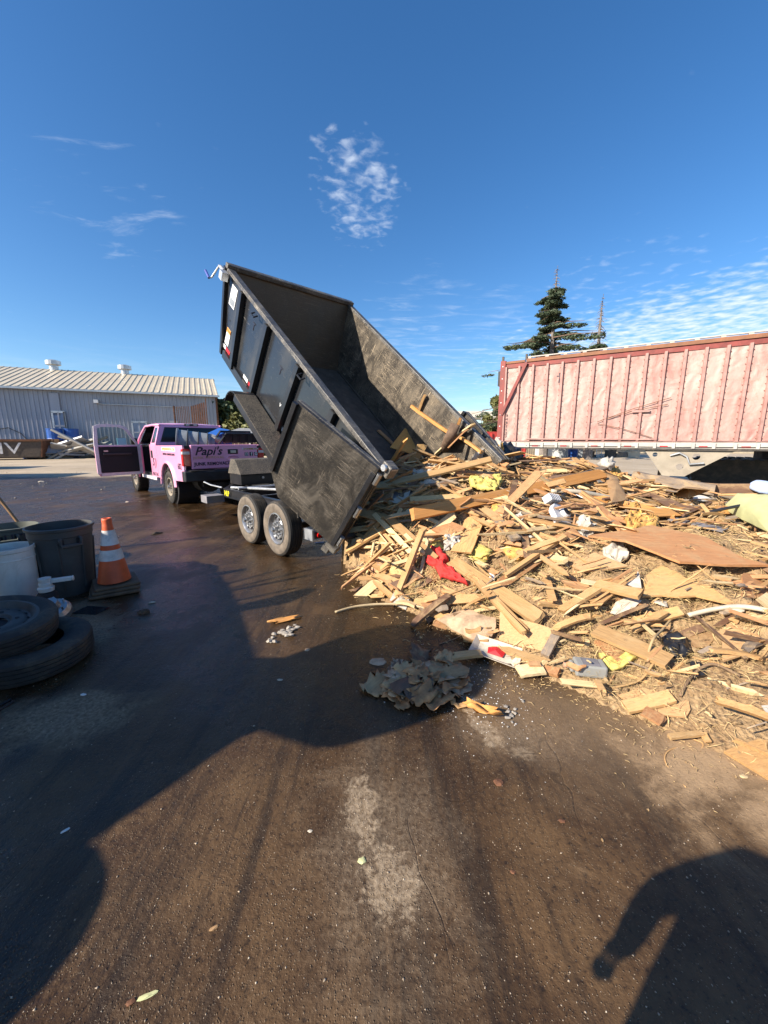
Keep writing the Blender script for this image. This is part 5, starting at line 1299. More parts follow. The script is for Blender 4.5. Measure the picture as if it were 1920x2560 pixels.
# post and shovel handle
o = MB().tube([(-5.25, 4.95, 0), (-5.27, 4.9, .8), (-5.30, 4.85, 1.62)], .045, 10).build('post', 'black_paint'); tag(o, 'dark metal post at the left edge behind the cans', 'post')
t = thing('shovel', 'wooden handled shovel leaning behind the olive can', 'shovel', (-4.62, 4.98, 0))
g = MB(); g.tube([(0, 0, .12), (-.28, -.05, .7), (-.66, -.12, 1.45)], .019, 8); g.build('handle', 'handle_wood', t)
g = MB(); g.add([(-.1, 0, .14), (.1, .02, .14), (.13, .05, -.0), (0, .07, .0), (-.12, .03, .0), (0, -.02, .2)], [(0, 1, 2, 3, 4), (0, 5, 1)]); g.build('blade', 'rust', t)
# tyres
simple('rim_dark', (.075, .068, .062), .55, .3, .3, 7, .1, dirt=(.16, .12, .085), dirt_amt=.4)
def loose_tyre(label, loc, rot, rim=False, rad=.36, w=.23, rimr=.20):
    t = thing('tyre', label, 'tyre'); t.location = loc; t.rotation_euler = rot
    prof = tyre_profile(rad, w, rimr)
    inner = [(rimr + .02, w * .34), (rad - .06, w * .40), (rad - .05, 0), (rad - .06, -w * .40), (rimr + .02, -w * .34)]
    g = MB(); g.lathe(prof + inner, 56, None, True); g.build('carcass', 'rubber', t, smooth=True, auto=38)
    if rim:
        g = MB(); R0 = rimr
        g.lathe([(R0 + .02, .36 * w), (R0 + .025, .42 * w), (R0, .44 * w), (R0 - .012, .36 * w), (R0 - .03, .20 * w), (R0 * .80, .17 * w), (R0 * .70, .26 * w), (R0 * .45, .24 * w), (R0 * .38, .15 * w), (R0 * .34, .15 * w)], 40); g.build('rim', 'rim_dark', t, smooth=True, auto=40)
        g = MB(); g.lathe([(R0 * .36, .06 * w), (0, .06 * w)], 20); g.build('centre_bore', 'interior', t)
        g = MB()
        for k in range(16): a = 2 * math.pi * k / 16; g.cyl((math.cos(a) * R0 * .78, math.sin(a) * R0 * .78, .17 * w), (math.cos(a) * R0 * .78, math.sin(a) * R0 * .78, .205 * w), .011, n=8)
        g.build('vent_holes', 'interior', t); t.children[-1]['kind'] = 'stuff'
        for k in range(5):
            a = 2 * math.pi * k / 5; g = MB(); g.cyl((math.cos(a) * R0 * .55, math.sin(a) * R0 * .55, .24 * w), (math.cos(a) * R0 * .55, math.sin(a) * R0 * .55, .262 * w), .013, n=8); g.build('stud_hole', 'interior', t)
    return t
loose_tyre('bald tyre lying flat on the ground under the rimmed one', (-2.56, 2.56, .105), (R(2), R(2), 0), w=.19)
loose_tyre('tyre with steel rim lying on top of another tyre', (-2.78, 2.53, .295), (R(8), R(5), R(40)), True, .36, .18, .235)
# odds and ends by the barrel
t = thing('spigot_jug', 'white plastic pump head on a dark jug beside the barrel', 'jug', (-3.18, 3.42, 0), R(30))
g = MB(); g.lathe([(0, 0), (.075, 0), (.08, .02), (.08, .17), (.05, .21), (0, .21)], 20); g.build('jug', 'interior', t, smooth=True)
g = MB(); g.lathe([(.06, .205), (.065, .24), (.05, .25), (.052, .28), (.045, .285), (.05, .33), (0, .33)], 18); g.build('pump', 'white_plastic', t)
g = MB(); g.box((.12, 0, .295), (.16, .04, .04)); g.cyl((.2, 0, .295), (.215, 0, .295), .026); g.build('spout', 'white_plastic', t, bevel=.008)
t = thing('wheel_hub', 'rusty drum hub lying behind the rimmed tyre', 'hub', (-2.97, 3.26, .0), 0)
g = MB(); g.lathe([(0, .0), (.12, 0), (.12, .05), (.10, .09), (.06, .10), (.05, .17), (.02, .18), (0, .18)], 22); g.build('drum', 'steel', t)
for k in range(6):
    a = k * 1.047; g = MB(); g.cyl((math.cos(a) * .085, math.sin(a) * .085, .09), (math.cos(a) * .085, math.sin(a) * .085, .13), .009, n=6); g.build('stud', 'steel', t)
t.rotation_euler = (R(28), R(10), 0); t.location.z = .05
o = MB().box((0, 0, .05), (.2, .14, .1)).build('gear_casting', 'rubble'); o.location = (-3.12, 3.3, .04); o.rotation_euler = (.3, .2, .6); tag(o, 'greasy metal casting beside the pump head', 'casting')
o = MB().add([(-.13, -.06, .004), (.12, -.08, .004), (.16, .06, .012), (-.08, .08, .018)], [(0, 1, 2, 3)]).build('glass_shard', 'glass_dark'); o.location = (-2.80, 3.42, .0); tag(o, 'flat bluish glass shard near the cone base', 'shard')
t_ = MB().tube([gnd(-40, 1790), gnd(28, 1752), gnd(34, 1757), gnd(-20, 1790)], .008, 5).build('bent_rod', 'interior'); t_.location.z = .01; tag(t_, 'bent black rod on the ground at the left edge', 'rod')
# ------------------------------------------------------------------ the debris heap
CP = [  # x, y, z control points of the heap surface
 (-.35, 4.35, .0), (-.12, 3.75, 0), (.36, 3.28, 0), (.86, 2.66, 0), (1.14, 2.33, 0), (1.42, 2.02, 0), (1.70, 1.80, 0), (1.95, 1.45, 0), (2.6, .9, 0), (3.4, .6, 0), (4.6, .5, 0), (6.2, .8, 0), (7.6, 2.2, 0), (8.2, 4.2, 0), (8.2, 6.2, .0), (7.0, 8.0, 0), (5.6, 8.9, 0), (4.2, 9.0, 0), (2.8, 8.6, 0), (1.5, 7.9, 0), (.5, 7.2, 0), (-.35, 6.4, .6), (-.55, 5.0, .45),
 (.05, 4.3, .38), (.6, 3.75, .24), (1.1, 3.05, .20), (1.6, 2.55, .20), (2.2, 2.0, .20), (3.0, 1.7, .25),
 (-.1, 4.8, .80), (.3, 5.0, .98), (.35, 4.55, .72), (.75, 4.5, .70), (1.3, 3.8, .52), (.35, 5.45, 1.06), (.75, 5.85, 1.14), (-.2, 5.2, .95), (.1, 5.9, 1.15), (2.0, 3.1, .42), (2.8, 2.6, .45), (4.0, 2.2, .45),
 (.9, 5.4, 1.10), (1.2, 5.0, 1.0), (1.8, 4.4, .74), (2.6, 3.8, .62), (3.6, 3.4, .60), (4.8, 3.2, .6),
 (1.3, 5.9, 1.12), (1.9, 5.6, 1.02), (2.6, 5.2, .84), (3.4, 4.7, .68), (4.4, 4.4, .62), (5.6, 4.3, .55),
 (1.9, 6.5, 1.06), (2.7, 6.4, 1.10), (3.5, 6.0, 1.0), (4.4, 5.7, .76), (5.6, 5.6, .52), (6.6, 5.2, .35),
 (2.2, 7.4, .66), (3.2, 7.4, .80), (4.2, 7.0, .58), (5.2, 6.8, .28), (6.2, 6.6, .15), (4.6, 8.1, .15)]
CPA = np.array(CP)
def _phi(r): return r
_A = _phi(np.linalg.norm(CPA[:, None, :2] - CPA[None, :, :2], axis=2)); _n = len(CPA)
_Aug = np.zeros((_n + 3, _n + 3)); _Aug[:_n, :_n] = _A - np.eye(_n) * .02; _Aug[:_n, _n] = 1; _Aug[:_n, _n + 1:] = CPA[:, :2]; _Aug[_n, :_n] = 1; _Aug[_n + 1:, :_n] = CPA[:, :2].T
_W = np.linalg.solve(_Aug, np.concatenate([CPA[:, 2], [0, 0, 0]]))
POLY = [(c[0], c[1]) for c in CP[:23]]
def inside(x, y):
    r = False; j = len(POLY) - 1
    for i in range(len(POLY)):
        xi, yi = POLY[i]; xj, yj = POLY[j]
        if (yi > y) != (yj > y) and x < (xj - xi) * (y - yi) / (yj - yi) + xi: r = not r
        j = i
    return r
def hsmooth(X, Y):
    P_ = np.stack([X, Y], -1); d = np.linalg.norm(P_[..., None, :] - CPA[:, :2], axis=-1)
    return d @ _W[:_n] + _W[_n] + P_ @ _W[_n + 1:]
GX, GY = np.linspace(-1.1, 8.6, 243), np.linspace(.3, 9.4, 228)
XX, YY = np.meshgrid(GX, GY); HH = hsmooth(XX, YY)
from mathutils import noise as mn
msk = np.array([[inside(x, y) for x in GX] for y in GY])
HH = np.where(msk, np.maximum(HH, .0), -.05)
NN = np.array([[mn.fractal(Vector((x * 2.6, y * 2.6, 3.1)), .9, 2.2, 5) for x in GX] for y in GY])
amp = np.clip(HH / .35, 0, 1)
N2 = np.array([[abs(mn.noise(Vector((x * 5.5, y * 5.5, 8.2)))) for x in GX] for y in GY])
HD = HH + np.where(msk, amp * (NN * .13 + N2 * .16 - .05) + .008, 0)
def hh(x, y):
    i = min(max((x - GX[0]) / (GX[1] - GX[0]), 0), len(GX) - 1.001); j = min(max((y - GY[0]) / (GY[1] - GY[0]), 0), len(GY) - 1.001)
    a, b = int(i), int(j); u, v = i - a, j - b
    return (HD[b, a] * (1 - u) + HD[b, a + 1] * u) * (1 - v) + (HD[b + 1, a] * (1 - u) + HD[b + 1, a + 1] * u) * v
def hz(x, y): return max(0.0, hh(x, y)) if GX[0] < x < GX[-1] and GY[0] < y < GY[-1] else 0.0
def nrm(x, y, e=.12):
    return Vector((-(hz(x + e, y) - hz(x - e, y)) / (2 * e), -(hz(x, y + e) - hz(x, y - e)) / (2 * e), 1)).normalized()
def hit(px, py, lift=0.0):
    r = ray(px, py); t = .8; best = (9, None)
    while t < 14:
        p = Vector((0, 0, CAMH)) + r * t
        gap = p.z - hz(p.x, p.y) - lift
        if gap <= 0: break
        if 4.0 < p.y < 7.4 and gap < best[0] and inside(p.x, p.y): best = (gap, p.copy())
        t += .02
    if p.y > 8.6 and best[1] is not None: return best[1]      # grazes the crest: lies on it
    return p
# mesh of the dirt body
nx, ny = len(GX), len(GY)
Vd = np.stack([XX, YY, HD], -1).reshape(-1, 3)
fs = [(j * nx + i, j * nx + i + 1, (j + 1) * nx + i + 1, (j + 1) * nx + i) for j in range(ny - 1) for i in range(nx - 1) if msk[j, i] or msk[j + 1, i + 1] or msk[j, i + 1] or msk[j + 1, i]]
me = bpy.data.meshes.new('rubble_dirt'); me.from_pydata(Vd.tolist(), [], fs); me.materials.append(MATS['heap_dirt']); me.polygons.foreach_set('use_smooth', [True] * len(me.polygons))
o = bpy.data.objects.new('rubble_dirt', me); COL.objects.link(o); tag(o, 'brown dirt and fine rubble body of the debris heap', 'dirt', kind='stuff')

# plank meshes (unit: length 1 along X, width 1 along Y, thickness 1 along Z), splintered ends
def plank_mesh(seed, jag=.05, bend=.0, seg=5):
    rg = random.Random(seed); vs_, fs = [], []
    for i in range(seg + 1):
        u = i / seg - .5
        bz = bend * (4 * u * u - 1) + rg.uniform(-.06, .06)
        wd_ = 1 + rg.uniform(-.04, .04)
        for k, (y, z) in enumerate(((-.5, -.5), (0, -.5), (.5, -.5), (.5, .5), (0, .5), (-.5, .5))):
            x = u
            if i in (0, seg): x += (-1 if i == 0 else 1) * rg.uniform(-jag, jag * .3)
            vs_.append((x, y * wd_, z + bz))
    for i in range(seg):
        for k in range(6): fs.append((i * 6 + k, i * 6 + (k + 1) % 6, (i + 1) * 6 + (k + 1) % 6, (i + 1) * 6 + k))
    fs += [(5, 4, 3, 2, 1, 0), tuple(seg * 6 + k for k in range(6))]
    return vs_, fs
PLM = {}
def plank_data(kind, var, mat):
    key = (kind, var, mat)
    if key not in PLM:
        mb = MB(); mb.add(*plank_mesh(hash((kind, var)) % 9973, {'plank': .03, 'splint': .16, 'board': .02}[kind], {'plank': .25, 'splint': 1.2, 'board': .2}[kind] * ((var % 3) - 1)))
        PLM[key] = mb.mesh(kind, mat + '_p' if mat + '_p' in MATS else mat)
    return PLM[key]
def hash(t): return sum(ord(c) * (i + 3) * 31 for i, c in enumerate(str(t)))
def orient(o, a, b, w, th, up=Vector((0, 0, 1)), roll=0.0):
    d = b - a; L_ = d.length; x = d / L_
    z = up - x * up.dot(x)
    if z.length < 1e-3: z = Vector((1, 0, 0)).cross(x)
    z.normalize(); y = z.cross(x)
    q = Matrix((x, y, z)).transposed().to_quaternion()
    if roll: q = q @ Euler((roll, 0, 0)).to_quaternion()
    o.rotation_euler = q.to_euler(); o.location = (a + b) / 2; o.scale = (L_, w, th)
def wood_obj(name, kind, a, b, w, th, mat, label, cat='board', group=None, up=None, roll=0., var=None):
    o = bpy.data.objects.new(name, plank_data(kind, random.randrange(6) if var is None else var, mat)); COL.objects.link(o)
    orient(o, Vector(a), Vector(b), w, th, up or Vector((0, 0, 1)), roll)
    return tag(o, label, cat, group)
def hero(name, p0, p1, w, th, mat, label, l0=.03, l1=.03, kind='plank', roll=0., cat='board'):
    a, b = hit(*p0, l0), hit(*p1, l1); eye = Vector((0, 0, CAMH))
    for _ in range(14):          # slide towards the viewer until the piece rests on the heap instead of cutting through it
        if max(hz(*(a.lerp(b, u / 8))[:2]) + .015 - a.lerp(b, u / 8).z for u in range(1, 8)) <= 0: break
        a, b = eye + (a - eye) * .985, eye + (b - eye) * .985
    m_ = (a + b) / 2
    return wood_obj(name, kind, a, b, w, th, mat, label, cat, None, nrm(m_.x, m_.y, .3), roll)
hero('beam', (1030, 1286), (1512, 1183), .14, .04, 'wood_orange', 'long orange timber plank slanting across the middle of the heap', .16, .22, roll=.5)
hero('beam', (1370, 1215), (1690, 1290), .10, .035, 'wood_orange', 'orange plank sloping down behind the white pipe on the right', .10, .05, roll=.4)
hero('beam', (1600, 1284), (1985, 1271), .10, .045, 'wood_orange', 'orange plank running off the right edge below the black strip', .06, .12, roll=.9)
hero('plank', (1130, 1403), (1352, 1548), .13, .03, 'wood_tan', 'long tan plank sloping down right of the red cloth', .05, .04)
hero('plank', (1195, 1455), (1312, 1579), .07, .03, 'wood_tan', 'narrow tan plank resting on the square panel', .07, .10)
hero('plank', (1248, 1464), (1442, 1328), .10, .035, 'wood_red', 'dark brown beam rising to the right in the middle of the heap', .05, .12, roll=.5)
hero('plank', (1262, 1440), (1415, 1340), .05, .03, 'wood_tan', 'thin batten lying along the dark brown beam', .12, .16)
hero('plank', (1229, 1284), (1290, 1349), .10, .03, 'wood_grey', 'grey weathered board above the white plastic bag', .06, .06)
hero('wood_offcut', (1190, 1293), (1152, 1382), .22, .02, 'wood_tan', 'light tan split panel with a dark centre groove', .10, .08, kind='board', cat='panel')
hero('wood_offcut', (1090, 1310), (1150, 1335), .22, .02, 'wood_red', 'short brown board left of the tan split panel', .06, .06, kind='board')
hero('lath', (1003, 1270), (974, 1338), .05, .015, 'wood_pale', 'cream lath standing near the trailer door', .12, .06)
hero('lath', (1016, 1275), (1096, 1308), .045, .02, 'wood_pale', 'cream lath lying flat left of the brown board', .07, .05)
hero('lath', (1050, 1245), (1163, 1270), .025, .02, 'wood_pale', 'thin pale stick above the orange plank end', .10, .10)
hero('plank', (995, 1267), (1120, 1250), .07, .05, 'wood_red', 'reddish stud with a rounded end beside the trailer door', .08, .10)
hero('plank', (1003, 1245), (1046, 1195), .06, .05, 'wood_dark', 'dark brown post leaning on the grey sheet', .05, .14)
hero('plank', (1098, 1216), (1170, 1180), .10, .03, 'wood_grey', 'grey board under the bed mouth', .06, .08)
hero('plank', (1120, 1165), (1210, 1205), .08, .03, 'wood_tan', 'pale board end near the top of the heap', .08, .06)
hero('plank', (1085, 1150), (1148, 1148), .12, .03, 'wood_red', 'red brown board on the crest below the bed mouth', .10, .08)
hero('plank', (1195, 1150), (1350, 1195), .10, .025, 'wood_grey', 'long weathered board on the crest left of the fluffy insulation', .08, .04)
hero('plank', (1230, 1145), (1420, 1195), .08, .025, 'wood_red', 'thin brown plank along the crest', .05, .05)
hero('plank', (1380, 1210), (1520, 1165), .09, .02, 'wood_grey', 'thin dark sheet edge rising above the orange plank', .10, .16)
hero('plank', (1225, 1490), (1312, 1583), .035, .03, 'wood_tan', 'narrow stick crossing over the square panel', .12, .14)
hero('plank', (1405, 1452), (1615, 1512), .05, .02, 'wood_red', 'long curved brown lath across the lower right of the heap', .04, .04, kind='splint')
hero('plank', (1588, 1556), (1702, 1527), .08, .02, 'wood_tan', 'tan board just above the dirt on the lower right', .06, .08)
hero('plank', (1487, 1575), (1676, 1656), .13, .025, 'wood_tan', 'wide tan plank above the plastic bottle', .07, .05)
hero('plank', (1500, 1600), (1560, 1650), .10, .025, 'wood_red', 'dark red board under the wide tan plank', .03, .03)
hero('plank', (1740, 1542), (1868, 1650), .02, .02, 'wood_dark', 'thin dark stick slanting on the lower right', .08, .06)
hero('plank', (1470, 1240), (1560, 1330), .08, .03, 'wood_red', 'brown stud below the long white pipe', .09, .05)
hero('plank', (1480, 1190), (1560, 1250), .05, .02, 'galvanized', 'bent grey metal channel near the landing gear', .10, .06)
hero('plank', (1540, 1185), (1580, 1240), .09, .02, 'wood_grey', 'grey board standing by the cardboard near the landing gear', .14, .05)
hero('plank', (1675, 1297), (1815, 1326), .11, .02, 'grey_board', 'dark grey board beneath the black strip', .05, .04, kind='board')
hero('plank', (1585, 1190), (1790, 1225), .22, .14, 'wood_grey', 'weathered squared log lying behind the heap', .10, .10, cat='log')
hero('plank', (1640, 1215), (1920, 1222), .20, .12, 'wood_dark', 'long dark squared timber behind the heap on the right', .08, .08, cat='log')
hero('plank', (909, 1278), (1025, 1408), .05, .03, 'wood_red', 'reddish lath at the left edge of the heap by the door', .10, .05)
hero('plank', (935, 1285), (1040, 1395), .06, .03, 'wood_pale', 'pale lath second from the door at the left edge of the heap', .12, .06)
hero('plank', (965, 1290), (1090, 1400), .09, .03, 'wood_tan', 'broad tan lath left of the red cloth', .10, .05)
hero('plank', (985, 1310), (1060, 1385), .04, .03, 'wood_pale', 'short pale lath above the red cloth', .12, .08)
hero('splinter_board', (866, 1328), (935, 1318), .07, .012, 'wood_pale', 'split pale stick poking out below the trailer door', .30, .12, kind='splint')
hero('stick', (1038, 1488), (1068, 1350), .035, .02, 'wood_pale', 'upright pale stick left of the red cloth', .02, .14, kind='splint')
hero('plank', (1160, 1596), (1223, 1597), .06, .02, 'wood_tan', 'short tan offcut lying on the asphalt above the white tray', .02, .02)
hero('plank', (1127, 1643), (1204, 1634), .075, .022, 'wood_tan', 'short offcut on the asphalt left of the white tray', .02, .02)
hero('plank', (1204, 1603), (1374, 1660), .06, .025, 'wood_tan', 'long batten behind the white tray', .03, .03)
hero('plank', (1295, 1680), (1360, 1672), .10, .02, 'wood_pale', 'pale board end at the foot of the heap', .015, .015)
hero('plank', (1362, 1640), (1394, 1580), .06, .03, 'wood_grey', 'grey batten standing against the square panel', .05, .10)
hero('plank', (1380, 1575), (1480, 1540), .05, .02, 'wood_tan', 'split tan slat right of the square panel', .10, .10, kind='splint')
hero('plank', (1048, 1500), (1078, 1552), .07, .03, 'wood_grey', 'short grey offcut at the shaded foot of the heap', .04, .02)
hero('plank', (1070, 1525), (1130, 1548), .09, .02, 'wood_tan', 'flat splintered board at the shaded foot of the heap', .03, .02)
hero('plank', (1563, 1768), (1682, 1740), .08, .02, 'wood_tan', 'tan board lying flat at the lower right foot of the heap', .04, .04)
hero('plank', (1606, 1775), (1660, 1805), .08, .015, 'wood_red', 'splintered pinkish board at the lower right foot of the heap', .02, .02, kind='splint')
hero('plank', (1672, 1842), (1758, 1833), .03, .015, 'wood_tan', 'thin batten of the broken corner strip on the asphalt', .012, .012)
hero('plank', (1757, 1832), (1772, 1856), .03, .015, 'wood_tan', 'short end of the broken corner strip on the asphalt', .012, .012)
hero('plank', (950, 1490), (962, 1462), .06, .012, 'wood_tan', 'small tan offcuts on the asphalt left of the heap', .02, .02)
hero('plank', (928, 1490), (962, 1488), .05, .012, 'wood_tan', 'tiny tan slat on the asphalt left of the heap', .012, .012)

# thin sheets outlined on the heap
def sheet(name, pix, mat, label, lift=.04, th=.012, jag=.012, cat='sheet', curl=.0, seed=0, lifts=None):
    rg = random.Random(seed or len(pix) * 7 + int(pix[0][0]))
    P3 = [hit(x, y, (lifts[i] if lifts else lift)) for i, (x, y) in enumerate(pix)]
    c = sum(P3, Vector()) / len(P3); eye = Vector((0, 0, CAMH))
    for _ in range(10):
        if max(hz(*(c.lerp(q, u))[:2]) - c.lerp(q, u).z for q in P3 for u in (.0, .4, .75)) <= .01: break
        P3 = [eye + (q - eye) * .988 for q in P3]; c = sum(P3, Vector()) / len(P3)
    # best fit plane
    A = np.array([(p - c)[:] for p in P3]); n = Vector(np.linalg.svd(A)[2][2]); 
    if n.z < 0: n = -n
    ring = []
    for i, p in enumerate(P3):
        q = P3[(i + 1) % len(P3)]; seg = max(2, int((q - p).length / .09))
        for k in range(seg):
            u = k / seg; r_ = p.lerp(q, u)
            if k: r_ += (c - r_).normalized() * rg.uniform(-jag, jag)
            r_ = r_ - n * (r_ - c).dot(n) * (1.0 if curl == 0 else .5)
            ring.append(r_)
    N = len(ring); mid = [c.lerp(r_, .5) + n * (curl + rg.uniform(-.001, .001)) for r_ in ring]
    top = ring + mid + [c + n * curl * 1.3]
    vs_ = [p - c for p in top] + [p - c - n * th for p in top]
    M_ = len(top); fs = []
    for i in range(N):
        j = (i + 1) % N
        fs += [(i, j, N + j, N + i), (N + i, N + j, 2 * N)]
        fs += [(M_ + i, M_ + N + i, M_ + N + j, M_ + j), (M_ + N + i, M_ + 2 * N, M_ + N + j), (i, M_ + i, M_ + j, j)]
    mb = MB(); mb.add(vs_, fs); o = mb.build(name, mat, smooth=curl > 0, auto=35 if curl > 0 else None); o.location = c
    return tag(o, label, cat)
sheet('plywood_sheet', [(1471, 1330), (1560, 1318), (1627, 1315), (1760, 1348), (1868, 1380), (1925, 1404), (1812, 1430), (1700, 1402), (1562, 1364)], 'wood_red', 'large red brown plywood sheet lying across the right of the heap', .13, .02, .008)
sheet('square_fibreboard', [(1250, 1530), (1383, 1572), (1370, 1632), (1247, 1600)], 'cardboard', 'square tan panel at the front foot of the heap', .06, .02, .006, lifts=[.13, .13, .02, .02])
sheet('grey_sheet', [(957, 1196), (1036, 1190), (1028, 1240), (945, 1256)], 'grey_board', 'blue grey sheet in the shade of the bed mouth', .08)
sheet('fabric_scrap', [(1060, 1192), (1082, 1178), (1106, 1182), (1094, 1206), (1062, 1216)], 'cloth_white', 'lavender grey cloth scrap below the bed mouth', .10, .006, .01, 'cloth', .02)
sheet('paper_scrap', [(968, 1250), (1026, 1226), (1020, 1258), (985, 1260)], 'paper_white', 'torn cream paper by the dark brown post', .12, .006)
sheet('fibreboard_piece', [(1422, 1406), (1487, 1383), (1571, 1412), (1462, 1434)], 'cardboard', 'tan five sided panel left of the big plywood sheet', .07, .015)
sheet('torn_fibreboard', [(1605, 1436), (1653, 1418), (1787, 1470), (1848, 1504), (1738, 1506), (1607, 1492)], 'wood_tan', 'torn tan fibreboard under the big plywood sheet', .06, .015, .03)
sheet('green_sheet', [(1803, 1268), (1842, 1232), (1930, 1240), (1960, 1290), (1930, 1335), (1868, 1306)], 'sheet_green', 'pale yellow green sheet at the right edge', .20, .02, .006, 'sheet', .06, lifts=[.08, .3, .34, .3, .1, .1])
sheet('brown_sheet', [(1674, 1232), (1709, 1213), (1776, 1217), (1742, 1241), (1718, 1257)], 'cardboard', 'curled tan sheet standing up near the landing gear', .12, .008, .01, 'sheet', .05, lifts=[.06, .26, .28, .1, .03])
sheet('dark_plywood', [(1621, 1232), (1640, 1228), (1742, 1274), (1690, 1272), (1622, 1252)], 'wood_dark', 'dark brown panel facing the camera behind the orange plank', .12, .015)
sheet('cardboard_flap', [(1320, 1225), (1380, 1188), (1450, 1182), (1440, 1200), (1350, 1230)], 'wood_dark', 'dark curled cardboard on the crest left of the orange plank end', .14, .01, .01, 'cardboard', .04)
sheet('cardboard_flap', [(1510, 1182), (1545, 1190), (1570, 1250), (1530, 1255)], 'cardboard', 'brown cardboard flap beside the landing gear plate', .14, .008, .01, 'cardboard', .03)
sheet('fibreboard_piece', [(1800, 1576), (1868, 1570), (1892, 1632), (1806, 1648)], 'cardboard', 'square tan board near the right edge, below the curved pipe', .05, .012)
sheet('fibreboard_piece', [(1542, 1735), (1600, 1718), (1722, 1752), (1716, 1790), (1640, 1788)], 'cardboard', 'tan fibreboard half buried at the lower right foot', .03, .012, .02)
sheet('plywood_corner', [(1810, 1877), (1900, 1846), (2010, 1880), (2000, 1990), (1930, 1952)], 'wood_tan', 'corner of a tan plywood sheet flat on the asphalt at the right edge', .03, .016, .002)
sheet('fibreboard_piece', [(1640, 1580), (1700, 1560), (1780, 1580), (1770, 1620), (1680, 1625)], 'cardboard', 'dusty board half under dirt above the black bag', .02, .012, .02)
sheet('fibreboard_piece', [(1850, 1440), (1925, 1430), (1940, 1500), (1860, 1490)], 'wood_red', 'red brown panel in the shadow of the big plywood sheet', .03, .012, .01)
sheet('felt_scrap', [(1090, 1548), (1170, 1520), (1240, 1545), (1230, 1590), (1180, 1600)], 'scrap_grey', 'grey brown felt flap at the shaded foot of the heap', .06, .01, .02, 'felt', .03)
sheet('insulation_foil', [(1565, 1460), (1600, 1440), (1594, 1425), (1604, 1470)], 'cloth_white', 'small white foil scrap left of the torn fibreboard', .08, .004)
sheet('white_board', [(1318, 1388), (1372, 1346), (1380, 1354), (1330, 1394)], 'white_paint', 'narrow white painted board above the dark brown beam', .10, .012)
sheet('white_board', [(1222, 1425), (1236, 1425), (1237, 1462), (1226, 1462)], 'white_paint', 'small upright white strip right of the red cloth', .05, .01)

# curved things: pipes, strips, vines, wires
def curve_thing(name, pix, r, mat, label, cat, lifts=None, lift=.05, flat=None, n=6, sub=6):
    pts = [hit(x, y, lifts[i] if lifts else lift) for i, (x, y) in enumerate(pix)]
    out = []
    for i in range(len(pts) - 1):
        p0, p1, p2, p3 = pts[max(i - 1, 0)], pts[i], pts[i + 1], pts[min(i + 2, len(pts) - 1)]
        for k in range(sub):
            t = k / sub
            out.append(.5 * ((2 * p1) + (p2 - p0) * t + (2 * p0 - 5 * p1 + 4 * p2 - p3) * t * t + (3 * p1 - p0 - 3 * p2 + p3) * t ** 3))
    out.append(pts[-1]); c = sum(out, Vector()) / len(out)
    o = MB().tube([p - c for p in out], r, n, True, flat).build(name, mat, smooth=True); o.location = c
    return tag(o, label, cat)
curve_thing('curved_pipe', [(1378, 1228), (1450, 1230), (1560, 1252), (1665, 1277)], .028, 'pipe_white', 'long white curved pipe across the right of the heap', 'pipe', [.16, .16, .12, .08])
curve_thing('black_strip', [(1632, 1288), (1705, 1293), (1810, 1272), (1985, 1238)], .03, 'black_paint', 'black curved metal strip rising to the right edge', 'strip', [.06, .06, .14, .24], flat=.6)
curve_thing('curved_moulding', [(838, 1530), (890, 1516), (960, 1510), (1036, 1514), (1105, 1536)], .012, 'wood_pale', 'bowed pale moulding lying on the wet asphalt', 'moulding', [.02, .03, .04, .05, .04])
curve_thing('curved_pipe', [(1720, 1538), (1790, 1522), (1862, 1517), (1960, 1535)], .018, 'pipe_white', 'curved cream pipe at the right edge above the dirt', 'pipe', lift=.08)
curve_thing('vine', [(1614, 1655), (1632, 1600), (1655, 1575), (1680, 1545)], .008, 'wood_pale', 'bare vine stem arching over the wide tan plank', 'vine', [.04, .12, .12, .05])
curve_thing('vine', [(1530, 1720), (1600, 1700), (1640, 1650), (1690, 1600)], .007, 'wood_tan', 'bare vine stem trailing below the plastic bottle', 'vine', [.03, .05, .08, .04])
curve_thing('wire', [(1672, 1812), (1720, 1842), (1757, 1858), (1745, 1876), (1700, 1868), (1668, 1880), (1664, 1905), (1690, 1945), (1715, 1968)], .0035, 'wood_tan', 'thin tan wire curling on the asphalt', 'wire', lift=.008, n=5)
curve_thing('wire', [(1098, 1610), (1130, 1600), (1160, 1585)], .004, 'twig', 'short wire by the offcuts on the asphalt', 'wire', lift=.01)
curve_thing('metal_trim', [(1378, 1250), (1420, 1232), (1460, 1245), (1500, 1275)], .03, 'galvanized', 'bent galvanised trim above the broken appliance', 'trim', lift=.10, flat=.3)
curve_thing('bent_rod', [(1176, 1290), (1186, 1268), (1240, 1255)], .012, 'wood_red', 'bent brown rod below the long orange plank', 'rod', lift=.10)
curve_thing('branch', [(1850, 1690), (1780, 1660), (1730, 1690), (1700, 1740)], .009, 'twig', 'crooked twig near the lower right foot', 'branch', lift=.04)
curve_thing('branch', [(893, 1472), (912, 1478), (925, 1490), (948, 1490)], .006, 'straw', 'pale root fragment on the asphalt left of the heap', 'branch', lift=.015)

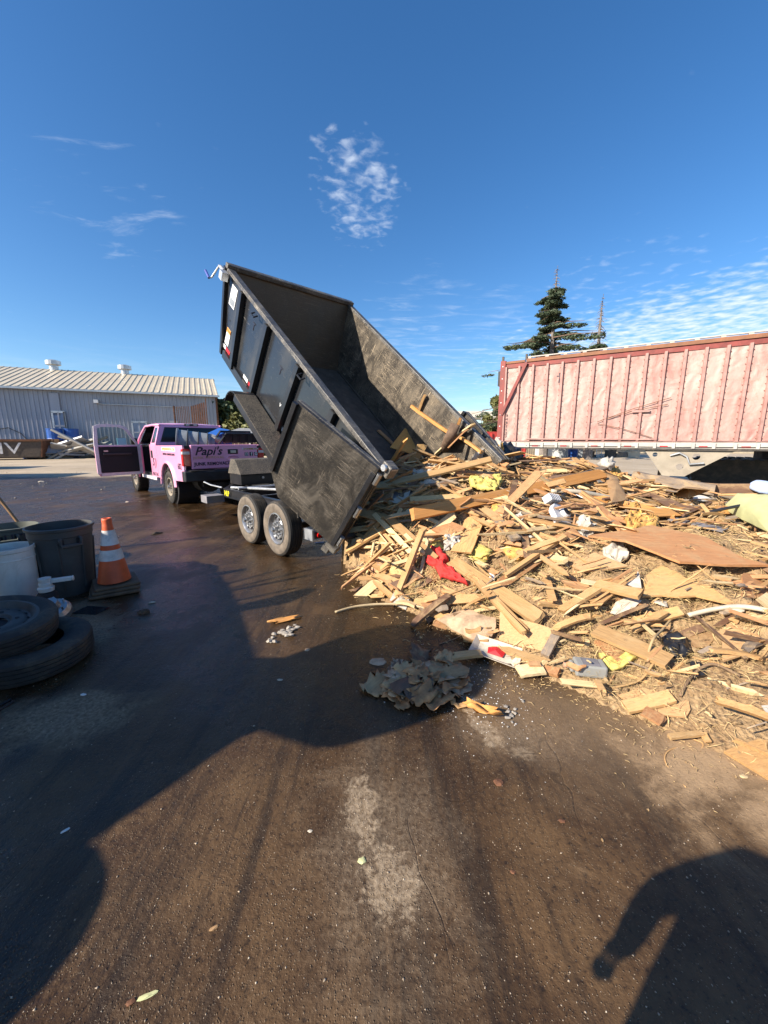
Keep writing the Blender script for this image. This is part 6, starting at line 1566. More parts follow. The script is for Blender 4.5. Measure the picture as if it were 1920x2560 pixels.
# lumps: cloth, insulation, bags
def lump(name, px, py, sx, sy, sz, mat, label, cat, seed, rough=.5, freq=6., lift=.0, rotz=0., crease=.0, n=3):
    p = hit(px, py, lift)
    bm = bmesh.new(); bmesh.ops.create_icosphere(bm, subdivisions=n, radius=1)
    for v in bm.verts:
        d = v.co.normalized()
        k = 1 + rough * mn.fractal(d * freq * .45 + Vector((seed, seed * .3, 0)), .8, 2.1, 4)
        if crease: k += crease * (abs(mn.noise(d * freq + Vector((0, seed, 0)))) - .25) * 1.6
        v.co = Vector((d.x * k * sx, d.y * k * sy, max(d.z * k, -.45) * sz))
    me = bpy.data.meshes.new(name); bm.to_mesh(me); bm.free(); me.materials.append(MATS[mat]); 
    if crease < .5: me.polygons.foreach_set('use_smooth', [True] * len(me.polygons))
    o = bpy.data.objects.new(name, me); COL.objects.link(o); o.location = p + Vector((0, 0, sz * .25))
    nn = nrm(p.x, p.y, .2); o.rotation_euler = (nn.to_track_quat('Z', 'Y') @ Euler((0, 0, rotz)).to_quaternion()).to_euler()
    return tag(o, label, cat)
def cloth(name, pix, mat, label, cat, seed, amp=.05, lift=.06, res=46, fold=7.):
    """crumpled sheet draped on the heap inside a pixel outline"""
    P3 = [hit(x, y, lift) for x, y in pix]; c = sum(P3, Vector()) / len(P3); N = len(P3)
    nn = nrm(c.x, c.y, .25); vs_, fs = [], []; R_ = 14
    for r in range(R_ + 1):
        for k in range(res):
            u = k / res * N; i = int(u); f = u - i
            e = P3[i % N].lerp(P3[(i + 1) % N], f)
            q = c.lerp(e, r / R_)
            w = mn.noise(q * fold + Vector((seed, 0, 0))); w2 = mn.noise(q * fold * 2.3 + Vector((0, seed, 0)))
            vs_.append(q - c + nn * (amp * (1 - abs(w) * 2.2) + amp * .5 * (abs(w2) * 2 - .5) - (amp * .9 if r == R_ else 0)) + Vector((w2, w, 0)) * amp * .4)
    for r in range(R_):
        for k in range(res): fs.append((r * res + k, r * res + (k + 1) % res, (r + 1) * res + (k + 1) % res, (r + 1) * res + k))
    o = MB().add(vs_, fs).build(name, mat, smooth=True, recalc=False); o.location = c
    so = o.modifiers.new('solid', 'SOLIDIFY'); so.thickness = .004
    return tag(o, label, cat)
cloth('red_cloth', [(1058, 1385), (1078, 1366), (1102, 1370), (1120, 1395), (1118, 1412), (1150, 1440), (1172, 1464), (1140, 1456), (1112, 1444), (1100, 1448), (1090, 1420), (1066, 1408)], 'cloth_red', 'crumpled bright red cloth on the front of the heap', 'cloth', 3.3, .055, .07, 60, 9.)
cloth('white_bag', [(1062, 1168), (1100, 1155), (1092, 1175), (1070, 1195), (1050, 1185), (1035, 1195), (1030, 1180)], 'paper_white', 'crumpled cream paper below the bed mouth', 'paper', 1.7, .05, .10)
cloth('white_bag', [(1286, 1330), (1320, 1328), (1358, 1338), (1330, 1350), (1298, 1346)], 'cloth_white', 'white plastic bag under the grey weathered board', 'bag', 5.1, .04, .06)
cloth('black_bag', [(1650, 1598), (1690, 1585), (1722, 1600), (1735, 1632), (1700, 1645), (1676, 1630), (1655, 1620)], 'bag_black', 'torn black plastic bag in the dirt on the lower right', 'bag', 2.9, .04, .04)
cloth('black_bag', [(1720, 1655), (1755, 1660), (1770, 1690), (1735, 1700)], 'bag_black', 'scrap of black plastic below the torn bag', 'bag', 8.9, .02, .02)
cloth('insulation_batt', [(1172, 1195), (1200, 1190), (1252, 1188), (1256, 1205), (1240, 1226), (1200, 1222), (1176, 1212)], 'insulation_yellow', 'bright yellow insulation batt on the upper heap', 'insulation', 6.3, .05, .10, 60, 12)
cloth('insulation_batt', [(1560, 1302), (1585, 1258), (1600, 1285), (1640, 1290), (1652, 1318), (1600, 1322), (1572, 1330)], 'insulation_orange', 'fluffy orange insulation at the corner of the big plywood sheet', 'insulation', 4.3, .06, .10, 60, 12)
cloth('insulation_batt', [(1500, 1180), (1535, 1165), (1566, 1190), (1550, 1200), (1520, 1198)], 'insulation_orange', 'tan insulation tuft beside the landing gear plate', 'insulation', 9.3, .05, .14, 40, 12)
cloth('insulation_batt', [(1450, 1310), (1495, 1318), (1490, 1332), (1456, 1328)], 'insulation_orange', 'small orange insulation tuft left of the plywood corner', 'insulation', 7.3, .03, .08)
cloth('insulation_batt', [(1505, 1370), (1555, 1360), (1575, 1392), (1545, 1405), (1512, 1395)], 'paper_white', 'white and orange torn insulation under the plywood sheet', 'insulation', 7.9, .05, .05)
cloth('yellow_wrapper', [(1490, 1630), (1510, 1640), (1530, 1665), (1570, 1630), (1600, 1640), (1555, 1672), (1520, 1676)], 'insulation_yellow', 'yellow plastic strip behind the bottle', 'wrapper', 2.2, .025, .04)
lump('foam_block', 948, 1420, .13, .10, .10, 'insulation_pink', 'pink foam chunk at the left foot of the heap', 'foam', 1.1, .5, 7)
lump('foam_block', 1008, 1432, .20, .10, .09, 'foam_tan', 'yellow tan foam slab left of the upright stick', 'foam', 2.1, .45, 8)
lump('foam_block', 1250, 1275, .10, .08, .05, 'insulation_orange', 'orange brown foam lump right of the grey weathered board', 'foam', 3.1, .5, 8)
lump('foam_block', 1105, 1250, .12, .09, .06, 'insulation_orange', 'ochre insulation clump on the orange plank', 'foam', 4.1, .6, 9, .04)
lump('foam_block', 1300, 1385, .16, .12, .06, 'insulation_orange', 'ochre insulation clump below the white plastic bag', 'foam', 4.6, .6, 9, .04)
lump('foam_block', 1195, 1385, .14, .10, .05, 'insulation_yellow', 'yellowish insulation clump right of the tan split panel', 'foam', 5.6, .6, 9, .02)
lump('paper_ball', 1296, 1310, .08, .07, .09, 'cloth_white', 'crumpled white paper ball in the middle of the heap', 'paper', 5.1, .6, 8, .05, crease=.5)
lump('paper_ball', 1460, 1330, .09, .08, .12, 'cloth_white', 'crumpled white paper at the tip of the plywood sheet', 'paper', 6.1, .6, 8, .05, crease=.5)
lump('paper_ball', 1515, 1168, .12, .10, .12, 'cloth_white', 'white lump on the crest near the landing gear', 'paper', 6.7, .5, 6, .12, crease=.4)
lump('knotted_rag', 1130, 1358, .09, .08, .07, 'cloth_white', 'knotted grey rag between the brown board and the red cloth', 'rag', 7.1, .5, 9, .03, crease=.7)
lump('plastic_pail', 1908, 1226, .20, .15, .10, 'plate_blue', 'pale blue rounded plastic tub at the right edge of the heap', 'tub', 1.3, .08, 3, .12)
lump('plastic_bottle', 1756, 1249, .14, .06, .05, 'white_plastic', 'small white plastic bottle by the squared timber', 'bottle', 1.9, .05, 3, .05)
lump('dirt_clod', 360, 1533, .05, .04, .03, 'dirt_ball', 'dark clod on the wet asphalt right of the tyres', 'clod', 4.4, .4, 6)
lump('root_lump', 900, 1354, .06, .035, .05, 'wood_tan', 'broken root lump hanging below the trailer door', 'root', 2.4, .5, 7, .25)
# broken appliance: white shell with round opening
p = hit(1395, 1290, .10)
t = thing('broken_appliance', 'broken white plastic appliance shell with a round hole', 'appliance', p, R(25)); t.rotation_euler = (R(50), R(10), R(35))
g = MB(); g.prism([(-.17, -.10), (.06, -.13), (.17, -.05), (.12, .10), (-.05, .13), (-.15, .06)], 0, .06, 'z'); g.cyl((.02, 0, .06), (.02, 0, .10), .07, .06, 16); g.build('shell', 'cone_white', t, bevel=.01)
g = MB(); g.cyl((.02, 0, .095), (.02, 0, .104), .045, n=16); g.build('drum', 'interior', t)
for k in range(6): g = MB(); g.mm((-.14 + k * .035, .14, .0), (-.125 + k * .035, .22, .10)); g.build('fin', 'galvanized', t)
# plastic jug
p = hit(1465, 1668, .045)
t = thing('plastic_bottle', 'clear grey plastic jug lying at the foot of the heap', 'bottle', p, R(-8)); t.rotation_euler = (0, 0, R(-12))
clr = NT('clear_plastic'); clr.put(clr.b.inputs['Transmission Weight'], .55); clr.done((.62, .62, .58), .3)
xf = Matrix.Rotation(R(90), 4, 'Y')
g = MB(); g.box((.02, 0, 0), (.19, .115, .085)); g.box((-.09, 0, 0), (.03, .07, .06)); g.cyl((-.10, 0, 0), (-.125, 0, 0), .018, n=14); g.build('body', clr.m, t, bevel=.014)
g = MB(); g.cyl((-.121, 0, 0), (-.138, 0, 0), .017, n=14); g.build('cap', 'insulation_pink', t)
g = MB(); g.mm((-.03, -.05, .043), (.075, .04, .0445)); g.build('wrap_label', 'grey_board', t)
# white tray with a red wrapper
p = gnd(1237, 1640); p.z = .02
t = thing('foam_tray', 'white foam tray with a red wrapper at the foot of the heap', 'tray', p, R(-28)); t.rotation_euler = (R(14), R(6), R(-28))
g = MB(); g.add([(-.13, -.06, 0), (.13, -.06, 0), (.13, .06, 0), (-.13, .06, 0), (-.18, -.10, .035), (.19, -.10, .03), (.18, .10, .04), (-.17, .10, .035)], [(0, 1, 2, 3), (0, 4, 5, 1), (1, 5, 6, 2), (2, 6, 7, 3), (3, 7, 4, 0)]); tro = g.build('tray', 'paper_white', t)
so = tro.modifiers.new('solid', 'SOLIDIFY'); so.thickness = .005
g = MB(); g.add([(-.05, -.03, .012), (.06, -.035, .02), (.07, .03, .014), (.0, .045, .03), (-.06, .03, .012), (0, 0, .035)], [(0, 1, 5), (1, 2, 5), (2, 3, 5), (3, 4, 5), (4, 0, 5)]); g.build('wrapper', 'decal_red', t)

# debris still in the bed mouth (world positions on the tilted floor)
MT = Matrix.Translation(TO) @ Matrix.Rotation(TROT, 4, 'Z') @ Matrix.Translation((0, 0, BZ)) @ Matrix.Rotation(TILT, 4, 'X')
def bp(x, y, z): return MT @ Vector((x, y, z))
def onplane_bed(px, py, z=.03, plane='floor'):
    Mi = MT.inverted(); o_ = Mi @ Vector((0, 0, CAMH)); d_ = (Mi.to_3x3() @ ray(px, py))
    if plane == 'floor': t = (z - o_.z) / d_.z
    else: t = (BW - T - z - o_.x) / d_.x
    return MT @ (o_ + d_ * t)
bn = (MT.to_3x3() @ Vector((0, 0, 1))).normalized()
a, b, c2, d2_ = [onplane_bed(*p, .04, 'wall') if i == 1 else onplane_bed(*p, .22) for i, p in enumerate(((975, 1118), (1012, 1070), (1098, 1112), (1050, 1140)))]
cc = (a + b + c2 + d2_) / 4
g = MB(); vs_ = [q - cc for q in (a, b, c2, d2_)]; g.add(vs_ + [v - bn * .012 for v in vs_], [(0, 1, 2, 3), (7, 6, 5, 4), (0, 4, 5, 1), (1, 5, 6, 2), (2, 6, 7, 3), (3, 7, 4, 0)])
o = g.build('strand_board', 'osb'); o.location = cc; tag(o, 'orange tan strand board lying in the mouth of the dump bed', 'board')
def bedstick(p0, p1, w, th, mat, label, z0=.05, z1=.05, pl0='floor', pl1='floor', kind='plank', cat='board'):
    return wood_obj('board', kind, onplane_bed(*p0, z0, pl0), onplane_bed(*p1, z1, pl1), w, th, mat, label, cat, None, bn)
bedstick((1029, 1015), (1124, 1082), .05, .05, 'wood_orange', 'orange stud leaning on the far bed wall', .03, .08, 'wall', 'wall')
bedstick((1063, 987), (1047, 1030), .06, .04, 'wood_tan', 'short stud standing against the far bed wall', .06, .03, 'wall', 'wall')
bedstick((1152, 1045), (1140, 1075), .05, .04, 'wood_orange', 'short orange stud at the lip of the far bed wall', .1, .08, 'wall', 'wall')
bedstick((1145, 1090), (1205, 1132), .06, .04, 'wood_orange', 'orange stud sliding out beside the white sack', .10, .12, 'wall', 'wall')
bedstick((1000, 1150), (1095, 1110), .08, .03, 'wood_red', 'red brown board across the bed mouth', .20, .30)
bedstick((1075, 1150), (1185, 1060), .07, .02, 'wood_pale', 'long pale bent lath rising out of the bed mouth', .30, .10, 'floor', 'wall', 'splint')
bedstick((945, 1075), (1010, 1135), .08, .02, 'wood_red', 'reddish plank lying on the bed floor', .03, .03)
bedstick((850, 925), (985, 1085), .22, .015, 'floor_brown', 'dark board stuck flat on the bed floor', .02, .02, cat='board')
o = MB().tube([onplane_bed(1139, 1060, .18, 'wall'), onplane_bed(1124, 1095, .22, 'wall'), onplane_bed(1106, 1138, .40)], [.075, .085, .08], 10).build('log', 'bark', smooth=True); tag(o, 'short brown log leaning in the mouth of the dump bed', 'log')
o = MB().tube([onplane_bed(1188, 1062, .0, 'wall'), onplane_bed(1160, 1080, .15, 'wall'), onplane_bed(1120, 1120, .35, 'wall')], .03, 6, True, .4).build('bent_strip', 'wood_red', smooth=True); tag(o, 'bent brown strip hooked over the far bed wall', 'strip')
cloth('white_sack', [(1178, 1146), (1210, 1120), (1250, 1100), (1258, 1112), (1240, 1126), (1215, 1146)], 'cloth_white', 'long white plastic sack at the end of the far bed wall', 'sack', 4.8, .07, .22)
cloth('insulation_batt', [(1225, 1132), (1252, 1112), (1262, 1122), (1240, 1140)], 'insulation_orange', 'orange insulation tucked under the white sack', 'insulation', 2.8, .05, .2)
lump('black_sack', 1265, 1155, .30, .20, .24, 'bag_black', 'black rubbish sack on the crest right of the white sack', 'sack', 9.1, .35, 5, .05, crease=.3)
curve_thing('stick', [(1235, 1130), (1300, 1172), (1345, 1192)], .012, 'wood_pale', 'pale bent stick in front of the black sack', 'stick', [.22, .12, .06])

# ------------------------------------------------------------------ filler pieces on the heap: every one a thing of its own
LMK = [('the red cloth', 1110, 1410), ('the big plywood sheet', 1680, 1370), ('the yellow insulation', 1215, 1205), ('the open trailer door', 930, 1330), ('the pale green sheet', 1870, 1280), ('the torn black bag', 1690, 1612),
       ('the plastic jug', 1465, 1665), ('the square tan panel', 1310, 1580), ('the long orange plank', 1250, 1240), ('the long white pipe', 1520, 1245), ('the trailer landing gear', 1580, 1250), ('the white sack', 1215, 1125), ('the torn fibreboard', 1720, 1460),
       ('the foam tray', 1237, 1636), ('the plywood corner', 1880, 1900), ('the wide tan plank', 1580, 1610), ('the tan split panel', 1172, 1340), ('the dark brown beam', 1340, 1400), ('the squared timber', 1780, 1225), ('the pink foam chunk', 948, 1420), ('the curved cream pipe', 1830, 1525), ('the bed mouth', 1050, 1150)]
def to_px(p):
    y, z = p.y, p.z - CAMH; d = y * _c - z * _s
    return 960 + 960 * p.x / d, 1280 - 960 * (z * _c + y * _s) / d
LOOK = {'wood_tan': 'tan', 'wood_red': 'red brown', 'wood_pale': 'pale', 'wood_dark': 'dark brown', 'wood_grey': 'grey', 'wood_orange': 'orange', 'cardboard': 'tan', 'osb': 'ochre', 'paper_white': 'whitish', 'scrap_grey': 'grey', 'cloth_white': 'off white', 'insulation_yellow': 'yellow', 'insulation_orange': 'orange', 'wood': 'brown'}
def where(p):
    x, y = to_px(p); b = min(LMK, key=lambda l: (l[1] - x) ** 2 + ((l[2] - y) * 1.5) ** 2)
    dx, dy = x - b[1], (y - b[2]) * 1.5
    if abs(dx) + abs(dy) < 30: return 'right beside ' + b[0]
    far = 'just ' if abs(dx) + abs(dy) < 70 else ''
    if abs(dx) > 2.2 * abs(dy): w_ = 'left of ' if dx < 0 else 'right of '
    elif abs(dy) > 2.2 * abs(dx): w_ = 'above ' if dy < 0 else 'below '
    else: w_ = ('upper ' if dy < 0 else 'lower ') + ('left of ' if dx < 0 else 'right of ')
    return far + w_ + b[0]
cnt = 0; tries = 0
WM = ['wood_tan'] * 10 + ['wood_red'] * 4 + ['wood_pale'] * 2 + ['wood_dark'] * 2 + ['wood_grey'] * 2 + ['wood_orange'] * 1
KEEP = [(1055, 1365, 1178, 1466), (1490, 1316, 1900, 1428), (1130, 1288, 1216, 1388), (1246, 1530, 1386, 1632), (1168, 1184, 1258, 1228), (1604, 1420, 1850, 1506), (1800, 1230, 1960, 1334), (1415, 1636, 1520, 1695), (1490, 1576, 1676, 1660), (1420, 1384, 1572, 1434),
        (1180, 1610, 1290, 1662), (1640, 1582, 1740, 1650), (1575, 1256, 1655, 1322), (1000, 1265, 1110, 1330), (1225, 1400, 1360, 1556), (1540, 1715, 1725, 1810), (1672, 1210, 1778, 1258), (1030, 1190, 1510, 1200)]
def blocked(c, d, L_, few=False):
    for u in (-.5, -.25, 0, .25, .5):
        x, y = to_px(c + d * L_ * u)
        if any(a <= x <= e and b <= y <= f for a, b, e, f in KEEP): return True
        if few: continue
        if 1035 < x < 1510 and abs(y - (1286 - (x - 1030) * .2137)) < 17: return True
        if 1250 < x < 1440 and abs(y - (1464 - (x - 1248) * .70)) < 13: return True
        if 1380 < x < 1665 and abs(y - (1226 + (x - 1380) * .18)) < 10: return True
        if 1605 < x < 1920 and abs(y - 1278) < 14: return True
    return False
def rand_board(scale=1.0):
    for _ in range(40):
        r_ = rand_board0(scale)
        if not blocked(r_[0], r_[1], r_[3] * (.6 if scale < 1 else 1), scale < 1): return r_
    return r_
def rand_board0(scale=1.0):
    while True:
        x = random.uniform(-.4, 6.6); y = random.uniform(1.3, 8.4)
        if not inside(x, y): continue
        if y > 6.8 and random.random() < .6: continue
        if x > 4.8 and random.random() < .6: continue
        if x < y * -.05: continue
        if scale > .5 and x < 2.3 and y < 2.6 and random.random() < .7: continue
        # thin out on the bare dirt apron at the lower right
        if scale > .5 and y < 2.9 and x > 1.6 and random.random() < .45: continue
        break
    z = hz(x, y); n = nrm(x, y, .25)
    L_ = random.choice([.4, .55, .7, .9, 1.2, 1.5, 1.9]) * random.uniform(.75, 1.15) * scale
    if z < .12: L_ *= .5
    if y < 2.8: L_ *= .5
    w = random.choice([.018, .025, .035, .045, .06, .08, .10, .14]) * random.uniform(.8, 1.2) * (.6 if scale < .8 else 1); th = random.uniform(.010, .032)
    if y < 2.8: w *= .7
    an = random.choice([random.gauss(-.8, .3), random.gauss(-.7, .35), random.gauss(.3, .3), random.gauss(.15, .25), random.uniform(0, 3.14)])
    d = Vector((math.cos(an), math.sin(an), 0)); d = (d - n * d.dot(n)).normalized(); d = (d + n * random.gauss(0, .19)).normalized()
    c = Vector((x, y, z)) + n * (th * .6 + random.uniform(-.03, .15))
    up = (n + Vector((random.gauss(0, .35), random.gauss(0, .35), 0))).normalized()
    return c, d, n, L_, w, th, up
while cnt < 300:
    c, d, n, L_, w, th, up = rand_board()
    kind = 'splint' if w < .06 and random.random() < .55 else 'plank'
    nm = 'splinter_board' if kind == 'splint' else 'plank'
    mt = random.choice(WM)
    lab = ('long ' if L_ > .8 else 'short ' if L_ < .4 else '') + ('narrow ' if w < .05 else 'wide ' if w > .10 else '') + LOOK[mt] + (' splintered stick ' if kind == 'splint' else ' board ') + where(c)
    wood_obj(nm, kind, c - d * L_ / 2, c + d * L_ / 2, w, th, mt, lab, 'board', 'loose boards strewn over the debris heap', up)
    cnt += 1
for k in range(210):
    while True:
        x = random.uniform(.0, 6.2); y = random.uniform(1.7, 7.2)
        if inside(x, y): break
    z = hz(x, y); n = nrm(x, y, .2); s = random.uniform(.07, .21) * (.65 if y < 3 else 1)
    N = random.randint(4, 7); pts = [Vector((math.cos(2 * math.pi * i / N + random.uniform(-.3, .3)), math.sin(2 * math.pi * i / N + random.uniform(-.3, .3)) * .8, 0)) * s * random.uniform(.6, 1.2) for i in range(N)]
    mb = MB(); cz = Vector((0, 0, s * random.uniform(-.1, .2)))
    mb.add([p_ for p_ in pts] + [cz] + [p_ - Vector((0, 0, .006)) for p_ in pts] + [cz - Vector((0, 0, .006))], [(i, (i + 1) % N, N) for i in range(N)] + [(N + 1 + (i + 1) % N, N + 1 + i, 2 * N + 1) for i in range(N)] + [(i, N + 1 + i, N + 1 + (i + 1) % N, (i + 1) % N) for i in range(N)])
    mt = random.choice(['cardboard', 'cardboard', 'cardboard', 'wood_tan', 'wood_tan', 'paper_white', 'paper_white', 'osb', 'wood_red', 'scrap_grey', 'insulation_orange', 'cloth_white', 'insulation_yellow'])
    o = mb.build('scrap_piece', mt); o.location = Vector((x, y, z)) + n * .03; up = (n + Vector((random.gauss(0, .35), random.gauss(0, .35), 0))).normalized()
    o.rotation_euler = (up.to_track_quat('Z', 'Y') @ Euler((0, 0, random.uniform(0, 6))).to_quaternion()).to_euler()
    if blocked(o.location, Vector((1, 0, 0)), s * 1.6): bpy.data.objects.remove(o); continue
    tag(o, ('small ' if s < .11 else 'large ' if s > .17 else '') + LOOK[mt] + ' torn scrap ' + where(o.location), 'scrap', 'torn scraps on the debris heap')
# the many smaller boards between them
for mt, q in (('wood_tan', 820), ('wood_red', 330), ('wood_pale', 240), ('wood_dark', 220)):
    mb = MB()
    for k in range(q):
        c, d, n, L_, w, th, up = rand_board(.62)
        c = c - n * .015
        zz = (up - d * up.dot(d)).normalized(); yy = zz.cross(d)
        M_ = Matrix((d * L_, yy * w, zz * th)).transposed().to_4x4(); M_.translation = c
        vs_, fs = plank_mesh(k, .10, .5 * ((k % 3) - 1), 3); mb.add(vs_, fs, M_)
    o = mb.build('board_litter', mt); tag(o, LOOK[mt] + ' small broken boards filling the debris heap', 'boards', kind='stuff')

# fine broken fragments
for mt, q in (('wood_tan', 900), ('wood_red', 420), ('wood_pale', 420), ('wood_grey', 220)):
    mb = MB()
    for k in range(q):
        c, d, n, L_, w, th, up = rand_board0(.30)
        if any(a <= to_px(c)[0] <= e and b <= to_px(c)[1] <= f for a, b, e, f in KEEP[:4]): continue
        zz = (up - d * up.dot(d)).normalized(); yy = zz.cross(d)
        M_ = Matrix((d * L_, yy * w * .7, zz * th * .5)).transposed().to_4x4(); M_.translation = c - n * .02
        vs_, fs = plank_mesh(k * 7, .22, .6 * ((k % 3) - 1), 2); mb.add(vs_, fs, M_)
    o = mb.build('wood_fragments', mt); tag(o, LOOK[mt] + ' fine broken wood fragments all over the debris heap', 'fragments', kind='stuff')

# uncountable straw, splinters and twigs
def sticks(name, n, lmin, lmax, rad, mat, label, region, seed, zoff=.02, tilt=.25, bendy=False):
    rg = np.random.default_rng(seed); V = []; 
    P_ = []
    while len(P_) < n:
        x, y, w = region(rg)
        if x is None: continue
        P_.append((x, y))
    P_ = np.array(P_); z = np.array([hz(a, b) for a, b in P_])
    e = .1
    gx = np.array([(hz(a + e, b) - hz(a - e, b)) / (2 * e) for a, b in P_]); gy = np.array([(hz(a, b + e) - hz(a, b - e)) / (2 * e) for a, b in P_])
    an = rg.uniform(0, 2 * np.pi, n); d = np.stack([np.cos(an), np.sin(an), np.cos(an) * gx + np.sin(an) * gy + rg.normal(0, tilt, n)], 1); d /= np.linalg.norm(d, axis=1)[:, None]
    nf = np.clip(P_[:, 1] / 4.2, .32, 1.0)
    L_ = rg.uniform(lmin, lmax, n) * rg.uniform(.4, 1, n) * nf; c = np.stack([P_[:, 0], P_[:, 1], z + rg.uniform(0, zoff, n) + .004], 1)
    s1 = np.cross(d, [0, 0, 1.0]); s1 /= np.linalg.norm(s1, axis=1)[:, None]; s2 = np.cross(s1, d)
    r = rad * rg.uniform(.5, 1.4, n) * nf ** .7; mid = s2 * (L_ * rg.uniform(-.12, .18, n))[:, None] + s1 * (L_ * rg.normal(0, .09, n))[:, None]
    rows = []
    for k, (o_, rr) in enumerate(((-.5, .7), (0., 1.), (.5, .5))):
        cc = c + d * (L_ * o_)[:, None] + (mid if k == 1 else 0)
        for q in range(3):
            a_ = 2 * np.pi * q / 3
            rows.append(cc + s1 * (r * rr * np.cos(a_))[:, None] + s2 * (r * rr * np.sin(a_))[:, None])
    V = np.stack(rows, 1).reshape(-1, 3)
    F = []
    base = np.array([[0, 1, 4, 3], [1, 2, 5, 4], [2, 0, 3, 5], [3, 4, 7, 6], [4, 5, 8, 7], [5, 3, 6, 8]])
    F = (base[None] + (np.arange(n) * 9)[:, None, None]).reshape(-1, 4)
    me = bpy.data.meshes.new(name); me.vertices.add(len(V)); me.vertices.foreach_set('co', V.astype(np.float32).ravel())
    me.loops.add(F.size); me.loops.foreach_set('vertex_index', F.astype(np.int32).ravel()); me.polygons.add(len(F)); me.polygons.foreach_set('loop_start', np.arange(0, F.size, 4, dtype=np.int32))
    me.update(calc_edges=True); me.materials.append(MATS[mat]); o = bpy.data.objects.new(name, me); COL.objects.link(o)
    return tag(o, label, 'debris', kind='stuff')
def reg_heap(rg):
    x, y = rg.uniform(-.6, 6.5), rg.uniform(1.2, 7.6)
    return (x, y, 1) if inside(x, y) else (None, 0, 0)
def reg_clump(cs):
    def f(rg):
        cx, cy, r = cs[rg.integers(len(cs))]; x, y = rg.normal(cx, r), rg.normal(cy, r)
        return (x, y, 1)
    return f
hp = lambda px, py, r: (*hit(px, py)[:2], r)
sticks('straw', 8000, .03, .13, .0016, 'straw', 'fine pale straw strewn over the debris heap', reg_clump([hp(1100, 1330, .15), hp(1215, 1500, .14), hp(1240, 1530, .10), hp(1500, 1550, .16), hp(1470, 1600, .12), hp(1540, 1690, .12), hp(1640, 1660, .16), hp(1750, 1540, .2), hp(1800, 1360, .25), hp(1420, 1480, .18), hp(1100, 1450, .10), hp(1030, 1480, .08), hp(1000, 1330, .12), hp(1850, 1650, .2), hp(1300, 1430, .15), hp(1690, 1470, .15)]), 5, .06, .3)
sticks('splinters', 9000, .04, .30, .0038, 'splinter', 'small wood splinters covering the debris heap', reg_heap, 6, .05, .18)
sticks('twigs', 2200, .05, .30, .0026, 'twig', 'dark twigs and roots tangled in the debris heap', reg_heap, 8, .05, .25)
sticks('splinters', 900, .02, .10, .003, 'splinter', 'fine splinters scattered around the foot of the heap', reg_clump([(*gnd(1100, 1560)[:2], .25), (*gnd(1330, 1690)[:2], .2), (*gnd(1560, 1780)[:2], .2), (*gnd(960, 1470)[:2], .25), (*gnd(1750, 1850)[:2], .2)]), 9, .006, .02)
# ------------------------------------------------------------------ litter on the asphalt
def scrap(name, px, py, s, mat, label, group=None, seed=0, curl=.3, cat='scrap', z=.0, asp=1.0, rz=None):
    rg = random.Random(seed or int(px * 13 + py)); c = gnd(px, py)
    n = 7; vs_ = []
    for j in range(n):
        for i in range(n):
            u, v = i / (n - 1) - .5, j / (n - 1) - .5
            r_ = 1 + .35 * mn.noise(Vector((u * 3 + seed, v * 3, px)))
            edge = rg.uniform(-.16, .16) if i in (0, n - 1) or j in (0, n - 1) else 0
            vs_.append(((u * r_ + edge) * s * 2, (v * r_ + edge) * s * 1.5 * asp, s * curl * (mn.noise(Vector((u * 2.4 + seed * 3.1, v * 2.4, py))) * 1.3 + (u * u + v * v) * 1.2)))
    zmin = min(v[2] for v in vs_); vs_ = [(a, b, c_ - zmin + .002) for a, b, c_ in vs_]
    o = MB().add(vs_, [(j * n + i, j * n + i + 1, (j + 1) * n + i + 1, (j + 1) * n + i) for j in range(n - 1) for i in range(n - 1)]).build(name, mat, smooth=True, recalc=False)
    so = o.modifiers.new('solid', 'SOLIDIFY'); so.thickness = .002
    o.location = (c.x, c.y, z); o.rotation_euler = (rg.uniform(-.15, .15) if z else 0, 0, rg.uniform(0, 6.28) if rz is None else rz)
    return tag(o, label, cat, group)
for k in range(46):
    a = random.uniform(0, 6.28); r = math.sqrt(random.random())
    px, py = 1050 + 112 * r * math.cos(a), 1702 + 66 * r * math.sin(a) + (px - 1050) * .12 if k else 1702
    mt = random.choice(['scrap_leaf', 'scrap_leaf', 'scrap_leaf', 'scrap_grey', 'cardboard', 'cardboard', 'wood_dark'])
    side = 'middle' if r < .4 else ('upper' if py < 1690 else 'lower' if py > 1714 else 'outer') + (' left' if px < 1020 else ' right' if px > 1080 else ' edge')
    s_ = random.uniform(.035, .11)
    scrap('torn_scrap', px, py, s_, mt, ('large ' if s_ > .08 else 'small ' if s_ < .055 else '') + {'scrap_leaf': 'brown', 'scrap_grey': 'grey', 'cardboard': 'tan', 'wood_dark': 'dark'}[mt] + ' torn scrap in the ' + side + ' of the litter pile on the asphalt', 'torn scraps in the litter pile', k + 1, random.uniform(.15, .42), z=(1 - r) * .045)
for px, py in ((1560, 1640), (1440, 1725), (1135, 1650), (1165, 1665)):
    pass
scrap('bark_strip', 1205, 1788, .09, 'wood_orange', 'curled orange bark strip at the tail of the litter pile', seed=5, curl=.5, asp=.35, rz=-.35)
scrap('bark_strip', 1150, 1768, .07, 'wood_tan', 'tan bark strip joining the litter pile', seed=6, curl=.5, asp=.4, rz=-.3)
scrap('bark_strip', 712, 1552, .13, 'wood_orange', 'flat orange bark piece on the asphalt in the middle', seed=8, curl=.15, asp=.35, rz=.35)
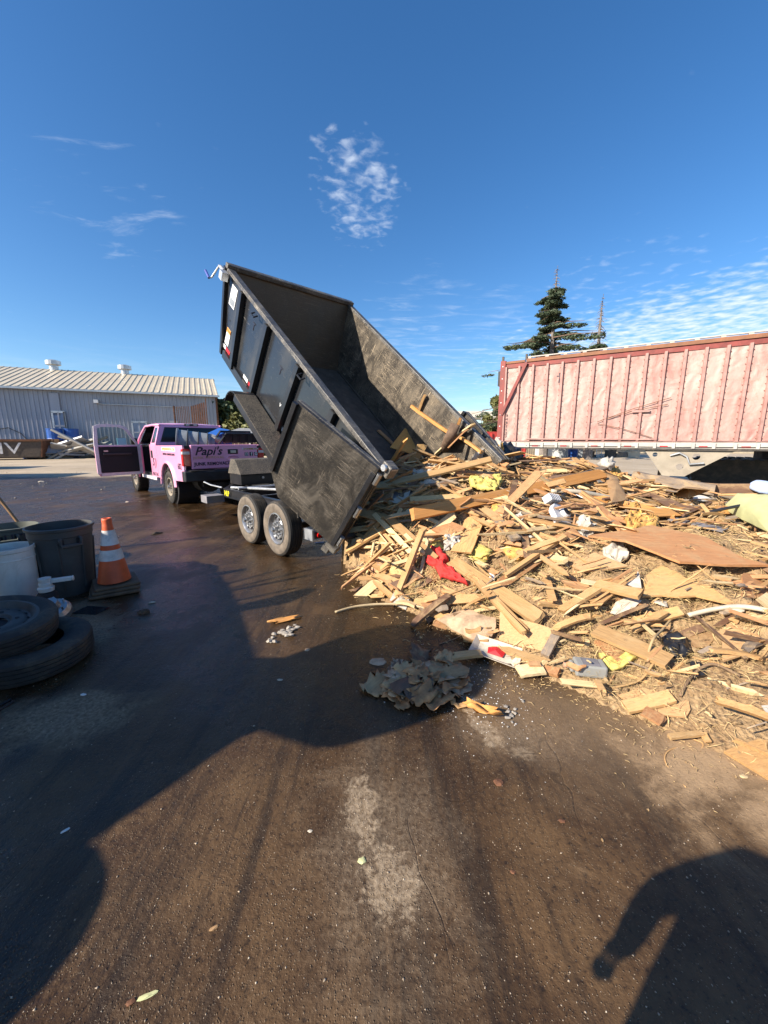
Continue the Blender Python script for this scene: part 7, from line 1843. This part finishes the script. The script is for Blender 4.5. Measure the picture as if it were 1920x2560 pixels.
for k in range(26):
    u_ = random.random(); px, py = random.gauss(740 - 60 * u_, 8), random.gauss(1566 + 38 * u_, 7); c = gnd(px, py); s = random.uniform(.008, .028)
    bm = bmesh.new(); bmesh.ops.create_icosphere(bm, subdivisions=1, radius=s)
    for v in bm.verts: v.co *= random.uniform(.55, 1.3); v.co.z *= .6; v.co.x *= 1.2
    me = bpy.data.meshes.new('rubble_chunk'); bm.to_mesh(me); bm.free(); me.materials.append(MATS['rubble']); o = bpy.data.objects.new('rubble_chunk', me); COL.objects.link(o); o.location = (c.x, c.y, s * .5)
    tag(o, 'pale plaster chunk beside the flat orange bark piece', 'rubble', 'plaster chunks beside the bark piece')
for k in range(14):
    px, py = random.gauss(1275, 14), random.gauss(1795, 22); c = gnd(px, py); s = random.uniform(.006, .016)
    bm = bmesh.new(); bmesh.ops.create_icosphere(bm, subdivisions=1, radius=s)
    for v in bm.verts: v.co *= random.uniform(.5, 1.35); v.co.z *= .6
    me = bpy.data.meshes.new('rubble_chunk'); bm.to_mesh(me); bm.free(); me.materials.append(MATS['rubble']); o = bpy.data.objects.new('rubble_chunk', me); COL.objects.link(o); o.location = (c.x, c.y, s * .5)
    tag(o, 'white plaster crumb at the end of the curled bark strip', 'rubble', 'plaster crumbs at the bark strip end')
# named small bits
def chip(px, py, s, mat, label, asp=.5, rz=0., cat='chip', name='chip', th=.3):
    c = gnd(px, py); bm = bmesh.new(); bmesh.ops.create_icosphere(bm, subdivisions=2, radius=1)
    for v in bm.verts:
        k = 1 + .45 * mn.noise(v.co * 1.7 + Vector((px, py, 0))); v.co = Vector((v.co.x * s * k, v.co.y * s * asp * k, max(-.3, v.co.z) * s * th * k))
    me = bpy.data.meshes.new(name); bm.to_mesh(me); bm.free(); me.materials.append(MATS[mat]); o = bpy.data.objects.new(name, me); COL.objects.link(o)
    o.location = (c.x, c.y, s * th * .25); o.rotation_euler = (0, 0, rz); return tag(o, label, cat)
chip(1248, 1957, .022, 'rust', 'round rusty brown chip on the sunlit asphalt', .95)
chip(1405, 2053, .014, 'rust', 'small red brown chip right of the rusty round one', .7)
chip(1282, 2180, .010, 'rust', 'tiny orange chip left of the photographer shadow', .8)
chip(328, 2506, .014, 'rust', 'orange leaf fragment at the bottom left', .55, .3)
chip(368, 2490, .026, 'sheet_green', 'yellow green leaf at the bottom left', .28, .35, 'leaf', 'leaf', .15)
chip(535, 2320, .015, 'cardboard', 'tan leaf scrap on the asphalt left of centre', .4, .5, 'leaf', 'leaf', .2)
chip(163, 2077, .016, 'cone_white', 'white chip in the shadow at the left', .4, .8)
chip(905, 2152, .016, 'sheet_green', 'pale lump on the dry patch', .8)
chip(775, 2078, .010, 'paper_white', 'small white crumb left of the dry patch', .7)
chip(380, 1507, .035, 'paper_white', 'white scrap on wet asphalt beyond the cone', .3, .4)
chip(318, 1255, .045, 'paper_white', 'white crumb on the asphalt left of the rear pickup wheel', .7)
chip(103, 1205, .12, 'rubble', 'grey stone at the edge of the dry yard', .7)
chip(392, 1335, .10, 'wood_grey', 'small stick on the wet asphalt before the trailer', .12, .9, 'stick', 'stick')
chip(1860, 1942, .020, 'wood_pale', 'pale oval chip next to the plywood corner', .6)
chip(945, 1655, .06, 'scrap_grey', 'grey plaster smear left of the litter pile', .8, 0, 'plaster', 'plaster_patch', .12)
chip(768, 1625, .022, 'scrap_grey', 'round grey stone in the shade', .9)
chip(800, 1356, .09, 'plate_blue', 'pale blue paper on the asphalt under the trailer', .5, .3, 'paper', 'paper_scrap', .05)
chip(905, 1375, .03, 'paper_white', 'white crumb under the trailer door corner', .5)
chip(700, 1700, .02, 'paper_white', 'small white scrap in the big shadow', .5)
chip(208, 1737, .02, 'cone_white', 'white chip right of the tyres', .5)
# gravel, not countable
def gravel(name, n, region, smin, smax, mat, label, seed):
    rg = np.random.default_rng(seed); V, F = [], []
    base = np.array([(1, 0, 0), (-1, 0, 0), (0, 1, 0), (0, -1, 0), (0, 0, 1), (0, 0, -.6)]); fb = np.array([(0, 2, 4), (2, 1, 4), (1, 3, 4), (3, 0, 4), (2, 0, 5), (1, 2, 5), (3, 1, 5), (0, 3, 5)])
    X, Y = region(rg, n); s = rg.uniform(smin, smax, n) * rg.uniform(.4, 1, n) ** 2
    an = rg.uniform(0, 6.28, n); ca, sa = np.cos(an), np.sin(an)
    b = base[None] * rg.uniform(.6, 1.3, (n, 6, 1)) * np.array([1, .75, .55])
    bx = b[..., 0] * ca[:, None] - b[..., 1] * sa[:, None]; by = b[..., 0] * sa[:, None] + b[..., 1] * ca[:, None]
    P_ = np.stack([bx * s[:, None] + X[:, None], by * s[:, None] + Y[:, None], b[..., 2] * s[:, None] + (s * .2)[:, None]], -1).reshape(-1, 3)
    F = (fb[None] + (np.arange(n) * 6)[:, None, None]).reshape(-1, 3)
    me = bpy.data.meshes.new(name); me.vertices.add(len(P_)); me.vertices.foreach_set('co', P_.astype(np.float32).ravel()); me.loops.add(F.size); me.loops.foreach_set('vertex_index', F.astype(np.int32).ravel())
    me.polygons.add(len(F)); me.polygons.foreach_set('loop_start', np.arange(0, F.size, 3, dtype=np.int32)); me.update(calc_edges=True); me.materials.append(MATS[mat])
    o = bpy.data.objects.new(name, me); COL.objects.link(o); return tag(o, label, 'gravel', kind='stuff')
def near(rg, n):
    y = .55 + rg.random(n) ** 1.6 * 5.5; x = rg.uniform(-1.15, 1.15, n) * (y + .4); return x, y
gravel('grit', 7000, near, .0012, .0065, 'pebble', 'fine grit scattered over the asphalt', 21)
gravel('white_crumbs', 230, near, .002, .008, 'paper_white', 'tiny white crumbs scattered over the asphalt', 22)
gravel('white_crumbs', 380, lambda rg, n: (rg.normal(.62, .16, n), rg.normal(2.2, .22, n)), .003, .010, 'cone_white', 'plaster dust and crumbs around the bark strip', 23)
gravel('rubble_bits', 600, lambda rg, n: (rg.uniform(4.5, 9.5, n), rg.uniform(8.3, 9.8, n)), .02, .12, 'rubble', 'rubble and rubbish lying under the red trailer', 24)
gravel('yard_stones', 500, lambda rg, n: (rg.uniform(-20, -4, n), rg.uniform(9, 20, n)), .01, .05, 'rubble', 'scattered stones on the yard', 25)
gravel('heap_crumbs', 5200, lambda rg, n: (lambda q: (q[:, 0], q[:, 1]))(np.array([(x, y) for x, y in zip(rg.uniform(.6, 4.5, n * 3), rg.uniform(1.2, 3.6, n * 3)) if True][:n])), .002, .012, 'heap_dirt', 'crumbs of dirt around the heap', 26)
def heap_reg(rg, n):
    q = []
    while len(q) < n:
        x, y = rg.uniform(-.3, 6.0), rg.uniform(1.4, 6.6)
        if inside(x, y): q.append((x, y))
    q = np.array(q); return q[:, 0], q[:, 1]
gravel('heap_clods', 4200, heap_reg, .008, .055, 'heap_dirt', 'clods of dirt and broken bits on the debris heap', 27)
oc = [o for o in COL.objects if o.name.startswith('heap_clods')][0]
co = np.empty(len(oc.data.vertices) * 3, np.float32); oc.data.vertices.foreach_get('co', co); co = co.reshape(-1, 3)
co[:, 2] += np.repeat(np.array([hz(a, b) for a, b, _ in co.reshape(-1, 6, 3).mean(1)]), 6); oc.data.vertices.foreach_set('co', co.ravel()); oc.data.update()
# settle the heap crumbs onto the surface
oc = [o for o in COL.objects if o.name.startswith('heap_crumbs')][0]
co = np.empty(len(oc.data.vertices) * 3, np.float32); oc.data.vertices.foreach_get('co', co); co = co.reshape(-1, 3)
cen = co.reshape(-1, 6, 3).mean(1); dz = np.array([hz(a, b) for a, b, _ in cen]); co[:, 2] += np.repeat(dz, 6)
keep = np.array([inside(a, b) or (inside(a + .06, b + .10) and random.random() < .7) or (inside(a + .15, b + .28) and random.random() < .3) or random.random() < .05 for a, b, _ in cen]); co[:, 2] -= np.repeat(np.where(keep, 0, 5), 6)
oc.data.vertices.foreach_set('co', co.ravel()); oc.data.update()
# rubbish under the red trailer
for k in range(24):
    p = Vector((RA.x, RA.y, 0)) + rd * random.uniform(3.6, 9.5) + Vector((-rd.y, rd.x, 0)) * random.uniform(-.9, .8); s = random.uniform(.10, .28)
    bm = bmesh.new(); bmesh.ops.create_icosphere(bm, subdivisions=2, radius=1)
    for v in bm.verts: kk = 1 + .6 * mn.noise(v.co * 2 + Vector((k, 0, 0))); v.co = Vector((v.co.x * s * kk, v.co.y * s * .8 * kk, max(-.2, v.co.z) * s * .45 * kk))
    me = bpy.data.meshes.new('rubbish'); bm.to_mesh(me); bm.free(); mt = random.choice(['cloth_white', 'rubble', 'grey_board', 'plate_blue', 'bag_black', 'wood_dark', 'paper_white', 'cloth_red']); me.materials.append(MATS[mt])
    o = bpy.data.objects.new('rubbish', me); COL.objects.link(o); o.location = (p.x, p.y, .02); o.rotation_euler = (0, 0, random.uniform(0, 6)); tag(o, ('large ' if s > .2 else 'small ') + {'cloth_white': 'off white', 'rubble': 'tan grey', 'grey_board': 'dark grey', 'plate_blue': 'pale blue', 'bag_black': 'black', 'wood_dark': 'brown', 'paper_white': 'cream', 'cloth_red': 'red'}[mt] + ' rubbish ' + where(p) + ', under the red trailer', 'rubbish', 'rubbish lying under the red trailer')

# ------------------------------------------------------------------ unseen shadow throwers: added casters and the photographer
def up_sun(px, py, z):      # the place at height z whose shadow falls on this spot of the asphalt
    g_ = gnd(px, py); return g_ - SDIR * (z / -SDIR.z)
ld = thing('wheel_loader', 'yellow wheel loader parked left of the camera with its bucket raised', 'caster', (0, 0, 0))  # made-up unseen machine, shaped only by the shade it throws
def slab(pix, z0, z1, mat, name, inset=0.0):
    P_ = [up_sun(x, y, z1) for x, y in pix]; c = sum(P_, Vector()) / len(P_)
    poly = [(p.x, p.y) for p in P_]
    return MB().prism(poly, z0, z1, 'z').build(name, mat, ld, bevel=.03)
# added slabs, outline projected back from the big shade they throw
top = [(205, 2130), (300, 2062), (440, 1965), (560, 1878), (650, 1818), (692, 1800), (665, 1720), (647, 1645), (637, 1600), (612, 1530), (585, 1470), (548, 1425), (500, 1402), (300, 1412), (100, 1425), (-300, 1440), (-900, 1500), (-900, 1900), (-500, 2130)]
slab(top, 2.02, 2.2, 'machine_yellow', 'main_shade_slab')
slab([(120, 2050), (560, 1800), (600, 1640), (540, 1480), (300, 1460), (-300, 1500), (-700, 1700), (-400, 2000)], 1.1, 2.0, 'machine_yellow', 'body')
# added slabs cut to throw the rounded blob of shade and its neck
slab([(690, 1799), (770, 1824), (847, 1846), (900, 1845), (1030, 1810), (1140, 1772), (1205, 1738), (1240, 1690), (1235, 1640), (1200, 1605), (1120, 1575), (1040, 1556), (960, 1562), (880, 1585), (760, 1628), (680, 1660)], 2.10, 2.2, 'steel', 'blob_shade_slab')
slab([(560, 1640), (720, 1640), (720, 1800), (560, 1860)], 2.0, 2.16, 'machine_yellow', 'neck_shade_slab')
for k, (c, ax) in enumerate((((-2.92, .06, .60), (.55, .9, 0)), ((-4.6, 3.3, .78), (.55, .9, 0)), ((-5.0, -.6, .78), (.55, .9, 0)), ((-6.6, 2.2, .78), (.55, .9, 0)))):
    d = Vector(ax).normalized(); c = Vector(c)
    if k == 1: continue
    MB().cyl(c - d * .22, c + d * .22, .60 if k == 0 else .78, n=32).build('wheel', 'rubber', ld, bevel=.05)  # unseen discs added, the nearest rounds off the shade at lower left
# rods and a pipe added to throw the thin streaks of shade
for a, b, r in (((560, 1462), (700, 1424), .018), ((590, 1468), (880, 1398), .02), ((725, 1410), (893, 1383), .016), ((560, 1480), (765, 1440), .03), ((600, 1500), (740, 1470), .02)):
    MB().tube([up_sun(*a, 2.25), up_sun(*b, 2.25)], r, 8).build('rod', 'steel', ld)
MB().tube([up_sun(600, 1520, 2.2), up_sun(700, 1500, 2.2), up_sun(765, 1476, 2.2)], [.09, .12, .07], 10).build('pipe', 'steel', ld)
# unseen boxes added out of the frame to throw the far left yard shadows
t = thing('yard_shadow_box', 'tall unseen box added beyond the left edge to throw a yard shadow', 'blocker', (-21.4, 15.0, 0), R(8))
g = MB(); g.mm((-3.2, -1.2, .1), (3.2, 1.2, 2.8)); g.build('body', 'red_container', t)
for k in range(14): g = MB(); g.mm((-3.0 + k * .45, -1.26, .2), (-2.8 + k * .45, -1.205, 2.7)); g.build('rib', 'red_container', t)
t = thing('yard_shadow_box', 'second unseen box added further back to throw a yard shadow', 'blocker', (-27.5, 20.3, 0), R(8))
g = MB(); g.mm((-3.2, -1.2, .1), (3.2, 1.2, 2.6)); g.build('body', 'decal_blue', t)

# the photographer, whose shadow falls to the lower right
def person():
    t = thing('person', 'person in dark jacket and jeans standing behind the camera taking the photo', 'person', (-.53, -.15, 0), R(-35))
    V_ = {'pel': (0, 0, .95), 'waist': (0, 0, 1.12), 'chest': (0, 0, 1.33), 'neck': (0, .01, 1.49), 'head': (0, .03, 1.60), 'crown': (0, .03, 1.72),
          'ls': (-.19, 0, 1.42), 'le': (-.28, .08, 1.20), 'lw': (-.24, .19, 1.08), 'lh': (-.22, .21, 1.01), 'lf': (-.21, .21, .93),
          'rs': (.19, 0, 1.42), 're': (.34, .06, 1.22), 'rw': (.29, .16, 1.45), 'rh': (.28, .17, 1.53),
          'lhip': (-.10, 0, .90), 'lk': (-.12, .02, .50), 'la': (-.13, 0, .09), 'lt': (-.13, .16, .04),
          'rhip': (.10, 0, .90), 'rk': (.12, .02, .50), 'ra': (.13, 0, .09), 'rt': (.13, .16, .04)}
    E_ = [('pel', 'waist'), ('waist', 'chest'), ('chest', 'neck'), ('neck', 'head'), ('head', 'crown'), ('chest', 'ls'), ('ls', 'le'), ('le', 'lw'), ('lw', 'lh'), ('lh', 'lf'), ('chest', 'rs'), ('rs', 're'), ('re', 'rw'), ('rw', 'rh'),
          ('pel', 'lhip'), ('lhip', 'lk'), ('lk', 'la'), ('la', 'lt'), ('pel', 'rhip'), ('rhip', 'rk'), ('rk', 'ra'), ('ra', 'rt')]
    RD_ = dict(pel=.23, waist=.22, chest=.23, neck=.06, head=.095, crown=.07, ls=.085, le=.06, lw=.045, lh=.045, lf=.03, rs=.085, re=.06, rw=.045, rh=.045, lhip=.11, lk=.075, la=.055, lt=.04, rhip=.11, rk=.075, ra=.055, rt=.04)
    ks = list(V_); me = bpy.data.meshes.new('body'); me.from_pydata([V_[k] for k in ks], [(ks.index(a), ks.index(b)) for a, b in E_], [])
    o = bpy.data.objects.new('body', me); COL.objects.link(o); o.parent = t
    sk = o.modifiers.new('skin', 'SKIN'); 
    for i, k in enumerate(ks): me.skin_vertices[0].data[i].radius = (RD_[k], RD_[k] * (.8 if k in ('chest', 'waist', 'pel') else 1))
    me.skin_vertices[0].data[ks.index('pel')].use_root = True
    sb = o.modifiers.new('sub', 'SUBSURF'); sb.levels = 2; sb.render_levels = 2
    me.materials.append(MATS['jacket'])
    for k in range(4):
        x = -.232 + k * .013
        MB().tube([(x, .21, .96), (x, .23, .92), (x, .225, .88), (x, .21, .855 + .01 * abs(k - 1.5))], [.011, .010, .009, .007], 6).build('finger', 'skin', t)
    MB().tube([(-.19, .21, .99), (-.185, .23, .95), (-.19, .23, .92)], [.012, .011, .009], 6).build('thumb', 'skin', t)
    MB().lathe([(0, .13), (.06, .115), (.09, .06), (.1, 0), (.09, -.03)], 16, Matrix.Translation((0, .02, 1.63))).build('hair', 'hair', t, smooth=True)
person()
